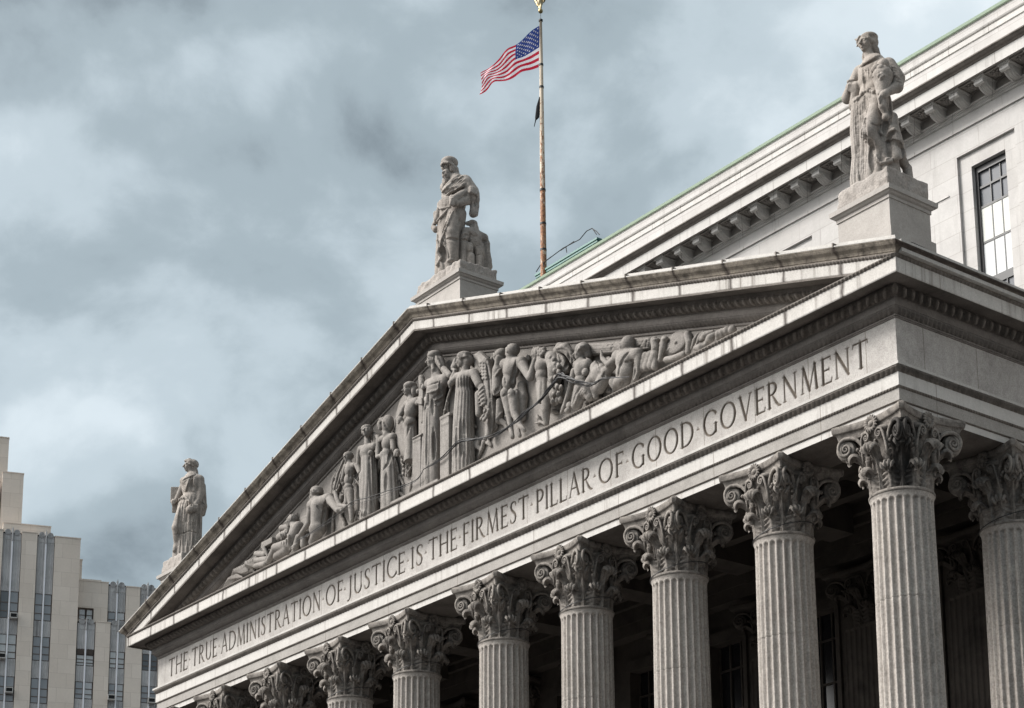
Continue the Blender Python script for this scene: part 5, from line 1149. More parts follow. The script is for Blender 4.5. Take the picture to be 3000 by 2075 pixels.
S3 = {"o":[19.12,0.78,5.305],"v":[-0.568,0.637,0.521],"ops":[["e",[-0.059,-0.052,3.23],[0.45,0.31,0.6],0.1,0],["c",[-0.472,-0.017,3.57],[0.413,-0.009,3.292],0.17,0.19,0.14],["e",[-0.075,-0.226,3.096],[0.2,0.16,0.2],0.1,0],["e",[0.26,-0.144,3.04],[0.2,0.16,0.2],0.1,0],["e",[-0.077,-0.068,2.724],[0.4,0.32,0.34],0.12,0],["c",[-0.126,-0.152,3.97],[-0.086,-0.076,3.637],0.115,0.15,0.08],["h",[-0.135,-0.172,4.138],-88,0.265,-6],["e",[-0.13,-0.062,4.342],[0.24,0.24,0.12],0.04,0],["e",[-0.025,-0.022,4.187],[0.13,0.15,0.17],0.04,0],["p",[[-0.212,-0.321,4.314],[-0.305,-0.296,4.285],[-0.335,-0.296,4.207]],[0.045,0.045,0.03],0.02],["p",[[-0.109,-0.31,4.297],[0.006,-0.235,4.206],[0.045,-0.121,4.129],[0.032,0.002,4.089]],[0.045,0.055,0.06,0.06],0.02],["p",[[-0.006,-0.032,4.049],[0.005,0.031,3.959],[0.032,0.095,3.83]],[0.1,0.09,0.06],0.03],["p",[[-0.282,-0.09,3.948],[-0.302,-0.107,3.842],[-0.287,-0.12,3.72]],[0.06,0.05,0.04],0.02],["c",[-0.087,-0.21,4.317],[-0.074,-0.199,4.436],0.05,0.018,0.01],["c",[-0.064,-0.123,4.323],[-0.045,-0.107,4.417],0.05,0.018,0.01],["c",[-0.034,-0.004,4.308],[-0.038,0.034,4.389],0.05,0.018,0.01],["c",[-0.357,-0.248,4.33],[-0.426,-0.27,4.375],0.05,0.018,0.01],["c",[-0.312,-0.276,4.156],[-0.372,-0.275,4.14],0.05,0.018,0.01],["s",[[-0.07,-0.062,2.639,0.44,0.34],[-0.066,-0.059,2.301,0.5,0.4],[-0.083,-0.073,1.691,0.52,0.42],[-0.084,-0.074,1.083,0.52,0.44],[-0.085,-0.075,0.493,0.56,0.46],[-0.085,-0.075,-0.02,0.571,0.469]],15,0.05,4,0.06],["s",[[-0.398,-0.218,2.631,0.24,0.22],[-0.383,-0.312,1.746,0.26,0.24],[-0.345,-0.305,0.97,0.27,0.26],[-0.365,-0.323,0.383,0.32,0.3],[-0.365,-0.323,-0.02,0.326,0.306]],13,0.045,2,0.05],["c",[0.127,-0.182,2.196],[0.204,-0.647,1.267],0.25,0.19,0.12],["c",[0.204,-0.647,1.267],[0.271,-0.161,0.727],0.185,0.14,0.08],["c",[0.271,-0.161,0.727],[0.337,-0.182,0.585],0.14,0.12,0.05],["c",[0.419,0.037,1.801],[0.484,-0.026,1.355],0.16,0.17,0.08],["c",[0.474,-0.035,1.356],[0.537,-0.006,1.036],0.2,0.2,0.05],["c",[0.518,-0.049,1.0],[0.581,-0.047,0.597],0.13,0.14,0.03],["m",[[0.585,-0.016,0.538],[0.526,0.065,0.494]],0.09,0.02],["c",[0.489,0.192,1.126],[0.529,0.201,0.749],0.12,0.12,0.06],["c",[0.424,0.241,0.81],[0.43,0.514,0.507],0.15,0.1,0.1],["c",[0.431,0.515,0.537],[0.431,0.515,-0.02],0.12,0.16,0.05],["c",[0.271,-0.161,0.727],[0.271,-0.161,-0.02],0.16,0.2,0.05],["c",[0.307,0.004,0.782],[0.307,0.004,-0.02],0.2,0.3,0.05],["p",[[0.184,-0.478,0.823],[0.235,-0.487,0.618],[0.353,-0.422,0.512],[0.521,-0.207,0.524]],0.05,0.02],["p",[[0.169,-0.451,0.689],[0.257,-0.44,0.489],[0.359,-0.377,0.42],[0.529,-0.2,0.463]],0.05,0.02],["m",[[0.31,-0.554,0.8],[0.371,-0.472,0.651],[0.394,-0.385,0.55]],0.09,0.04],["g",[[0.652,-1.559,1.525],[0.639,-1.57,0.979],[0.635,-1.574,0.39],[0.607,-1.599,-0.381]],0.046,0.014],["g",[[0.689,-1.526,1.445],[0.679,-1.535,0.973],[0.675,-1.539,0.385],[0.646,-1.564,-0.387]],0.046,0.014],["g",[[0.736,-1.485,1.497],[0.724,-1.496,0.966],[0.719,-1.5,0.378],[0.691,-1.525,-0.393]],0.046,0.014],["g",[[0.777,-1.449,1.52],[0.763,-1.461,0.96],[0.759,-1.465,0.372],[0.73,-1.49,-0.399]],0.046,0.014],["g",[[0.814,-1.416,1.44],[0.803,-1.426,0.954],[0.798,-1.43,0.366],[0.769,-1.455,-0.405]],0.046,0.014],["g",[[0.814,-1.416,0.599],[0.888,-1.35,0.441],[0.912,-1.33,0.261],[0.932,-1.312,-0.005],[0.943,-1.302,-0.241]],0.081,0.014],["g",[[0.89,-1.349,0.206],[0.889,-1.349,-0.087],[0.91,-1.331,-0.353]],0.069,0.014],["r",[[1.196,-1.079,0.453],[1.252,-1.028,0.65],[1.334,-0.956,0.711],[1.401,-0.897,0.657]],0.056,0.018],["g",[[1.208,-1.067,0.392],[1.26,-1.022,0.575],[1.342,-0.949,0.658]],0.069,0.014],["g",[[1.174,-1.098,0.39],[1.321,-0.967,0.375],[1.417,-0.883,0.288],[1.461,-0.844,0.15],[1.464,-0.842,-0.041]],0.074,0.014],["g",[[1.241,-1.039,0.329],[1.244,-1.036,0.153],[1.251,-1.029,-0.053]],0.057,0.014],["r",[[1.056,-1.202,0.702],[1.113,-1.152,0.627],[1.17,-1.101,0.574]],0.048,0.018],["g",[[1.283,-1.002,1.471],[1.286,-0.999,1.293],[1.27,-1.013,1.118],[1.24,-1.039,0.858]],0.069,0.014],["g",[[1.196,-1.078,0.997],[1.183,-1.09,0.778],[1.167,-1.104,0.604]],0.092,0.014],["g",[[1.135,-1.133,1.494],[1.155,-1.115,1.225]],0.115,0.014],["g",[[0.926,-1.317,0.935],[1.022,-1.232,0.861],[1.132,-1.135,0.874]],0.028,0.014],["g",[[0.886,-1.352,1.503],[0.837,-1.396,1.244],[0.808,-1.422,0.835]],0.051,0.014],["g",[[0.816,-1.414,2.504],[0.831,-1.401,2.217],[0.846,-1.388,1.917]],0.057,0.014],["g",[[0.88,-1.357,2.478],[0.873,-1.363,2.285],[0.868,-1.368,2.122]],0.034,0.014],["g",[[0.921,-1.322,2.487],[0.933,-1.311,2.276]],0.028,0.014],["r",[[0.762,-1.462,2.535],[0.845,-1.389,2.604],[0.947,-1.298,2.677],[1.05,-1.207,2.75],[1.132,-1.135,2.797]],0.056,0.012],["g",[[0.791,-1.436,2.508],[0.874,-1.363,2.584],[1.006,-1.246,2.652],[1.129,-1.138,2.708]],0.028,0.014],["g",[[0.684,-1.531,2.166],[0.672,-1.542,1.945],[0.654,-1.557,1.739]],0.046,0.014],["g",[[0.823,-1.408,1.698],[0.808,-1.421,1.27]],0.069,0.014],["g",[[0.871,-1.366,1.646],[0.853,-1.382,1.263]],0.046,0.014],["rs",[0.64,-1.57,1.607],0.05],["rs",[0.692,-1.524,1.659],0.065],["rs",[0.743,-1.478,1.71],0.05],["rs",[0.786,-1.44,1.793],0.065],["rs",[0.838,-1.395,1.844],0.05],["rs",[0.899,-1.341,1.864],0.065],["rs",[0.947,-1.298,1.827],0.05],["rs",[0.996,-1.255,1.804],0.065],["rs",[1.055,-1.203,1.78],0.05],["c",[-0.559,-0.027,3.562],[-0.879,-0.177,2.945],0.17,0.15,0.08],["c",[-0.88,-0.178,2.914],[-0.721,-0.237,3.143],0.155,0.105,0.05],["e",[-0.708,-0.252,3.146],[0.12,0.1,0.11],0.04,0],["p",[[-0.699,-0.351,2.997],[-0.646,-0.357,3.124],[-0.642,-0.301,3.221]],[0.034,0.036,0.028],0.008],["p",[[-0.663,-0.333,2.974],[-0.617,-0.332,3.113],[-0.613,-0.275,3.216]],[0.034,0.036,0.028],0.008],["p",[[-0.628,-0.315,2.951],[-0.588,-0.306,3.102],[-0.584,-0.249,3.211]],[0.034,0.036,0.028],0.008],["p",[[-0.593,-0.297,2.928],[-0.559,-0.281,3.092],[-0.555,-0.224,3.207]],[0.034,0.036,0.028],0.008],["c",[-0.675,-0.33,3.241],[-0.614,-0.209,3.288],0.05,0.05,0.02],["c",[-0.513,-0.187,3.092],[-0.662,-0.185,2.575],0.12,0.14,0.08],["c",[0.446,-0.006,3.276],[0.645,0.09,2.847],0.2,0.19,0.08],["c",[0.658,0.074,2.819],[0.691,-0.003,2.546],0.175,0.16,0.05],["c",[0.692,-0.002,2.561],[0.633,-0.401,2.261],0.155,0.1,0.04],["e",[0.614,-0.445,2.194],[0.12,0.12,0.13],0.04,0],["p",[[0.604,-0.534,2.181],[0.56,-0.573,2.082],[0.543,-0.534,1.968]],[0.036,0.034,0.024],0.006],["p",[[0.621,-0.492,2.188],[0.585,-0.524,2.088],[0.569,-0.485,1.974]],[0.036,0.034,0.024],0.006],["p",[[0.638,-0.451,2.195],[0.61,-0.475,2.094],[0.594,-0.436,1.98]],[0.036,0.034,0.024],0.006],["p",[[0.655,-0.409,2.202],[0.635,-0.426,2.1],[0.619,-0.387,1.986]],[0.036,0.034,0.024],0.006],["p",[[0.577,-0.478,2.29],[0.528,-0.548,2.235]],[0.045,0.03],0.01],["r",[[1.339,-0.952,2.442],[1.436,-0.866,2.389],[1.521,-0.791,2.256]],0.04,0.012],["r",[[1.332,-0.958,2.376],[1.434,-0.868,2.322],[1.518,-0.793,2.19]],0.04,0.012],["r",[[1.325,-0.964,2.31],[1.431,-0.87,2.256],[1.516,-0.796,2.123]],0.04,0.012],["r",[[1.318,-0.971,2.244],[1.429,-0.873,2.189],[1.513,-0.798,2.057]],0.04,0.012],["g",[[1.404,-0.895,2.052],[1.481,-0.826,2.002],[1.529,-0.784,1.943]],0.032,0.014],["x"],["p",[[0.536,-0.327,1.699],[0.53,-0.413,1.928],[0.532,-0.411,2.276],[0.525,-0.363,2.554],[0.52,-0.341,2.793]],[0.06,0.11,0.15,0.21,0.27],0.03],["e",[0.535,-0.328,1.654],[0.1,0.1,0.1],0.03,0],["p",[[0.391,-0.562,2.782],[0.533,-0.516,2.775],[0.666,-0.399,2.777],[0.704,-0.205,2.853]],0.035,0.01],["p",[[0.391,-0.562,2.782],[0.347,-0.36,3.008],[0.425,-0.158,3.076],[0.704,-0.205,2.853]],0.035,0.01],["e",[0.556,-0.336,3.128],[0.16,0.16,0.16],0.008,0],["e",[0.447,-0.486,3.019],[0.115,0.115,0.115],0.008,0],["e",[0.594,-0.489,2.945],[0.1,0.1,0.1],0.008,0],["e",[0.656,-0.407,2.938],[0.085,0.085,0.085],0.008,0],["e",[0.403,-0.378,3.188],[0.1,0.1,0.1],0.008,0],["e",[0.63,-0.244,3.02],[0.09,0.09,0.09],0.008,0],["e",[0.355,-0.487,3.018],[0.08,0.08,0.08],0.008,0],["e",[0.617,-0.522,2.823],[0.055,0.055,0.055],0.008,0],["e",[0.681,-0.493,2.81],[0.05,0.05,0.05],0.008,0],["e",[0.575,-0.559,2.792],[0.05,0.05,0.05],0.008,0],["e",[0.661,-0.537,2.727],[0.055,0.055,0.055],0.008,0],["e",[0.609,-0.583,2.698],[0.055,0.055,0.055],0.008,0],["e",[0.69,-0.512,2.677],[0.055,0.055,0.055],0.008,0],["e",[0.648,-0.549,2.639],[0.055,0.055,0.055],0.008,0],["e",[0.609,-0.53,2.596],[0.05,0.05,0.05],0.008,0],["e",[0.66,-0.485,2.604],[0.045,0.045,0.045],0.008,0],["e",[0.702,-0.394,2.837],[0.05,0.05,0.05],0.008,0]]}
# ------------------------------------------------------------------ statues carved as one continuous surface each
def rz(deg):
    a = math.radians(deg); return [[math.cos(a), -math.sin(a), 0], [math.sin(a), math.cos(a), 0], [0, 0, 1]]
def head(s, c, ang, R, tilt=0.0, beard=False):
    """ang: direction the face looks, degrees in plan (-90 = towards -y)"""
    a = math.radians(ang); t = math.radians(tilt)
    f = np.array([math.cos(a)*math.cos(t), math.sin(a)*math.cos(t), math.sin(t)]); sd = np.array([-math.sin(a), math.cos(a), 0]); up = np.cross(f, sd)
    c = np.array(c); R = R*.91
    def p(x, y, z): return c + R*(x*sd + y*f + z*up)
    rot = np.stack([sd, f, up], 1)
    s.ell(p(0, -.12, .22), (.74*R, .92*R, .78*R), .06*R/.25, rot=rot)
    s.ell(p(0, .14, -.22), (.60*R, .70*R, .80*R), .05, rot=rot)
    s.ell(p(0, .55, -.80), (.24*R, .24*R, .20*R), .04, rot=rot)
    for q in (-1, 1):
        s.cap(p(q*.10, .84, .26), p(q*.52, .66, .24), .10*R, .09*R, .02)
        s.ell(p(q*.33, .90, .06), (.23*R, .26*R, .16*R), .012, op='s', rot=rot)
        s.ell(p(q*.33, .70, .05), (.16*R, .13*R, .12*R), .005, rot=rot)
        s.cap(p(q*.20, .82, .15), p(q*.48, .70, .12), .045*R, .045*R, .01)
        s.ell(p(q*.74, -.05, -.02), (.08*R, .16*R, .24*R), .015, rot=rot)
        s.ell(p(q*.40, .60, -.22), (.18*R, .16*R, .18*R), .05, rot=rot)
    s.cap(p(0, .86, .18), p(0, 1.10, -.20), .085*R, .14*R, .015)
    s.ell(p(0, .95, -.27), (.19*R, .12*R, .08*R), .01, rot=rot)
    s.ell(p(0, .86, -.47), (.24*R, .11*R, .07*R), .01, rot=rot)
    s.ell(p(0, .83, -.60), (.20*R, .11*R, .075*R), .01, rot=rot)
    s.cap(p(-.22, .94, -.53), p(.22, .94, -.53), .04*R, .04*R, .01, op='s')
    if tilt != -4:                                   # wavy locks over the crown and back of the head
        rs = np.random.RandomState(int(abs(c[0]*37)) + 3)
        for i in range(60):
            th = rs.rand()*2*math.pi; ph = math.acos(1-1.25*rs.rand())
            v = np.array([math.sin(ph)*math.cos(th), math.sin(ph)*math.sin(th), math.cos(ph)])
            if v[1] > .45 and v[2] < .72: continue
            q = p(.78*v[0], -.12+.95*v[1], .22+.82*v[2]); d2 = np.cross(v, (0, 0, 1)); q2 = q + R*.16*(d2[0]*sd+d2[1]*f) - R*.14*up
            s.cap(q, q2, .115*R, .075*R, .012)
EYE = np.array([49.451, -33.529, -19.099])
def snap(s, p, dv):
    p = np.array(p, float); st = s.h*0.8; n = s.n
    dv = p + s.org - EYE; dv = dv/np.linalg.norm(dv)       # drapery lines are pressed in along the line of sight from the square
    for i in range(700):
        q = ((p - s.lo)/s.h + .5).astype(int)
        if (q >= 0).all() and (q < n).all():
            f = s.F[q[0], q[1], q[2]]
            if f < 0:
                for _ in range(40):
                    p2 = p - dv*st*.5; q = ((p2 - s.lo)/s.h + .5).astype(int)
                    if not ((q >= 0).all() and (q < n).all()) or s.F[q[0], q[1], q[2]] > 0: return p
                    p = p2
                return p
            p = p + dv*max(st*.6, min(f*.7, .12))
        else:
            p = p + dv*.05
        if i > 5 and np.linalg.norm(p - s.c0) > s.rad: return None
    return None
KS = 0.6
def run_ops(s, ops, dv):
    for o in ops:
        k = o[0]
        if k == 'c': s.cap(o[1], o[2], o[3], o[4], o[5]*KS)
        elif k == 'p': s.path(o[1], o[2], o[3]*KS)
        elif k == 'm': s.path(o[1], o[2], o[3], op='s')
        elif k == 'e': s.ell(o[1], o[2], o[3]*KS, rot=rz(o[4]) if o[4] else None)
        elif k == 'b': s.box(o[1], o[2], o[3], rot=rz(o[4]) if o[4] else None, rnd=.012)
        elif k == 's': s.skirt(o[1], o[2], o[3], o[4], o[5])
        elif k == 'h': head(s, o[1], o[2], o[3], o[4])
        elif k == 'rs':
            q = snap(s, o[1], dv)
            if q is not None: s.ell(q, (o[2],)*3, .015)
        elif k in 'rg':
            pts = o[1]; fine = []
            for a, b in zip(pts[:-1], pts[1:]):
                a, b = np.array(a), np.array(b); m = max(2, int(np.linalg.norm(b-a)/.06))
                for i in range(m): fine.append(a + (b-a)*i/m)
            fine.append(np.array(pts[-1]))
            sn = [snap(s, q, dv) for q in fine]
            prev = None
            n = len(sn)
            for i, q in enumerate(sn):
                if q is None: prev = None; continue
                if prev is not None and np.linalg.norm(q-prev[0]) < .30:
                    tp = lambda j: .45+.55*min(1, 4*min(j, n-1-j)/max(1, n-1))
                    s.cap(prev[0], q, o[2]*tp(i-1), o[2]*tp(i), o[3], op='u' if k == 'r' else 's')
                prev = (q, i)
def bounds(ops):
    P = []
    for o in ops:
        if o[0] in 'ce' or o[0] in ('b', 'h'):
            r = max(o[3], o[4]) if o[0] == 'c' else (max(o[2]) if o[0] in 'eb' else o[3]*1.3)
            for q in ([o[1], o[2]] if o[0] == 'c' else [o[1]]): P += [np.array(q)-r, np.array(q)+r]
        elif o[0] == 'p':
            r = max(o[2]) if isinstance(o[2], list) else o[2]
            for q in o[1]: P += [np.array(q)-r, np.array(q)+r]
        elif o[0] == 's':
            for q in o[1]: P += [np.array([q[0]-q[3], q[1]-q[4], q[2]])-.05, np.array([q[0]+q[3], q[1]+q[4], q[2]])+.05]
    P = np.array(P); return P.min(0)-.08, P.max(0)+.08
def carve(name, ops, dv, h, mat, zmin=None, ymax=None, org=(0, 0, 0)):
    lo, hi = bounds(ops)
    if zmin is not None: lo[2] = max(lo[2], zmin)
    if ymax is not None: hi[1] = min(hi[1], ymax)
    s = SDF(lo, hi, h); s.c0 = (lo+hi)/2; s.rad = np.linalg.norm(hi-lo)/2 + 2.2; s.org = np.array(org, float)
    run_ops(s, ops, np.array(dv)/np.linalg.norm(dv))
    return s.mesh(name, mat)
def split_ops(ops):
    out = [[]]
    for o in ops:
        if o[0] == 'x': out.append([])
        else: out[-1].append(o)
    return out
def rough_block(x0, x1, y0, y1, z0, z1, seed, topslope=0.0):
    """rock-faced plinth block"""
    rs = np.random.RandomState(seed); n = 14
    b = MB()
    def wob(P):
        P = np.array(P); 
        return P
    h = .035
    s = SDF((x0-.1, y0-.1, z0-.02), (x1+.1, y1+.1, z1+.12), h)
    s.box(((x0+x1)/2, (y0+y1)/2, (z0+z1)/2-.2), ((x1-x0)/2, (y1-y0)/2, (z1-z0)/2+.2), rnd=.03)
    ns = rs.rand(*[int(v) for v in (s.n//4+2)])
    g = [np.arange(s.n[i])/4.0 for i in range(3)]
    i0 = [v.astype(int) for v in g]; fr = [v-v.astype(int) for v in g]
    def at(a, b_, c): return ns[np.ix_(i0[0]+a, i0[1]+b_, i0[2]+c)]
    fx, fy, fz = fr[0][:, None, None], fr[1][None, :, None], fr[2][None, None, :]
    N = sum(at(a, b_, c)*(fx if a else 1-fx)*(fy if b_ else 1-fy)*(fz if c else 1-fz) for a in (0, 1) for b_ in (0, 1) for c in (0, 1))
    s.F += ((N-.5)*.07).astype(np.float32)
    s.clip(lo=(None, None, z0))
    return s.mesh('plinth', M_plinth)
def statue(data, label, names, h, block):
    o = data['o']; root = empty('statue', o, label, 'statue', 'stone statues on the roof pedestals')
    parts = split_ops(data['ops'])
    for nm, ops in zip(names, parts):
        me = carve(nm, ops, data['v'], h, M_stat, zmin=-.04, org=o)
        new_obj(nm, me, root)
    me = rough_block(*block); p = new_obj('plinth', me, root); p.location = -Vector(o)
    return root
statue(S3, 'crowned woman in a robe holding a horn of fruit, on the right pedestal', ['figure', 'cornucopia'], .0155, (18.24, 20.01, PY0, PY0+1.52, 4.74, 5.305, 1))
statue(S2, 'bearded man in a cap and mantle beside a stone eagle, above the gable peak', ['figure', 'eagle'], .0185, (-1.28, 1.28, PY0, PY0+1.52, 9.86, 10.26, 2))
statue(S1, 'woman in a pleated dress holding a tablet and round purse, on the left pedestal', ['figure', 'tablet'], .0195, (-20.01, -18.24, PY0, PY0+1.52, 4.74, 5.305, 3))
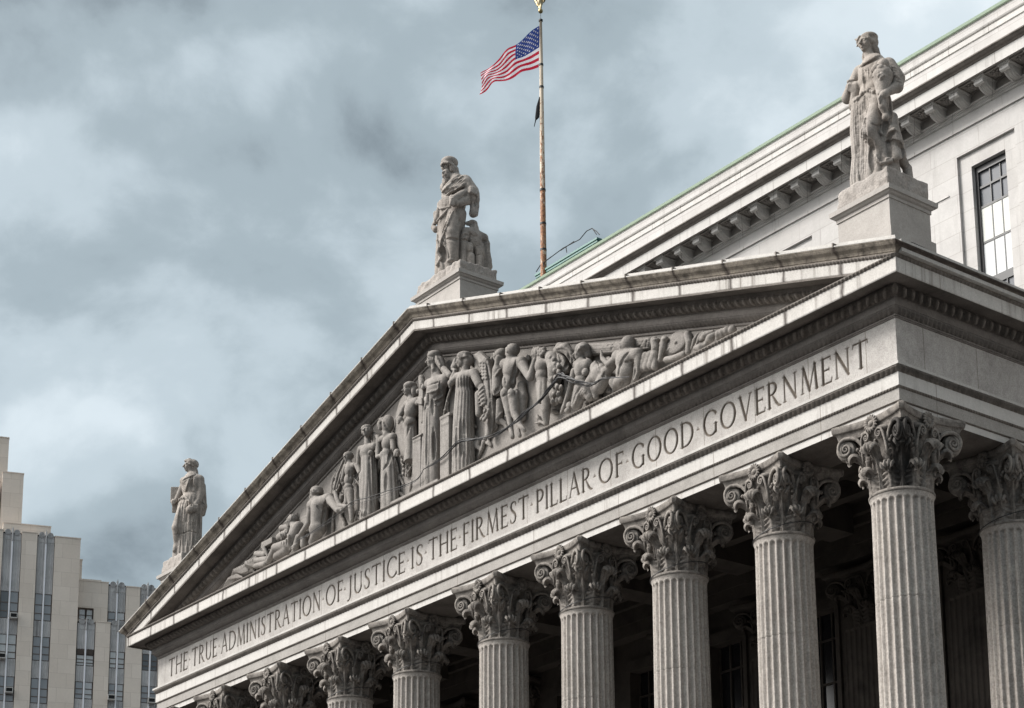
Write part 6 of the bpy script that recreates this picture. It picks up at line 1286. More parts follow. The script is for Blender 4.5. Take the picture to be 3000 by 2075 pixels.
RELIEF = [
('relief of palm leaves in the left corner of the gable',[["p",[[-14.4,-0.12,0.567],[-13.756,-0.22,0.72],[-13.236,-0.25,0.616]],[0.03,0.07,0.03],0.015],["p",[[-14.253,-0.12,0.557],[-13.598,-0.22,0.72],[-13.091,-0.25,0.586]],[0.03,0.07,0.03],0.015],["p",[[-14.106,-0.12,0.547],[-13.44,-0.22,0.719],[-12.947,-0.25,0.556]],[0.03,0.07,0.03],0.015],["p",[[-13.96,-0.12,0.537],[-13.283,-0.22,0.719],[-12.803,-0.25,0.526]],[0.03,0.07,0.03],0.015],["p",[[-13.814,-0.12,0.527],[-13.127,-0.22,0.719],[-12.659,-0.25,0.496]],[0.03,0.07,0.03],0.015],["p",[[-13.752,-0.15,0.665],[-13.194,-0.28,0.896],[-12.654,-0.25,0.665]],[0.04,0.09,0.04],0.015],["p",[[-13.555,-0.15,0.682],[-12.998,-0.28,0.892],[-12.551,-0.25,0.658]],[0.04,0.09,0.04],0.015],["p",[[-13.36,-0.15,0.698],[-12.803,-0.28,0.888],[-12.448,-0.25,0.651]],[0.04,0.09,0.04],0.015],["p",[[-13.165,-0.15,0.715],[-12.609,-0.28,0.884],[-12.345,-0.25,0.644]],[0.04,0.09,0.04],0.015],["p",[[-12.97,-0.15,0.731],[-12.416,-0.28,0.88],[-12.242,-0.25,0.638]],[0.04,0.09,0.04],0.015],["p",[[-12.622,-0.2,0.764],[-12.217,-0.32,0.932],[-11.697,-0.25,0.68]],[0.05,0.09,0.05],0.015],["p",[[-12.441,-0.2,0.757],[-12.038,-0.32,0.931],[-11.647,-0.25,0.693]],[0.05,0.09,0.05],0.015],["p",[[-12.261,-0.2,0.75],[-11.86,-0.32,0.93],[-11.597,-0.25,0.706]],[0.05,0.09,0.05],0.015],["p",[[-12.082,-0.2,0.743],[-11.683,-0.32,0.929],[-11.547,-0.25,0.719]],[0.05,0.09,0.05],0.015],["p",[[-11.904,-0.2,0.736],[-11.506,-0.32,0.928],[-11.498,-0.25,0.732]],[0.05,0.09,0.05],0.015]]),
('relief of a bearded man reclining beside closed books',[["c",[-11.591,-0.25,1.139],[-10.893,-0.25,0.939],0.12,0.13,0.02],["c",[-11.396,-0.35,0.81],[-10.579,-0.35,0.644],0.12,0.12,0.02],["c",[-11.359,-0.4,0.58],[-10.668,-0.4,0.482],0.1,0.1,0.02],["b",[-10.7,-0.2,1.329],[0.397,0.15,0.115],0.0,0],["c",[-11.004,-0.3,1.266],[-10.675,-0.3,0.823],0.1,0.05,0.03],["h",[-8.908,-0.32,1.683],-140,0.24,0],["e",[-9.083,-0.32,1.541],[0.12,0.12,0.2],0.03,0],["c",[-8.818,-0.3,1.503],[-8.572,-0.3,1.277],0.13,0.18,0.05],["c",[-8.455,-0.3,1.308],[-8.746,-0.33,0.908],0.22,0.24,0.1],["c",[-8.639,-0.4,1.338],[-8.689,-0.5,0.922],0.12,0.11,0.05],["c",[-8.689,-0.5,0.922],[-9.221,-0.5,0.75],0.1,0.08,0.03],["c",[-8.825,-0.35,0.768],[-9.707,-0.5,0.816],0.22,0.18,0.08],["c",[-9.707,-0.5,0.816],[-10.363,-0.45,0.489],0.16,0.1,0.05],["c",[-8.269,-0.4,0.859],[-8.492,-0.4,0.48],0.12,0.12,0.06],["c",[-9.841,-0.2,1.678],[-9.205,-0.25,1.557],0.12,0.1,0.05],["c",[-9.915,-0.22,1.342],[-9.378,-0.25,1.35],0.16,0.14,0.08],["c",[-9.091,-0.4,0.608],[-9.723,-0.45,0.512],0.16,0.14,0.08],["r",[[-8.058,-1.3,0.842],[-7.812,-1.3,0.558],[-7.922,-1.3,0.34]],0.048,0.02],["r",[[-7.88,-1.3,0.793],[-7.664,-1.3,0.518],[-7.744,-1.3,0.292]],0.048,0.02],["r",[[-7.702,-1.3,0.744],[-7.517,-1.3,0.478],[-7.567,-1.3,0.245]],0.048,0.02],["r",[[-7.525,-1.3,0.696],[-7.37,-1.3,0.438],[-7.39,-1.3,0.197]],0.048,0.02],["r",[[-7.438,-1.3,-0.097],[-7.039,-1.3,0.072]],0.032,0.02],["r",[[-7.264,-1.3,-0.101],[-6.924,-1.3,0.072]],0.032,0.02],["r",[[-7.091,-1.3,-0.104],[-6.809,-1.3,0.071]],0.032,0.02],["r",[[-6.918,-1.3,-0.107],[-6.694,-1.3,0.071]],0.032,0.02]]),
('relief of a muscular seated man seen from behind',[["h",[-7.149,-0.38,2.146],-160,0.26,0],["e",[-7.065,-0.38,2.247],[0.24,0.24,0.2],0.02,0],["r",[[-5.923,-1.3,1.747],[-5.612,-1.3,1.702],[-5.245,-1.3,1.549]],0.024,0.02],["r",[[-5.876,-1.3,1.709],[-5.532,-1.3,1.648],[-5.244,-1.3,1.512]],0.024,0.02],["r",[[-5.83,-1.3,1.671],[-5.452,-1.3,1.594],[-5.243,-1.3,1.476]],0.024,0.02],["r",[[-5.784,-1.3,1.633],[-5.373,-1.3,1.541],[-5.242,-1.3,1.439]],0.024,0.02],["r",[[-5.738,-1.3,1.596],[-5.293,-1.3,1.487],[-5.241,-1.3,1.402]],0.024,0.02],["c",[-7.034,-0.36,1.961],[-6.947,-0.34,1.753],0.16,0.22,0.08],["c",[-7.375,-0.36,1.809],[-6.231,-0.36,1.714],0.22,0.23,0.15],["c",[-6.852,-0.36,1.597],[-6.916,-0.38,1.022],0.34,0.28,0.15],["e",[-6.934,-0.4,0.806],[0.36,0.3,0.26],0.1,0],["c",[-7.422,-0.4,1.783],[-7.492,-0.45,1.168],0.14,0.115,0.05],["c",[-7.492,-0.45,1.168],[-8.234,-0.42,0.846],0.11,0.07,0.04],["c",[-6.049,-0.4,1.606],[-5.369,-0.5,1.024],0.17,0.12,0.06],["c",[-5.369,-0.5,1.024],[-5.122,-0.45,1.055],0.11,0.08,0.04],["c",[-6.841,-0.42,0.714],[-7.232,-0.42,0.388],0.22,0.15,0.08],["c",[-8.087,-0.3,0.829],[-8.077,-0.3,0.514],0.12,0.12,0.06],["g",[[-4.901,-1.3,1.086],[-4.973,-1.3,0.686],[-5.126,-1.3,0.248]],0.069,0.015],["g",[[-5.482,-1.3,1.072],[-5.197,-1.3,0.809]],0.041,0.015],["g",[[-4.701,-1.3,0.789],[-4.53,-1.3,0.5]],0.041,0.015],["r",[[-4.419,-1.3,0.439],[-4.575,-1.3,0.125],[-4.731,-1.3,-0.16]],0.056,0.02],["r",[[-4.233,-1.3,0.357],[-4.389,-1.3,0.073],[-4.512,-1.3,-0.22]],0.056,0.02],["r",[[-4.048,-1.3,0.275],[-4.203,-1.3,0.022],[-4.294,-1.3,-0.28]],0.056,0.02],["r",[[-3.863,-1.3,0.194],[-4.019,-1.3,-0.029],[-4.076,-1.3,-0.339]],0.056,0.02],["b",[-8.208,-0.12,1.385],[0.25,0.1,0.319],0.0,0]]),
('relief of a nude youth holding a curved harp',[["h",[-5.088,-0.3,2.944],-80,0.2,0],["e",[-5.089,-0.3,3.011],[0.19,0.18,0.13],0.02,0],["c",[-5.07,-0.28,2.809],[-4.985,-0.3,2.617],0.09,0.12,0.04],["c",[-5.283,-0.28,2.659],[-4.706,-0.28,2.537],0.1,0.1,0.08],["e",[-4.982,-0.3,2.429],[0.21,0.18,0.24],0.06,0],["e",[-5.047,-0.3,2.101],[0.18,0.16,0.22],0.06,0],["e",[-5.065,-0.3,1.813],[0.19,0.17,0.16],0.05,0],["c",[-5.005,-0.32,1.658],[-5.06,-0.34,1.271],0.15,0.12,0.05],["c",[-4.942,-0.3,1.644],[-4.786,-0.36,1.109],0.14,0.11,0.05],["c",[-4.786,-0.36,1.109],[-4.727,-0.36,0.511],0.11,0.07,0.03],["c",[-4.563,-0.28,2.493],[-4.336,-0.3,2.154],0.09,0.08,0.04],["c",[-5.297,-0.3,2.605],[-5.449,-0.32,2.216],0.08,0.07,0.03],["p",[[-5.59,-0.2,2.986],[-5.88,-0.24,2.578],[-6.126,-0.26,1.971],[-6.136,-0.28,1.7]],0.05,0.01],["p",[[-5.394,-0.2,2.899],[-5.683,-0.24,2.492],[-5.932,-0.26,2.05]],0.035,0.01],["p",[[-6.183,-0.4,1.77],[-5.682,-0.46,1.291],[-5.193,-0.46,0.992]],[0.14,0.12,0.09],0.04],["p",[[-5.711,-0.45,1.81],[-5.508,-0.48,1.477],[-5.308,-0.48,1.18],[-4.924,-0.45,1.05]],[0.07,0.08,0.09,0.08],0.03],["p",[[-4.973,-0.2,2.234],[-4.457,-0.22,1.757]],0.02,0.01],["p",[[-4.496,-0.2,2.172],[-4.743,-0.22,1.868]],0.02,0.01],["p",[[-4.824,-0.2,1.923],[-4.397,-0.2,1.876]],0.02,0.01],["g",[[-3.366,-1.3,1.694],[-3.36,-1.3,1.381]],0.032,0.015]]),
('relief of a woman in a long gown facing forward',[["h",[-3.65,-0.42,3.4],-75,0.225,8],["e",[-3.731,-0.4,3.55],[0.22,0.2,0.13],0.02,0],["e",[-3.99,-0.34,3.527],[0.09,0.12,0.15],0.02,0],["c",[-3.767,-0.36,3.292],[-3.739,-0.36,3.018],0.1,0.12,0.05],["c",[-4.192,-0.34,2.951],[-3.304,-0.34,2.78],0.13,0.14,0.1],["e",[-3.781,-0.36,2.713],[0.28,0.22,0.26],0.08,0],["e",[-3.868,-0.48,2.66],[0.1,0.1,0.1],0.05,0],["e",[-3.355,-0.48,2.527],[0.1,0.1,0.1],0.05,0],["c",[-4.285,-0.34,2.927],[-4.403,-0.32,2.463],0.1,0.08,0.04],["c",[-4.403,-0.32,2.463],[-4.289,-0.3,2.167],0.07,0.06,0.02],["s",[[-3.783,-0.3,2.674,0.28,0.24],[-3.727,-0.3,2.129,0.32,0.26],[-3.693,-0.3,1.462,0.34,0.28],[-3.687,-0.3,1.094,0.34,0.3],[-3.699,-0.3,0.393,0.36,0.32],[-3.699,-0.3,-0.02,0.36,0.32]],9,0.035,3,0.06],["c",[-3.856,-0.45,1.872],[-3.841,-0.48,1.1],0.15,0.11,0.08],["g",[[-2.112,-1.3,1.93],[-2.064,-1.3,1.149],[-1.949,-1.3,0.1]],0.041,0.015],["g",[[-1.909,-1.3,1.867],[-1.861,-1.3,1.088],[-1.748,-1.3,0.042]],0.041,0.015],["g",[[-1.774,-1.3,1.826],[-1.727,-1.3,1.048],[-1.614,-1.3,0.004]],0.041,0.015],["r",[[-2.647,-1.3,0.096],[-2.735,-1.3,-0.083]],0.04,0.02],["r",[[-2.51,-1.3,0.057],[-2.598,-1.3,-0.122]],0.04,0.02],["r",[[-2.374,-1.3,0.018],[-2.461,-1.3,-0.16]],0.04,0.02]]),
('relief of a veiled woman in profile beside the gowned woman',[["h",[-2.8,-0.36,3.431],-165,0.235,0],["e",[-2.489,-0.34,3.335],[0.24,0.2,0.32],0.03,0],["c",[-2.654,-0.32,3.157],[-2.561,-0.32,2.97],0.12,0.16,0.06],["g",[[-1.275,-1.3,2.779],[-1.118,-1.3,2.562],[-0.895,-1.3,2.338]],0.046,0.015],["c",[-2.91,-0.3,2.929],[-2.229,-0.3,2.791],0.12,0.14,0.1],["e",[-2.511,-0.32,2.641],[0.26,0.2,0.26],0.06,0],["e",[-2.582,-0.42,2.64],[0.09,0.1,0.09],0.04,0],["e",[-2.584,-0.3,2.33],[0.22,0.18,0.2],0.06,0],["c",[-3.58,-0.2,3.349],[-3.033,-0.28,2.919],0.07,0.07,0.03],["c",[-3.22,-0.25,3.091],[-3.098,-0.35,2.346],0.1,0.09,0.06],["c",[-3.019,-0.4,2.311],[-2.713,-0.42,2.264],0.07,0.06,0.02],["e",[-2.69,-0.42,2.257],[0.11,0.1,0.14],0.03,0],["c",[-2.227,-0.3,2.635],[-2.13,-0.36,2.279],0.1,0.09,0.04],["e",[-1.812,-0.42,2.063],[0.13,0.11,0.14],0.04,0],["p",[[-1.844,-0.5,2.055],[-1.888,-0.5,1.94]],[0.03,0.022],0.005],["p",[[-1.746,-0.5,2.025],[-1.78,-0.5,1.907]],[0.03,0.022],0.005],["p",[[-1.648,-0.5,1.994],[-1.674,-0.5,1.874]],[0.03,0.022],0.005],["s",[[-2.646,-0.26,2.332,0.24,0.2],[-2.551,-0.26,1.912,0.3,0.24],[-2.498,-0.26,1.248,0.34,0.26],[-2.444,-0.26,0.459,0.38,0.28],[-2.444,-0.26,-0.02,0.38,0.28]],10,0.045,8,0.06],["g",[[-0.756,-1.3,1.662],[-0.97,-1.3,1.249],[-1.275,-1.3,1.089]],0.057,0.015],["g",[[-1.076,-1.3,0.953],[-1.09,-1.3,0.329]],0.069,0.015],["r",[[-0.578,-1.3,1.33],[-0.399,-1.3,0.7],[-0.306,-1.3,0.001]],0.064,0.02],["g",[[-0.49,-1.3,1.178],[-0.286,-1.3,0.119]],0.046,0.015]]),
('relief of laurel sprigs springing beside the stone pier',[["p",[[-1.689,-0.12,1.27],[-1.639,-0.14,1.584],[-1.784,-0.12,1.994]],0.03,0.01],["p",[[-1.668,-0.12,1.392],[-1.428,-0.12,1.627]],0.025,0.01],["p",[[-1.691,-0.12,1.424],[-1.96,-0.12,1.815]],0.025,0.01],["p",[[-2.088,-0.12,2.175],[-1.945,-0.16,2.034],[-1.916,-0.12,1.957]],[0.012,0.05,0.015],0.008],["p",[[-1.997,-0.12,1.992],[-1.854,-0.16,1.851],[-1.826,-0.12,1.774]],[0.012,0.05,0.015],0.008],["p",[[-1.951,-0.12,1.797],[-1.808,-0.16,1.657],[-1.78,-0.12,1.58]],[0.012,0.05,0.015],0.008],["p",[[-1.927,-0.12,1.635],[-1.785,-0.16,1.495],[-1.757,-0.12,1.418]],[0.012,0.05,0.015],0.008],["p",[[-1.527,-0.12,1.951],[-1.545,-0.16,1.859],[-1.694,-0.12,1.837]],[0.012,0.05,0.015],0.008],["p",[[-1.438,-0.12,1.743],[-1.455,-0.16,1.652],[-1.604,-0.12,1.629]],[0.012,0.05,0.015],0.008],["p",[[-1.349,-0.12,1.536],[-1.366,-0.16,1.446],[-1.514,-0.12,1.422]],[0.012,0.05,0.015],0.008],["p",[[-1.948,-0.12,1.499],[-1.806,-0.16,1.36],[-1.778,-0.12,1.283]],[0.012,0.05,0.015],0.008],["p",[[-1.479,-0.12,1.448],[-1.497,-0.16,1.357],[-1.646,-0.12,1.334]],[0.012,0.05,0.015],0.008]]),
('relief of a helmeted warrior with a tall oval shield and sword',[["e",[-1.726,-0.14,3.104],[0.62,0.13,1.12],0.02,0],["m2",[-1.475,-0.32,3.01],[0.52,0.09,1.0]],["h",[-1.089,-0.42,4.06],-112,0.225,0],["e",[-1.035,-0.4,4.195],[0.24,0.23,0.14],0.02,0],["e",[-0.853,-0.32,3.961],[0.1,0.16,0.2],0.02,0],["c",[-1.093,-0.36,3.883],[-1.016,-0.36,3.679],0.11,0.14,0.05],["c",[-1.293,-0.36,3.623],[-0.665,-0.36,3.533],0.14,0.15,0.1],["e",[-1.023,-0.38,3.322],[0.25,0.22,0.3],0.08,0],["e",[-1.086,-0.36,2.934],[0.22,0.2,0.2],0.06,0],["c",[-1.394,-0.36,3.597],[-1.63,-0.42,3.303],0.11,0.09,0.04],["c",[-1.681,-0.42,3.32],[-1.301,-0.4,2.787],0.08,0.09,0.03],["p",[[-1.659,-0.5,3.234],[-1.71,-0.5,3.281]],[0.035,0.03],0.005],["p",[[-1.638,-0.5,3.162],[-1.684,-0.5,3.213]],[0.035,0.03],0.005],["p",[[-1.617,-0.5,3.09],[-1.658,-0.5,3.145]],[0.035,0.03],0.005],["p",[[-1.596,-0.5,3.018],[-1.632,-0.5,3.077]],[0.035,0.03],0.005],["e",[-1.541,-0.46,3.146],[0.11,0.1,0.12],0.03,0],["s",[[-1.177,-0.3,2.948,0.22,0.2],[-1.149,-0.3,2.467,0.24,0.2],[-1.142,-0.3,1.584,0.26,0.22]],7,0.03,4,0.06],["g",[[0.154,-1.3,1.849],[0.273,-1.3,2.154],[0.663,-1.3,2.114]],0.046,0.015],["c",[-0.554,-0.4,3.427],[-0.291,-0.46,3.442],0.1,0.09,0.04],["p",[[-0.405,-0.5,3.529],[-0.091,-0.56,3.38]],[0.035,0.032],0.005],["p",[[-0.404,-0.5,3.47],[-0.091,-0.56,3.321]],[0.035,0.032],0.005],["p",[[-0.404,-0.5,3.411],[-0.091,-0.56,3.263]],[0.035,0.032],0.005],["p",[[-0.404,-0.5,3.352],[-0.091,-0.56,3.204]],[0.035,0.032],0.005],["c",[-0.33,-0.42,4.23],[-0.279,-0.42,3.918],0.11,0.12,0.01],["e",[-0.11,-0.5,3.811],[0.09,0.08,0.09],0.01,0],["e",[-0.481,-0.45,3.802],[0.08,0.08,0.09],0.01,0],["r",[[0.872,-1.3,3.534],[1.162,-1.3,3.421]],0.022,0.02],["r",[[0.872,-1.3,3.483],[1.162,-1.3,3.369]],0.022,0.02],["r",[[0.873,-1.3,3.431],[1.162,-1.3,3.317]],0.022,0.02],["r",[[0.873,-1.3,3.379],[1.163,-1.3,3.266]],0.022,0.02],["b",[-0.273,-0.275,1.964],[0.124,0.225,1.974],0.0,0],["c",[-0.307,-0.3,3.194],[-0.275,-0.32,2.476],0.1,0.07,0.05],["g",[[1.001,-1.3,2.005],[1.288,-1.3,1.941]],0.046,0.015],["r",[[1.188,-1.3,2.911],[1.309,-1.3,2.472],[1.288,-1.3,1.856]],0.048,0.02]]),
('stone pier with a key-patterned band beside the warrior',[["b",[-0.32,-0.32,1.069],[0.242,0.3,1.079],0.0,0],["b",[-0.26,-0.34,2.105],[0.281,0.32,0.032],0.0,0],["b",[-0.461,-0.62,1.99],[0.02,0.02,0.04],0.0,0],["b",[-0.367,-0.62,1.983],[0.02,0.02,0.041],0.0,0],["b",[-0.274,-0.62,1.976],[0.019,0.02,0.04],0.0,0],["b",[-0.18,-0.62,1.97],[0.02,0.02,0.041],0.0,0],["b",[-0.087,-0.62,1.964],[0.02,0.02,0.04],0.0,0]]),
('tall bearded lawgiver in a headcloth and long robe carved in relief',[["h",[0.416,-0.46,4.578],-130,0.25,-4],["e",[0.454,-0.42,4.751],[0.26,0.25,0.16],0.03,0],["p",[[0.473,-0.4,4.75],[0.657,-0.36,4.49],[0.802,-0.36,4.235]],[0.14,0.16,0.12],0.03],["p",[[0.18,-0.4,4.883],[0.081,-0.4,5.007]],[0.1,0.04],0.02],["p",[[0.451,-0.5,4.409],[0.506,-0.52,4.209],[0.452,-0.5,4.101]],[0.07,0.065,0.05],0.02],["r",[[1.804,-1.3,4.041],[1.993,-1.3,3.717],[2.134,-1.3,3.498]],0.048,0.02],["c",[0.385,-0.34,4.356],[0.483,-0.34,4.029],0.14,0.2,0.08],["c",[0.045,-0.34,3.887],[1.013,-0.34,3.73],0.2,0.22,0.15],["e",[0.465,-0.36,3.622],[0.42,0.28,0.42],0.1,0],["s",[[0.328,-0.3,3.567,0.4,0.28],[0.183,-0.3,2.915,0.4,0.3],[0.137,-0.3,2.059,0.42,0.3],[0.092,-0.3,0.976,0.44,0.32],[0.092,-0.3,-0.02,0.44,0.32]],8,0.04,2,0.06],["c",[0.957,-0.4,4.083],[1.379,-0.46,3.719],0.12,0.1,0.05],["g",[[1.307,-1.3,3.157],[1.521,-1.3,3.141],[2.088,-1.3,3.061]],0.028,0.015],["r",[[1.994,-1.3,3.093],[1.994,-1.3,2.81],[1.664,-1.3,2.865],[1.331,-1.3,2.92]],0.048,0.02],["r",[[1.665,-1.3,2.694],[2.135,-1.3,2.508],[2.228,-1.3,2.59]],0.048,0.02],["r",[[1.807,-1.3,2.477],[1.807,-1.3,2.364],[2.089,-1.3,2.214]],0.048,0.02],["r",[[1.854,-1.3,2.546],[2.229,-1.3,2.421]],0.048,0.02],["g",[[2.017,-1.3,3.056],[2.041,-1.3,2.624],[1.712,-1.3,2.636],[2.182,-1.3,2.465]],0.055,0.015],["g",[[1.783,-1.3,2.428],[2.182,-1.3,2.408],[1.807,-1.3,2.449],[2.089,-1.3,2.2]],0.055,0.015],["g",[[1.618,-1.3,2.597],[1.643,-1.3,2.051]],0.055,0.015],["g",[[1.31,-1.3,2.359],[1.289,-1.3,1.46],[1.293,-1.3,0.502]],0.055,0.015],["g",[[1.668,-1.3,1.621],[1.694,-1.3,0.548]],0.055,0.015],["g",[[1.379,-1.3,2.876],[1.357,-1.3,2.457]],0.055,0.015],["g",[[1.739,-1.3,1.457],[1.741,-1.3,0.561]],0.055,0.015],["r",[[1.284,-1.3,2.936],[1.381,-1.3,2.506]],0.048,0.02],["r",[[1.164,-1.3,2.862],[1.285,-1.3,2.594],[1.142,-1.3,2.414]],0.048,0.02]]),
('second stone pier with a key-patterned band under the scroll',[["b",[1.318,-0.33,1.115],[0.246,0.31,1.125],0.0,0],["b",[1.352,-0.34,2.288],[0.28,0.32,0.053],0.0,0],["b",[1.149,-0.64,2.03],[0.019,0.02,0.042],0.0,0],["b",[1.239,-0.64,2.024],[0.019,0.02,0.043],0.0,0],["b",[1.329,-0.64,2.018],[0.019,0.02,0.043],0.0,0],["b",[1.419,-0.64,2.011],[0.019,0.02,0.042],0.0,0],["b",[1.509,-0.64,2.006],[0.019,0.02,0.042],0.0,0]]),
('tall crowned woman in a pleated gown at the centre of the relief',[["h",[2.138,-0.48,3.981],-155,0.255,0],["e",[2.174,-0.44,4.107],[0.27,0.25,0.15],0.03,0],["e",[2.349,-0.4,3.913],[0.17,0.17,0.17],0.03,0],["r",[[2.993,-1.3,3.675],[3.29,-1.3,3.612],[3.652,-1.3,3.386]],0.032,0.02],["r",[[3.039,-1.3,3.62],[3.353,-1.3,3.55],[3.652,-1.3,3.336]],0.032,0.02],["r",[[3.084,-1.3,3.564],[3.417,-1.3,3.488],[3.651,-1.3,3.286]],0.032,0.02],["r",[[3.13,-1.3,3.509],[3.48,-1.3,3.427],[3.651,-1.3,3.236]],0.032,0.02],["c",[2.233,-0.4,3.84],[2.133,-0.38,3.593],0.12,0.15,0.06],["c",[1.735,-0.38,3.559],[2.618,-0.38,3.368],0.16,0.17,0.12],["e",[2.114,-0.4,3.309],[0.32,0.25,0.3],0.08,0],["e",[2.134,-0.56,3.318],[0.12,0.1,0.12],0.05,0],["s",[[2.023,-0.32,3.332,0.32,0.26],[1.998,-0.32,2.883,0.34,0.28],[1.949,-0.32,2.188,0.38,0.3],[1.923,-0.32,1.346,0.4,0.32],[1.921,-0.32,0.643,0.42,0.33],[1.921,-0.32,-0.02,0.42,0.33]],16,0.04,5,0.06],["c",[2.692,-0.4,3.281],[2.918,-0.4,2.892],0.15,0.13,0.06],["c",[1.717,-0.4,3.531],[1.579,-0.5,3.438],0.12,0.11,0.05],["e",[1.542,-0.54,3.383],[0.11,0.1,0.12],0.03,0],["c",[1.542,-0.54,3.354],[1.495,-0.54,3.256],0.06,0.04,0.02],["c",[1.506,-0.45,3.562],[1.623,-0.4,3.765],0.1,0.1,0.05],["p",[[1.508,-0.5,3.261],[1.294,-0.5,2.931],[1.081,-0.5,2.428]],0.035,0.01],["e",[1.519,-0.36,3.985],[0.14,0.14,0.12],0.02,0],["c",[1.519,-0.36,4.042],[1.543,-0.36,4.236],0.12,0.06,0.03],["r",[[2.623,-1.3,3.299],[2.877,-1.3,3.169],[3.151,-1.3,3.059]],0.04,0.02],["c",[3.015,-0.34,2.761],[3.147,-0.34,2.211],0.14,0.13,0.08],["c",[2.832,-0.34,2.598],[2.827,-0.34,1.952],0.14,0.12,0.08],["r",[[4.137,-1.3,2.029],[4.402,-1.3,2.104],[4.62,-1.3,1.866]],0.045,0.02],["r",[[4.153,-1.3,1.9],[4.428,-1.3,1.958],[4.636,-1.3,1.725]],0.045,0.02],["r",[[4.17,-1.3,1.772],[4.453,-1.3,1.813],[4.653,-1.3,1.583]],0.045,0.02],["r",[[4.187,-1.3,1.643],[4.478,-1.3,1.669],[4.669,-1.3,1.442]],0.045,0.02],["r",[[4.204,-1.3,1.514],[4.503,-1.3,1.524],[4.685,-1.3,1.301]],0.045,0.02],["e",[3.486,-0.52,1.915],[0.07,0.06,0.07],0.01,0],["e",[3.597,-0.52,1.767],[0.07,0.06,0.07],0.01,0],["e",[3.396,-0.52,1.806],[0.07,0.06,0.07],0.01,0],["e",[3.529,-0.52,1.679],[0.07,0.06,0.07],0.01,0],["e",[3.305,-0.52,1.669],[0.07,0.06,0.07],0.01,0],["e",[3.461,-0.52,1.59],[0.07,0.06,0.07],0.01,0],["e",[3.553,-0.52,1.865],[0.07,0.06,0.07],0.01,0],["e",[3.214,-0.52,1.615],[0.07,0.06,0.07],0.01,0],["e",[3.349,-0.52,1.543],[0.07,0.06,0.07],0.01,0],["g",[[3.06,-1.3,2.923],[3.072,-1.3,2.417]],0.032,0.015],["g",[[3.242,-1.3,2.86],[3.254,-1.3,2.355]],0.032,0.015],["g",[[3.401,-1.3,2.805],[3.413,-1.3,2.302]],0.032,0.015],["g",[[3.559,-1.3,2.751],[3.57,-1.3,2.248]],0.032,0.015],["g",[[3.716,-1.3,2.697],[3.727,-1.3,2.195]],0.032,0.015],["g",[[2.92,-1.3,1.495],[2.946,-1.3,0.934],[2.954,-1.3,0.244]],0.06,0.015],["g",[[3.192,-1.3,1.407],[3.218,-1.3,0.848],[3.225,-1.3,0.16]],0.06,0.015],["g",[[3.373,-1.3,1.348],[3.398,-1.3,0.791],[3.405,-1.3,0.105]],0.06,0.015],["g",[[3.642,-1.3,1.261],[3.667,-1.3,0.706],[3.672,-1.3,0.023]],0.06,0.015],["g",[[3.821,-1.3,1.203],[3.845,-1.3,0.649],[3.85,-1.3,-0.032]],0.06,0.015],["g",[[3.954,-1.3,1.16],[3.977,-1.3,0.607],[3.982,-1.3,-0.073]],0.06,0.015],["c",[1.855,-0.5,0.735],[1.834,-0.55,0.618],0.09,0.05,0.03],["r",[[3.953,-1.3,1.051],[4.217,-1.3,0.775],[3.951,-1.3,0.643]],0.048,0.02],["r",[[2.414,-1.3,2.247],[2.783,-1.3,2.096],[2.737,-1.3,2.0],[2.275,-1.3,2.013]],0.048,0.02],["g",[[2.461,-1.3,2.203],[2.783,-1.3,2.04],[2.414,-1.3,1.995]],0.046,0.015]]),
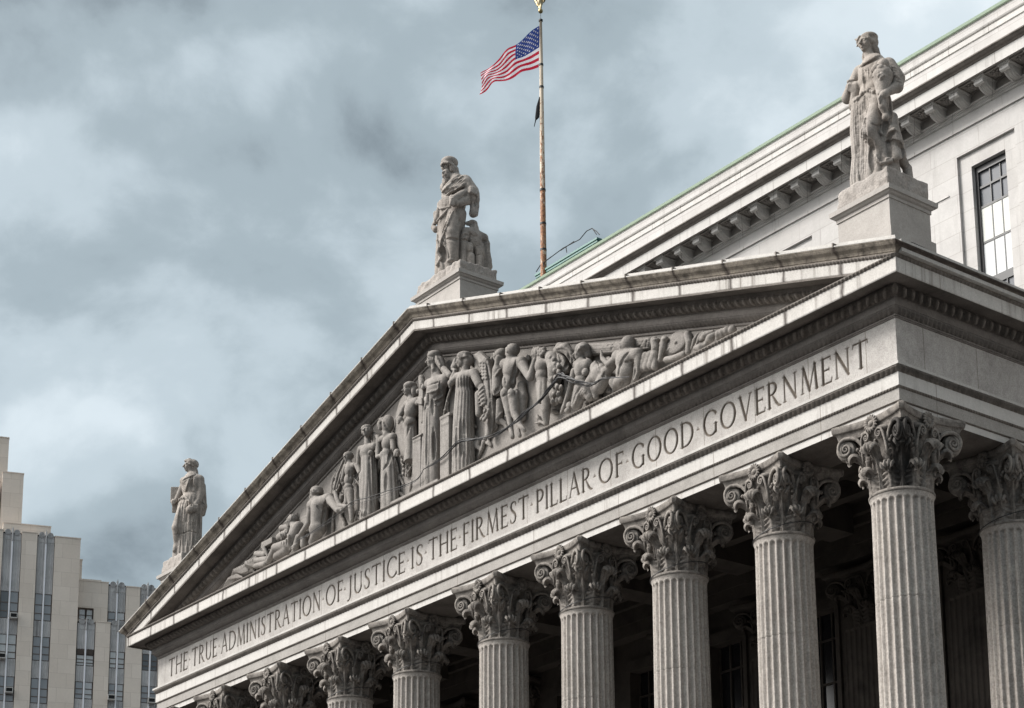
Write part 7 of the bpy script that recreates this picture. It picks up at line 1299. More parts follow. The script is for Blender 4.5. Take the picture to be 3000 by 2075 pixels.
('relief of a large folded feathered wing behind the pleated gown',[["p",[[2.356,-0.16,4.088],[2.763,-0.22,3.957],[3.034,-0.22,3.605],[3.184,-0.2,3.078],[3.291,-0.2,2.478],[3.285,-0.2,1.78],[3.196,-0.22,1.163]],[0.1,0.16,0.2,0.2,0.18,0.17,0.12],0.06],["p",[[2.466,-0.14,3.968],[2.63,-0.16,3.563],[2.873,-0.14,3.143]],[0.12,0.16,0.1],0.05],["r",[[4.187,-1.3,3.003],[4.253,-1.3,2.91],[4.329,-1.3,2.953]],0.032,0.02],["r",[[4.337,-1.3,2.95],[4.403,-1.3,2.858],[4.479,-1.3,2.9]],0.032,0.02],["r",[[4.487,-1.3,2.897],[4.553,-1.3,2.805],[4.628,-1.3,2.847]],0.032,0.02],["r",[[4.186,-1.3,2.898],[4.252,-1.3,2.806],[4.328,-1.3,2.848]],0.032,0.02],["r",[[4.337,-1.3,2.845],[4.402,-1.3,2.753],[4.478,-1.3,2.796]],0.032,0.02],["r",[[4.487,-1.3,2.793],[4.552,-1.3,2.701],[4.627,-1.3,2.744]],0.032,0.02],["r",[[4.186,-1.3,2.793],[4.252,-1.3,2.702],[4.327,-1.3,2.744]],0.032,0.02],["r",[[4.336,-1.3,2.741],[4.402,-1.3,2.649],[4.477,-1.3,2.692]],0.032,0.02],["r",[[4.486,-1.3,2.689],[4.551,-1.3,2.597],[4.626,-1.3,2.64]],0.032,0.02],["r",[[4.185,-1.3,2.689],[4.251,-1.3,2.597],[4.327,-1.3,2.64]],0.032,0.02],["r",[[4.335,-1.3,2.637],[4.401,-1.3,2.545],[4.476,-1.3,2.588]],0.032,0.02],["r",[[4.485,-1.3,2.585],[4.55,-1.3,2.494],[4.625,-1.3,2.536]],0.032,0.02],["r",[[4.184,-1.3,2.585],[4.25,-1.3,2.493],[4.326,-1.3,2.536]],0.032,0.02],["r",[[4.335,-1.3,2.533],[4.4,-1.3,2.441],[4.475,-1.3,2.484]],0.032,0.02],["r",[[4.484,-1.3,2.481],[4.549,-1.3,2.39],[4.624,-1.3,2.432]],0.032,0.02],["r",[[4.184,-1.3,2.48],[4.25,-1.3,2.389],[4.325,-1.3,2.432]],0.032,0.02],["r",[[4.334,-1.3,2.428],[4.399,-1.3,2.337],[4.475,-1.3,2.38]],0.032,0.02],["r",[[4.483,-1.3,2.377],[4.549,-1.3,2.286],[4.624,-1.3,2.329]],0.032,0.02],["g",[[4.584,-1.3,2.863],[4.732,-1.3,2.21],[4.771,-1.3,1.598]],0.046,0.015],["g",[[4.769,-1.3,1.436],[4.761,-1.3,0.493]],0.057,0.015],["r",[[4.277,-1.3,3.219],[4.628,-1.3,2.875],[4.82,-1.3,2.234],[4.878,-1.3,1.4]],0.048,0.02]]),
('relief of an old bearded man behind the nude man',[["h",[3.708,-0.22,3.643],-140,0.19,0],["e",[3.841,-0.2,3.69],[0.22,0.18,0.15],0.02,0],["e",[3.588,-0.3,3.731],[0.035,0.035,0.035],0.01,0],["e",[3.667,-0.3,3.726],[0.035,0.035,0.035],0.01,0],["e",[3.745,-0.3,3.72],[0.035,0.035,0.035],0.01,0],["e",[3.823,-0.3,3.715],[0.035,0.035,0.035],0.01,0],["e",[3.901,-0.3,3.71],[0.035,0.035,0.035],0.01,0],["p",[[3.827,-0.32,3.485],[3.79,-0.32,3.32],[3.743,-0.3,3.207]],[0.09,0.08,0.05],0.02],["c",[3.803,-0.2,3.48],[3.729,-0.2,3.171],0.15,0.2,0.08],["c",[3.63,-0.18,3.166],[3.616,-0.2,2.497],0.18,0.18,0.1],["r",[[5.03,-1.3,2.218],[5.169,-1.3,2.278],[5.307,-1.3,2.36]],0.048,0.02],["r",[[4.887,-1.3,1.62],[5.231,-1.3,1.697],[5.404,-1.3,1.853]],0.048,0.02],["r",[[4.887,-1.3,1.598],[5.16,-1.3,1.421],[5.499,-1.3,1.264]],0.048,0.02],["g",[[4.956,-1.3,1.661],[5.267,-1.3,1.792]],0.069,0.015],["c",[3.616,-0.1,2.166],[3.575,-0.1,1.538],0.12,0.12,0.08],["r",[[5.531,-1.3,1.062],[5.292,-1.3,0.907],[5.085,-1.3,0.782],[5.255,-1.3,0.62],[5.625,-1.3,0.395]],0.04,0.02]]),
('relief of a striding nude man seen from behind',[["h",[4.773,-0.5,3.313],-185,0.25,0],["e",[4.85,-0.48,3.367],[0.22,0.22,0.19],0.02,0],["c",[4.777,-0.44,3.228],[4.731,-0.42,3.096],0.13,0.16,0.06],["c",[4.32,-0.4,3.091],[5.182,-0.4,2.854],0.18,0.19,0.15],["e",[4.658,-0.42,2.791],[0.32,0.24,0.32],0.1,0],["e",[4.549,-0.42,2.434],[0.25,0.21,0.3],0.08,0],["e",[4.406,-0.42,2.087],[0.19,0.2,0.2],0.05,0],["e",[4.768,-0.42,1.944],[0.17,0.2,0.2],0.05,0],["c",[4.405,-0.42,2.0],[4.537,-0.42,1.41],0.18,0.13,0.06],["c",[4.537,-0.42,1.41],[4.633,-0.42,0.792],0.12,0.075,0.04],["c",[4.757,-0.4,1.887],[4.818,-0.4,1.279],0.18,0.13,0.06],["c",[4.818,-0.4,1.279],[5.112,-0.42,0.79],0.125,0.08,0.04],["c",[4.633,-0.42,0.792],[4.807,-0.5,0.502],0.08,0.07,0.03],["c",[5.145,-0.42,0.758],[5.419,-0.5,0.522],0.08,0.06,0.03],["c",[4.947,-0.4,0.697],[5.114,-0.45,0.46],0.08,0.06,0.03],["c",[5.275,-0.42,2.707],[5.66,-0.46,2.173],0.16,0.12,0.06],["c",[5.693,-0.46,2.161],[5.91,-0.44,2.674],0.12,0.08,0.04],["e",[5.838,-0.42,2.944],[0.1,0.09,0.13],0.03,0],["p",[[5.883,-0.48,2.89],[5.842,-0.46,3.04]],[0.03,0.022],0.004],["p",[[5.917,-0.48,2.895],[5.889,-0.46,3.032]],[0.03,0.022],0.004],["p",[[5.95,-0.48,2.901],[5.936,-0.46,3.024]],[0.03,0.022],0.004],["p",[[5.984,-0.48,2.906],[5.983,-0.46,3.016]],[0.03,0.022],0.004],["g",[[6.087,-1.3,2.387],[6.015,-1.3,2.049],[5.842,-1.3,1.682],[6.074,-1.3,1.391],[6.039,-1.3,1.275]],0.06,0.015],["g",[[6.413,-1.3,1.868],[6.21,-1.3,1.599]],0.046,0.015],["g",[[5.604,-1.3,1.486],[5.433,-1.3,1.436],[5.772,-1.3,1.418]],0.028,0.015],["g",[[5.508,-1.3,2.01],[5.573,-1.3,1.774]],0.032,0.015],["g",[[6.375,-1.3,1.521],[6.576,-1.3,1.664]],0.028,0.015],["g",[[6.523,-1.3,1.408],[6.7,-1.3,1.558]],0.028,0.015],["g",[[6.669,-1.3,1.295],[6.823,-1.3,1.453]],0.028,0.015],["g",[[6.815,-1.3,1.182],[6.946,-1.3,1.348]],0.028,0.015],["p",[[4.797,-0.12,2.293],[4.887,-0.14,1.864],[4.843,-0.14,1.225]],[0.14,0.16,0.12],0.08]]),
('relief of a curly-haired winged youth beside a fan of feathers',[["h",[5.968,-0.38,2.865],-150,0.22,0],["e",[5.89,-0.42,3.034],[0.08,0.08,0.07],0.015,0],["e",[6.003,-0.42,2.972],[0.08,0.08,0.07],0.015,0],["e",[6.116,-0.42,2.953],[0.08,0.08,0.07],0.015,0],["e",[6.229,-0.42,2.891],[0.08,0.08,0.07],0.015,0],["e",[6.341,-0.42,2.872],[0.08,0.08,0.07],0.015,0],["e",[5.888,-0.42,2.926],[0.08,0.08,0.07],0.015,0],["e",[6.002,-0.42,2.907],[0.08,0.08,0.07],0.015,0],["e",[6.114,-0.42,2.845],[0.08,0.08,0.07],0.015,0],["e",[6.227,-0.42,2.827],[0.08,0.08,0.07],0.015,0],["e",[6.339,-0.42,2.765],[0.08,0.08,0.07],0.015,0],["e",[5.887,-0.42,2.861],[0.08,0.08,0.07],0.015,0],["e",[6.0,-0.42,2.799],[0.08,0.08,0.07],0.015,0],["e",[6.113,-0.42,2.781],[0.08,0.08,0.07],0.015,0],["e",[6.226,-0.42,2.719],[0.08,0.08,0.07],0.015,0],["c",[6.047,-0.34,2.739],[6.078,-0.34,2.62],0.11,0.15,0.05],["c",[5.91,-0.34,2.549],[6.308,-0.34,2.431],0.13,0.13,0.08],["e",[6.134,-0.36,2.401],[0.24,0.2,0.24],0.06,0],["e",[6.116,-0.35,2.13],[0.22,0.18,0.2],0.06,0],["s",[[6.114,-0.3,1.971,0.22,0.18],[6.141,-0.3,1.619,0.24,0.2],[6.168,-0.3,1.267,0.24,0.2]],6,0.03,3,0.06],["c",[6.319,-0.34,1.271],[6.339,-0.36,0.897],0.16,0.13,0.05],["c",[6.339,-0.36,0.897],[6.331,-0.36,0.496],0.13,0.09,0.03],["c",[5.913,-0.3,1.911],[5.879,-0.28,1.497],0.11,0.07,0.05],["p",[[6.264,-0.2,2.807],[6.594,-0.28,2.497],[6.776,-0.3,2.085],[6.679,-0.28,1.825]],[0.14,0.22,0.26,0.22],0.06],["p",[[6.572,-0.25,1.699],[6.696,-0.25,1.337],[6.587,-0.22,1.147]],[0.2,0.22,0.14],0.06],["p",[[6.62,-0.4,2.58],[6.709,-0.46,2.452],[6.656,-0.42,2.404]],[0.04,0.075,0.05],0.008],["p",[[6.782,-0.4,2.459],[6.871,-0.46,2.331],[6.818,-0.42,2.283]],[0.04,0.075,0.05],0.008],["p",[[6.616,-0.4,2.368],[6.705,-0.46,2.239],[6.652,-0.42,2.191]],[0.04,0.075,0.05],0.008],["p",[[6.828,-0.4,2.293],[6.917,-0.46,2.165],[6.864,-0.42,2.118]],[0.04,0.075,0.05],0.008],["p",[[7.005,-0.4,2.167],[7.093,-0.46,2.04],[7.04,-0.42,1.992]],[0.04,0.075,0.05],0.008],["p",[[6.645,-0.4,2.144],[6.734,-0.46,2.016],[6.681,-0.42,1.968]],[0.04,0.075,0.05],0.008],["p",[[6.84,-0.4,2.097],[6.929,-0.46,1.97],[6.876,-0.42,1.922]],[0.04,0.075,0.05],0.008],["p",[[7.017,-0.4,1.971],[7.105,-0.46,1.845],[7.052,-0.42,1.797]],[0.04,0.075,0.05],0.008],["p",[[6.673,-0.4,1.878],[6.761,-0.46,1.751],[6.708,-0.42,1.703]],[0.04,0.075,0.05],0.008],["p",[[6.852,-0.4,1.837],[6.94,-0.46,1.711],[6.887,-0.42,1.663]],[0.04,0.075,0.05],0.008],["p",[[6.766,-0.4,1.633],[6.855,-0.46,1.507],[6.802,-0.42,1.458]],[0.04,0.075,0.05],0.008],["p",[[6.927,-0.4,1.535],[7.015,-0.46,1.41],[6.962,-0.42,1.362]],[0.04,0.075,0.05],0.008],["p",[[7.119,-0.4,1.428],[7.207,-0.46,1.302],[7.154,-0.42,1.254]],[0.04,0.075,0.05],0.008],["p",[[6.76,-0.4,1.337],[6.849,-0.46,1.212],[6.796,-0.42,1.164]],[0.04,0.075,0.05],0.008],["p",[[6.987,-0.4,1.282],[7.075,-0.46,1.157],[7.022,-0.42,1.109]],[0.04,0.075,0.05],0.008],["p",[[6.723,-0.4,1.138],[6.812,-0.46,1.013],[6.759,-0.42,0.964]],[0.04,0.075,0.05],0.008],["p",[[6.918,-0.4,1.094],[7.006,-0.46,0.969],[6.953,-0.42,0.921]],[0.04,0.075,0.05],0.008],["p",[[7.08,-0.4,1.082],[7.168,-0.46,0.958],[7.115,-0.42,0.909]],[0.04,0.075,0.05],0.008],["r",[[6.489,-1.3,0.263],[7.014,-1.3,0.343],[7.34,-1.3,0.526]],0.048,0.02],["r",[[6.616,-1.3,-0.029],[7.01,-1.3,0.115],[7.429,-1.3,0.083]],0.04,0.02],["r",[[6.746,-1.3,-0.112],[7.136,-1.3,-0.071],[7.458,-1.3,-0.092]],0.04,0.02]]),
('relief of an upright wing and a helmeted woman seated on drapery',[["p",[[6.695,-0.2,2.753],[6.97,-0.28,2.727],[7.248,-0.3,2.603],[7.416,-0.26,2.387],[7.526,-0.22,2.081]],[0.12,0.16,0.16,0.14,0.1],0.05],["p",[[6.81,-0.18,2.624],[6.942,-0.2,2.292],[7.106,-0.2,2.011]],[0.12,0.18,0.14],0.06],["g",[[8.186,-1.3,1.784],[8.32,-1.3,1.592],[8.208,-1.3,1.524]],0.046,0.015],["g",[[8.623,-1.3,1.701],[8.672,-1.3,1.468],[8.505,-1.3,1.312],[8.34,-1.3,1.261]],0.057,0.015],["g",[[8.808,-1.3,1.492],[8.83,-1.3,1.27],[8.639,-1.3,1.193]],0.051,0.015],["r",[[8.081,-1.3,2.039],[8.41,-1.3,1.975],[8.705,-1.3,1.743],[8.941,-1.3,1.374]],0.048,0.02],["h",[8.114,-0.42,2.115],-135,0.22,0],["e",[8.201,-0.4,2.217],[0.25,0.23,0.19],0.02,0],["r",[[9.081,-1.3,1.609],[9.217,-1.3,1.686],[9.43,-1.3,1.627]],0.048,0.02],["e",[8.319,-0.3,2.11],[0.1,0.14,0.2],0.03,0],["r",[[9.191,-1.3,1.731],[9.201,-1.3,1.567]],0.032,0.02],["c",[8.142,-0.38,1.969],[8.112,-0.38,1.852],0.1,0.15,0.05],["c",[7.918,-0.38,1.81],[8.381,-0.38,1.666],0.15,0.17,0.1],["e",[8.131,-0.4,1.585],[0.25,0.22,0.28],0.08,0],["e",[8.117,-0.5,1.455],[0.12,0.1,0.12],0.04,0],["e",[8.416,-0.5,1.387],[0.12,0.1,0.12],0.04,0],["e",[8.07,-0.38,1.265],[0.24,0.2,0.2],0.06,0],["c",[7.723,-0.36,1.682],[7.568,-0.4,1.176],0.11,0.09,0.05],["c",[7.568,-0.4,1.176],[7.276,-0.42,0.701],0.09,0.06,0.03],["p",[[7.302,-0.44,0.688],[7.159,-0.44,0.534]],[0.07,0.04],0.02],["c",[8.141,-0.42,0.976],[7.857,-0.42,0.582],0.24,0.16,0.08],["c",[8.385,-0.4,0.826],[8.488,-0.4,0.611],0.2,0.14,0.08],["e",[7.415,-0.4,0.533],[0.1,0.09,0.09],0.02,0],["e",[7.45,-0.36,0.695],[0.12,0.08,0.12],0.02,0],["r",[[9.186,-1.3,0.401],[8.97,-1.3,0.315],[8.816,-1.3,0.048]],0.045,0.02],["r",[[9.265,-1.3,0.357],[9.075,-1.3,0.244],[8.912,-1.3,0.016]],0.045,0.02],["r",[[9.344,-1.3,0.312],[9.18,-1.3,0.173],[9.008,-1.3,-0.016]],0.045,0.02],["r",[[9.422,-1.3,0.268],[9.285,-1.3,0.103],[9.103,-1.3,-0.048]],0.045,0.02],["g",[[9.16,-1.3,0.427],[8.916,-1.3,0.315],[8.776,-1.3,0.061]],0.046,0.015],["g",[[9.341,-1.3,0.19],[9.071,-1.3,0.051],[8.906,-1.3,-0.106]],0.046,0.015]]),
('relief of a man in a crossed strap pointing with one raised hand',[["h",[10.185,-0.42,1.609],-150,0.235,0],["e",[10.268,-0.38,1.661],[0.22,0.22,0.22],0.02,0],["e",[10.345,-0.34,1.52],[0.1,0.12,0.16],0.02,0],["c",[10.187,-0.36,1.482],[10.182,-0.36,1.342],0.12,0.17,0.06],["c",[9.742,-0.36,1.445],[10.641,-0.36,1.179],0.18,0.2,0.15],["e",[10.149,-0.38,1.171],[0.38,0.26,0.3],0.1,0],["e",[10.087,-0.38,0.856],[0.32,0.24,0.3],0.1,0],["e",[9.925,-0.36,0.616],[0.3,0.22,0.2],0.08,0],["c",[10.713,-0.36,1.066],[10.649,-0.38,0.731],0.15,0.12,0.05],["c",[10.649,-0.38,0.731],[10.563,-0.4,0.476],0.12,0.09,0.04],["c",[9.686,-0.38,1.388],[9.389,-0.42,1.303],0.13,0.1,0.05],["c",[9.389,-0.42,1.303],[9.13,-0.42,1.573],0.09,0.07,0.03],["c",[9.105,-0.42,1.618],[9.071,-0.42,1.847],0.06,0.03,0.02],["g",[[11.372,-1.3,0.758],[11.117,-1.3,0.658],[10.932,-1.3,0.43],[10.875,-1.3,0.208]],0.046,0.015],["g",[[11.113,-1.3,0.53],[11.338,-1.3,0.46],[11.588,-1.3,0.441]],0.032,0.015],["g",[[11.597,-1.3,0.335],[11.602,-1.3,0.111],[11.495,-1.3,-0.109]],0.046,0.015],["e",[8.812,-0.3,1.247],[0.34,0.22,0.3],0.1,0],["e",[8.656,-0.3,1.482],[0.2,0.16,0.2],0.08,0],["c",[9.158,-0.3,1.199],[9.453,-0.3,1.294],0.16,0.12,0.08],["c",[8.539,-0.3,1.161],[8.319,-0.3,1.055],0.2,0.16,0.08],["c",[9.019,-0.3,0.996],[8.8,-0.3,0.801],0.2,0.18,0.08],["g",[[10.293,-1.3,0.513],[10.213,-1.3,0.436],[10.315,-1.3,0.366]],0.046,0.015],["g",[[9.789,-1.3,1.18],[9.941,-1.3,0.951],[10.015,-1.3,0.785]],0.057,0.015],["r",[[9.737,-1.3,1.199],[9.863,-1.3,0.978],[10.014,-1.3,0.767]],0.048,0.02],["r",[[10.276,-1.3,-0.09],[10.384,-1.3,0.064],[10.64,-1.3,0.046]],0.048,0.02],["c",[9.586,-0.38,0.692],[9.658,-0.4,0.538],0.16,0.12,0.06],["g",[[11.07,-1.3,-0.032],[11.016,-1.3,-0.134]],0.069,0.015],["c",[8.648,-0.35,0.858],[8.694,-0.35,0.555],0.14,0.08,0.05]]),
('relief of a bound bundle of rods behind the seated figures',[["c",[8.182,-0.1,2.276],[9.674,-0.1,1.815],0.19,0.19,0.01],["c",[10.167,-0.1,1.719],[10.854,-0.1,1.499],0.19,0.19,0.01],["g",[[9.666,-1.3,1.525],[10.316,-1.3,1.323],[11.08,-1.3,1.087]],0.023,0.015],["g",[[11.629,-1.3,0.95],[12.266,-1.3,0.754]],0.023,0.015],["g",[[9.665,-1.3,1.469],[10.315,-1.3,1.268],[11.078,-1.3,1.032]],0.023,0.015],["g",[[11.628,-1.3,0.895],[12.264,-1.3,0.7]],0.023,0.015],["g",[[9.663,-1.3,1.412],[10.313,-1.3,1.212],[11.076,-1.3,0.977]],0.023,0.015],["g",[[11.626,-1.3,0.841],[12.262,-1.3,0.646]],0.023,0.015],["g",[[9.662,-1.3,1.356],[10.311,-1.3,1.157],[11.074,-1.3,0.923]],0.023,0.015],["g",[[11.624,-1.3,0.787],[12.261,-1.3,0.593]],0.023,0.015],["g",[[10.601,-1.3,1.329],[10.725,-1.3,1.197],[10.541,-1.3,1.054]],0.023,0.015],["g",[[10.779,-1.3,1.282],[10.597,-1.3,1.208],[10.619,-1.3,1.061]],0.023,0.015],["g",[[12.025,-1.3,0.901],[11.746,-1.3,0.71]],0.023,0.015],["g",[[11.779,-1.3,0.939],[11.993,-1.3,0.673]],0.023,0.015],["g",[[12.147,-1.3,0.857],[12.065,-1.3,0.613]],0.023,0.015]]),
('relief of two upright vessels and reeds beside the round shield',[["p",[[11.302,-0.3,1.386],[11.348,-0.3,1.143],[11.131,-0.26,0.954]],[0.12,0.12,0.07],0.04],["e",[11.374,-0.3,1.36],[0.13,0.12,0.06],0.02,0],["p",[[11.702,-0.26,1.302],[11.621,-0.26,1.056],[11.467,-0.26,0.761]],[0.1,0.11,0.06],0.04],["e",[11.741,-0.28,1.27],[0.12,0.1,0.07],0.02,0],["e",[10.754,-0.3,0.774],[0.14,0.12,0.16],0.03,0],["e",[10.953,-0.3,0.742],[0.14,0.12,0.16],0.03,0],["e",[11.152,-0.3,0.711],[0.14,0.12,0.16],0.03,0],["e",[10.831,-0.3,0.899],[0.14,0.12,0.16],0.03,0],["e",[11.03,-0.3,0.866],[0.14,0.12,0.16],0.03,0],["e",[11.228,-0.3,0.834],[0.14,0.12,0.16],0.03,0],["e",[10.908,-0.3,1.023],[0.14,0.12,0.16],0.03,0],["e",[11.107,-0.3,0.99],[0.14,0.12,0.16],0.03,0],["e",[11.305,-0.3,0.958],[0.14,0.12,0.16],0.03,0],["p",[[11.292,-0.3,0.587],[11.337,-0.3,0.846]],[0.1,0.07],0.03],["e",[11.039,-0.26,0.911],[0.16,0.12,0.2],0.03,0]]),
('relief of a round shield tilted in the right corner of the gable',[["e",[11.995,-0.06,1.075],[0.62,0.12,0.4],0.03,0],["e",[12.074,-0.16,1.065],[0.44,0.08,0.29],0.008,0],["e",[12.137,-0.24,1.046],[0.06,0.05,0.05],0.01,0],["c",[11.445,-0.08,0.991],[11.724,-0.1,1.137],0.1,0.12,0.03],["r",[[12.791,-1.3,0.021],[12.866,-1.3,0.164],[13.076,-1.3,0.258]],0.048,0.02],["p",[[12.688,-0.3,1.058],[12.764,-0.3,0.808],[12.701,-0.3,0.536]],[0.1,0.1,0.08],0.03],["p",[[11.737,-0.25,0.668],[12.088,-0.25,0.594],[12.473,-0.25,0.581]],0.09,0.04]]),
('relief of pointed leaves and pods in the right corner of the gable',[["p",[[12.841,-0.3,0.584],[13.01,-0.32,0.788],[13.088,-0.26,0.972]],[0.03,0.06,0.02],0.01],["p",[[13.093,-0.34,0.606],[13.237,-0.34,0.774],[13.326,-0.26,0.958]],[0.03,0.06,0.02],0.01],["p",[[12.764,-0.26,1.065],[12.774,-0.26,0.889],[12.754,-0.28,0.694]],[0.03,0.06,0.02],0.01],["p",[[13.258,-0.3,0.704],[13.474,-0.34,0.736],[13.735,-0.3,0.774]],[0.07,0.12,0.05],0.02],["p",[[13.454,-0.3,0.535],[13.691,-0.36,0.579],[13.836,-0.32,0.683]],[0.07,0.12,0.05],0.02],["p",[[13.924,-0.3,0.511],[14.0,-0.32,0.599],[13.978,-0.28,0.714]],[0.07,0.12,0.05],0.02],["p",[[14.091,-0.3,0.523],[14.128,-0.3,0.606],[14.078,-0.25,0.71]],[0.07,0.12,0.05],0.02],["p",[[14.236,-0.28,0.548],[14.272,-0.28,0.607],[14.239,-0.24,0.69]],[0.07,0.12,0.05],0.02],["p",[[14.379,-0.26,0.549],[14.463,-0.26,0.578],[14.451,-0.2,0.659]],[0.07,0.12,0.05],0.02],["p",[[13.067,-0.35,0.515],[13.303,-0.35,0.455],[13.473,-0.35,0.466]],[0.07,0.12,0.05],0.02]]),
]
def m2(s, o):
    s.ell(o[1], o[2], .02, op='s')
RV = np.array([-0.752, 0.560, 0.347]); RV /= np.linalg.norm(RV)
for lab, ops in RELIEF:
    pre = [o for o in ops if o[0] != 'm2']; cuts = [o for o in ops if o[0] == 'm2']
    lo, hi = bounds(pre); hi[1] = min(hi[1], .05); lo[2] = max(lo[2], -.05)
    s = SDF(lo, hi, .021); s.c0 = (lo+hi)/2; s.rad = np.linalg.norm(hi-lo)/2 + 2.0; s.org = np.array([0, 0, 2.25])
    if cuts:
        run_ops(s, pre[:1], RV)
        for o in cuts: m2(s, o)
        run_ops(s, pre[1:], RV)
    else: run_ops(s, pre, RV)
    s.clip(hi=(None, .02, None))
    nm = 'relief_pier' if 'pier' in lab and 'laurel' not in lab else ('relief_figure' if any(w in lab for w in ('man', 'woman', 'youth', 'warrior', 'lawgiver')) else 'relief_ornament')
    me = s.mesh(nm, M_relief)
    o = cobj(nm, me); o['label'] = lab; o.location = Vector((0, 0, 2.25)) - CT
# shallow background carving: cloth, foliage and rock between the figures
rs = np.random.RandomState(11)
s = SDF((-12.6, -.26, -.02), (12.6, .04, 4.4), .028); s.org = np.array([0, 0, 2.25])
for k in range(190):
    x = rs.uniform(-12.4, 12.4); zmax = 4.95*(1-abs(x)/17.2)-.35
    if zmax < .2: continue
    z = rs.uniform(.0, zmax); n = rs.randint(3, 6); a = rs.uniform(0.6, 2.6); pts = []; L_ = rs.uniform(.12, .3)
    for i in range(n):
        pts.append((x, -rs.uniform(.02, .09), z)); x += L_*math.cos(a); z += L_*math.sin(a)*.9; a += rs.uniform(-.5, .5)
        if z > 4.95*(1-abs(x)/17.2)-.2: break
    if len(pts) < 2: continue
    rr = rs.uniform(.04, .10); s.path(pts, [rr*(.5+.5*math.sin(math.pi*(i+.5)/len(pts))) for i in range(len(pts))], .02)
s.path([(-12.5, -.01, .03), (12.5, -.01, .03)], .05, .02)
s.clip(hi=(None, .02, None))
o = cobj('relief_background', s.mesh('relief_background', M_relief)); o.location = Vector((0, 0, 2.25)) - CT
# low carved base with a key pattern under the central group
b = MB(); b.box(-1.75, 1.02, -.70, -.01, 2.24, 2.50); cobj('relief_base', b.mesh('relief_base', M_relief))
# ------------------------------------------------------------------ roof shed, flagpole, flags, cables
shed = empty('roof_shed', (-13.2, 19, 14.4), 'small rooftop shed with a teal copper eave, below the flagpole', 'roof shed')
so = Vector((-13.2, 19, 14.4))
b = MB(); b.box(-15.3+13.2, -11.4+13.2, 16.3-19, 22-19, 0, 6.25); new_obj('wall', b.mesh('wall', M_wall), shed)
b = MB(); P = []
for o_, z in ((0, 6.2), (.12, 6.22), (.12, 6.30), (.22, 6.36), (.30, 6.42), (.30, 6.50), (.34, 6.53), (.34, 6.62), (0, 6.75)):
    P.append([(-15.3-o_, 16.3-o_, z), (-11.4+o_, 16.3-o_, z), (-11.4+o_, 22+o_, z), (-15.3-o_, 22+o_, z)])
P = np.array(P); P[..., 0] -= so.x; P[..., 1] -= so.y
b.grid(P, closeu=True); b.f.append([b.n-4, b.n-3, b.n-2, b.n-1]); new_obj('eave', b.mesh('eave', M_teal), shed)
b = MB(); b.lathe([(.42, 6.6), (.42, 6.9), (.36, 7.0), (.22, 7.09), (.02, 7.12)], 16, c=(-11.9+13.2, 17.0-19)); new_obj('vent', b.mesh('vent', plain('pale_green_vent', (.30, .45, .38), rough=.6)), shed)
b = MB()
for pts in ([(-15.5, 15.95, 21.1), (-15.1, 15.9, 21.27), (-14.3, 15.9, 21.35)], [(-13.6, 15.9, 21.38), (-12.6, 15.9, 21.42)], [(-13.2, 15.9, 21.38), (-13.15, 15.9, 21.1)], [(-14.9, 15.9, 21.28), (-14.88, 15.9, 21.1)],
            [(-15.1, 15.9, 21.27), (-13.4, 15.9, 21.42), (-12.2, 15.9, 21.35), (-11.7, 15.9, 21.55), (-11.3, 15.9, 21.52), (-11.0, 15.9, 21.1)], [(-11.3, 15.9, 21.5), (-11.0, 15.9, 21.25), (-10.8, 15.9, 21.0)]):
    b.tube(np.array(pts)-np.array(so), .022, 5)
new_obj('lightning_wire', b.mesh('lightning_wire', M_wire), shed)
# flagpole with its eagle
def pole_mat():
    mt, nt, bs = node_mat('peeling_white_and_rust'); t = NT(nt); ge = t.N('ShaderNodeNewGeometry'); P = ge.outputs['Position']
    sep = t.N('ShaderNodeSeparateXYZ'); t.L(P, sep.inputs[0])
    n1 = t.noise(t.scale(P, (5, 5, 2.2)), 1.6, 6, .72, .6); hz = t.maprange(sep.outputs[2], 31.0, 24.0, -.12, .13)
    f = t.maprange(t.m('ADD', n1, hz), .515, .58)
    n2 = t.noise(P, 9.0, 3, .6)
    rust = t.mix(t.maprange(n2, .35, .65), (0.40, 0.19, 0.09), (0.15, 0.07, 0.045))
    t.L(t.mix(f, (0.56, 0.47, 0.37), rust), bs.inputs['Base Color']); bs.inputs['Roughness'].default_value = .8
    return mt
pole = empty('flagpole', (-15, 16, 14.4), 'tall rust-flecked white flagpole topped by a gilt eagle', 'flagpole')
b = MB(); b.lathe([(.15, 0), (.145, 6.5), (.115, 12), (.085, 17), (.062, 19.3)], 20); new_obj('shaft', b.mesh('shaft', pole_mat(), True), pole)
b = MB()
for z, r in ((17.03, .092), (15.87, .100), (10.6, .13), (8.9, .135), (7.6, .138)): b.lathe([(r, z-.05), (r+.012, z-.05), (r+.012, z+.05), (r, z+.05)], 16, cap=False)
b.lathe([(.03, 19.3), (.10, 19.32), (.10, 19.40), (.03, 19.42)], 14)
new_obj('collar', b.mesh('collar', M_wire), pole)
b = MB(); b.lathe([(.012, 19.4), (.012, 19.75)], 8); new_obj('spindle', b.mesh('spindle', M_wire), pole)
M_gilt = plain('tarnished_gilt', (0.42, 0.32, 0.14), rough=.35, metal=.7, noise=(4, .6, (.55, .52, .42)))
s = SDF((-.65, -.5, 19.6), (.65, .5, 21.4), .025)
s.ell((0, 0, 19.86), (.115, .115, .115), .01); s.cap((0, 0, 19.95), (0, 0, 20.1), .05, .06, .02)
s.ell((0, 0, 20.5), (.17, .16, .38), .05); s.cap((0, 0, 20.8), (.0, -.03, 21.0), .10, .085, .04); s.cap((0, -.1, 21.02), (0, -.2, 20.97), .04, .012, .01)
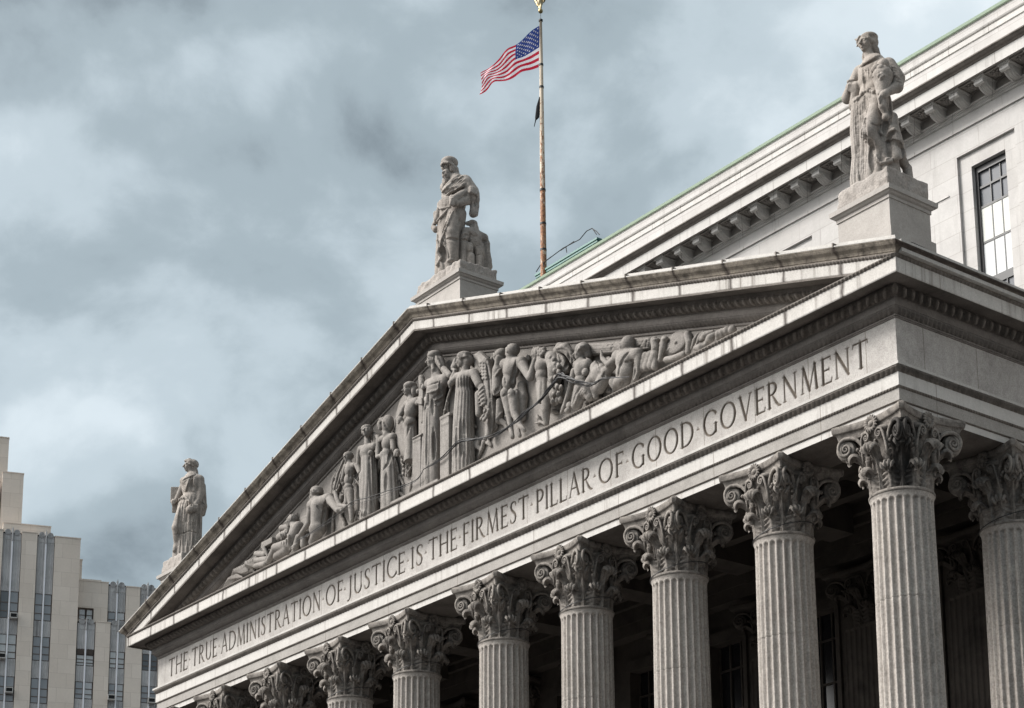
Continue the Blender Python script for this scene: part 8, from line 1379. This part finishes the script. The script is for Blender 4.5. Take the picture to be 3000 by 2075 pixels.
for sx in (-1, 1):
    s.path([(sx*.12, 0, 20.85), (sx*.30, .04, 20.95), (sx*.36, .05, 20.6), (sx*.22, .03, 20.25)], [.08, .10, .11, .05], .04)
    s.cap((sx*.07, -.02, 20.25), (sx*.08, -.03, 20.02), .06, .035, .02)
new_obj('eagle', s.mesh('eagle', M_gilt), pole)
# the flag, blowing away to the left
SD = np.array([0.6094, 0.7929]); TV = np.array([0.7929, -0.6094])     # across the view and towards it
PB = np.array([-15.0, 16.0])
uu = [0, .2, .4, .6, .8, 1.0]
top = [(-.05, 33.50), (-.60, 33.06), (-1.16, 32.55), (-1.72, 32.06), (-2.30, 31.50), (-2.78, 30.98)]
bot = [(-.12, 31.33), (-.68, 31.12), (-1.22, 30.86), (-1.78, 30.64), (-2.38, 30.34), (-2.92, 29.98)]
def flag_pt(u, v):
    a = np.array([np.interp(u, uu, [p[0] for p in top]), np.interp(u, uu, [p[1] for p in top])])
    c = np.array([np.interp(u, uu, [p[0] for p in bot]), np.interp(u, uu, [p[1] for p in bot])])
    p = a + (c-a)*v
    ph = u*13.0 + v*4.2
    dd = (.03+.15*u)*math.sin(ph) + .03*u*math.sin(u*27-v*6)
    sx = p[0] - .07*u*math.cos(ph)
    zz = p[1] + (.05*u*math.sin(u*16+v*3))
    q = PB + SD*sx + TV*dd
    return np.array([q[0], q[1], zz])
NU, NV = 60, 39
flag = empty('flag', (-15, 16, 33.4), 'star-spangled flag of red and white stripes streaming left from the pole', 'flag')
fo = np.array([-15, 16, 33.4])
V = np.array([flag_pt(i/NU, j/NV) for i in range(NU+1) for j in range(NV+1)]) - fo
def cloth(name, col):
    mt, nt, bs = node_mat(name); t = NT(nt); bs.inputs['Base Color'].default_value = (*col, 1); bs.inputs['Roughness'].default_value = .8
    tr = t.N('ShaderNodeBsdfTranslucent'); tr.inputs[0].default_value = (*col, 1); mx = t.N('ShaderNodeMixShader'); mx.inputs[0].default_value = .35
    out = nt.nodes['Material Output']; t.L(bs.outputs[0], mx.inputs[1]); t.L(tr.outputs[0], mx.inputs[2]); t.L(mx.outputs[0], out.inputs[0]); return mt
MRd, MWh, MBl = cloth('red_cloth', (.60, .012, .045)), cloth('white_cloth', (.92, .89, .92)), cloth('blue_cloth', (.02, .05, .25))
me = bpy.data.meshes.new('cloth')
F = [(i*(NV+1)+j, i*(NV+1)+j+1, (i+1)*(NV+1)+j+1, (i+1)*(NV+1)+j) for i in range(NU) for j in range(NV)]
me.from_pydata(V.tolist(), [], F)
for mm in (MRd, MWh, MBl): me.materials.append(mm)
k = 0
for i in range(NU):
    for j in range(NV):
        st = j//3; me.polygons[k].material_index = 2 if (i < NU*.40 and st < 7) else (st % 2); me.polygons[k].use_smooth = True; k += 1
new_obj('cloth', me, flag)
b = MB()
for r_ in range(9):
    for c_ in range(6 if r_ % 2 == 0 else 5):
        u = .40*((c_*2+1+(r_ % 2))/12.0); v = (7/13)*((r_+1)/10.0)
        o0 = flag_pt(u, v); du = flag_pt(u+.01, v)-o0; dv = flag_pt(u, v+.01)-o0; du /= np.linalg.norm(du); dv /= np.linalg.norm(dv)
        nn = np.cross(du, dv); nn /= np.linalg.norm(nn); ex = du; ey = dv
        for sg in (-1, 1):
            pts = []
            for q in range(10):
                a = math.pi/2 + q*math.pi/5; rad = .058 if q % 2 == 0 else .024
                uvx, uvy = rad*math.cos(a), rad*math.sin(a)
                pts.append(flag_pt(u+uvx/3.4, v-uvy/1.8) - fo + nn*sg*.012)
            b.add(pts, [list(range(10)) if sg > 0 else list(range(10))[::-1]])
new_obj('stars', b.mesh('stars', MWh), flag)
# limp black flag lower on the same pole
q = []
for t in np.linspace(0, 1, 14):
    sx = np.interp(t, [0, .35, .7, .72, 1], [-.10, -.17, -.22, -.27, -.36]); z = 29.75 - 1.5*t
    w = np.interp(t, [0, .3, .70, .72, 1], [.015, .09, .10, .03, .012]); row = []
    for e in np.linspace(0, 2*np.pi, 9)[:-1]:
        row.append((PB[0]+SD[0]*(sx+w*math.cos(e))+TV[0]*(.06*math.sin(e)+.03*math.sin(e*3)), PB[1]+SD[1]*(sx+w*math.cos(e))+TV[1]*(.06*math.sin(e)+.03*math.sin(e*3)), z))
    q.append(row)
b = MB(); b.grid(np.array(q)-np.array([-15, 16, 29.0]), closeu=True)
bf = b.obj('furled_flag', plain('black_cloth', (.02, .02, .024), rough=.9), None, True, label='limp furled black flag hanging from the pole below the striped flag', cat='flag'); bf.location = (-15, 16, 29.0)
# black cables slung across the relief
C1 = [(.28, 3.03), (1.24, 3.07), (2.25, 3.33), (3.16, 3.15), (4.05, 2.96), (5.07, 3.0), (5.78, 3.15), (6.48, 3.32), (7.03, 3.57), (7.51, 3.78), (7.84, 3.58), (8.23, 3.36), (8.62, 3.14), (9.0, 2.99), (9.26, 2.99), (9.52, 2.99), (10.08, 2.83), (10.69, 2.64)]
W1 = [.012, .02, .03, .03, .028, .032, .04, .045, .05, .055, .05, .05, .04, .03, .022, .02, .014, .01]
C2 = [(.28, 3.03), (-.24, 2.79), (-1.93, 2.93), (-3.04, 3.03), (-4.03, 3.17), (-4.86, 3.04), (-5.79, 2.93), (-6.65, 2.84), (-7.8, 2.77)]
def smooth_path(P, n=6):
    P = np.array(P, float); t = np.arange(len(P)); T = np.linspace(0, len(P)-1, (len(P)-1)*n+1); out = []
    for x in T:
        i = min(int(x), len(P)-2); f = x-i; p0, p1, p2, p3 = P[max(i-1, 0)], P[i], P[i+1], P[min(i+2, len(P)-1)]
        out.append(.5*((2*p1)+(-p0+p2)*f+(2*p0-5*p1+4*p2-p3)*f*f+(-p0+3*p1-3*p2+p3)*f**3))
    return np.array(out)
b = MB(); rs = np.random.RandomState(5)
P = smooth_path([(x, -.74, z) for x, z in C1]); wv = np.interp(np.linspace(0, 1, len(P)), np.linspace(0, 1, len(W1)), W1)
for k in range(5):
    ph = rs.rand(3)*6.28; s_ = np.linspace(0, 1, len(P))
    off = np.stack([0*s_, .03*np.sin(s_*30+ph[0])*wv/.03, (.05*np.sin(s_*19+ph[1])+.025*np.sin(s_*47+ph[2]))*wv/.045], 1)
    b.tube(P+off, wv*.45, 6)
b.obj('cable', M_wire, None, False, label='thick bundle of black cables sagging across the right half of the relief', cat='cable')
b = MB(); P = smooth_path([(x, -.74, z) for x, z in C2]); b.tube(P, .014, 6); P2 = P.copy(); P2[:, 2] -= .12*np.sin(np.linspace(0, np.pi, len(P))); b.tube(P2, .008, 5)
b.obj('cable', M_wire, None, False, label='thin dark cable sagging across the left half of the relief', cat='cable')
b = MB()
for x0, z0, x1, z1, y in ((13.4, 7.2-13.4*SL+.62, 14.3, 7.2-14.3*SL+.6, -.98),):
    pass
# grounding strap wound round each column neck
me_strap = None
def strap():
    b = MB(); th = np.linspace(0, 2*np.pi, 49)
    b.tube(np.stack([.835*np.cos(th), .835*np.sin(th), .22+.20*np.cos(th-math.radians(35))], 1), .012, 5); return b.mesh('strap', M_wire)
me_strap = strap()
for c in cols[1:]: new_obj('strap', me_strap, c)
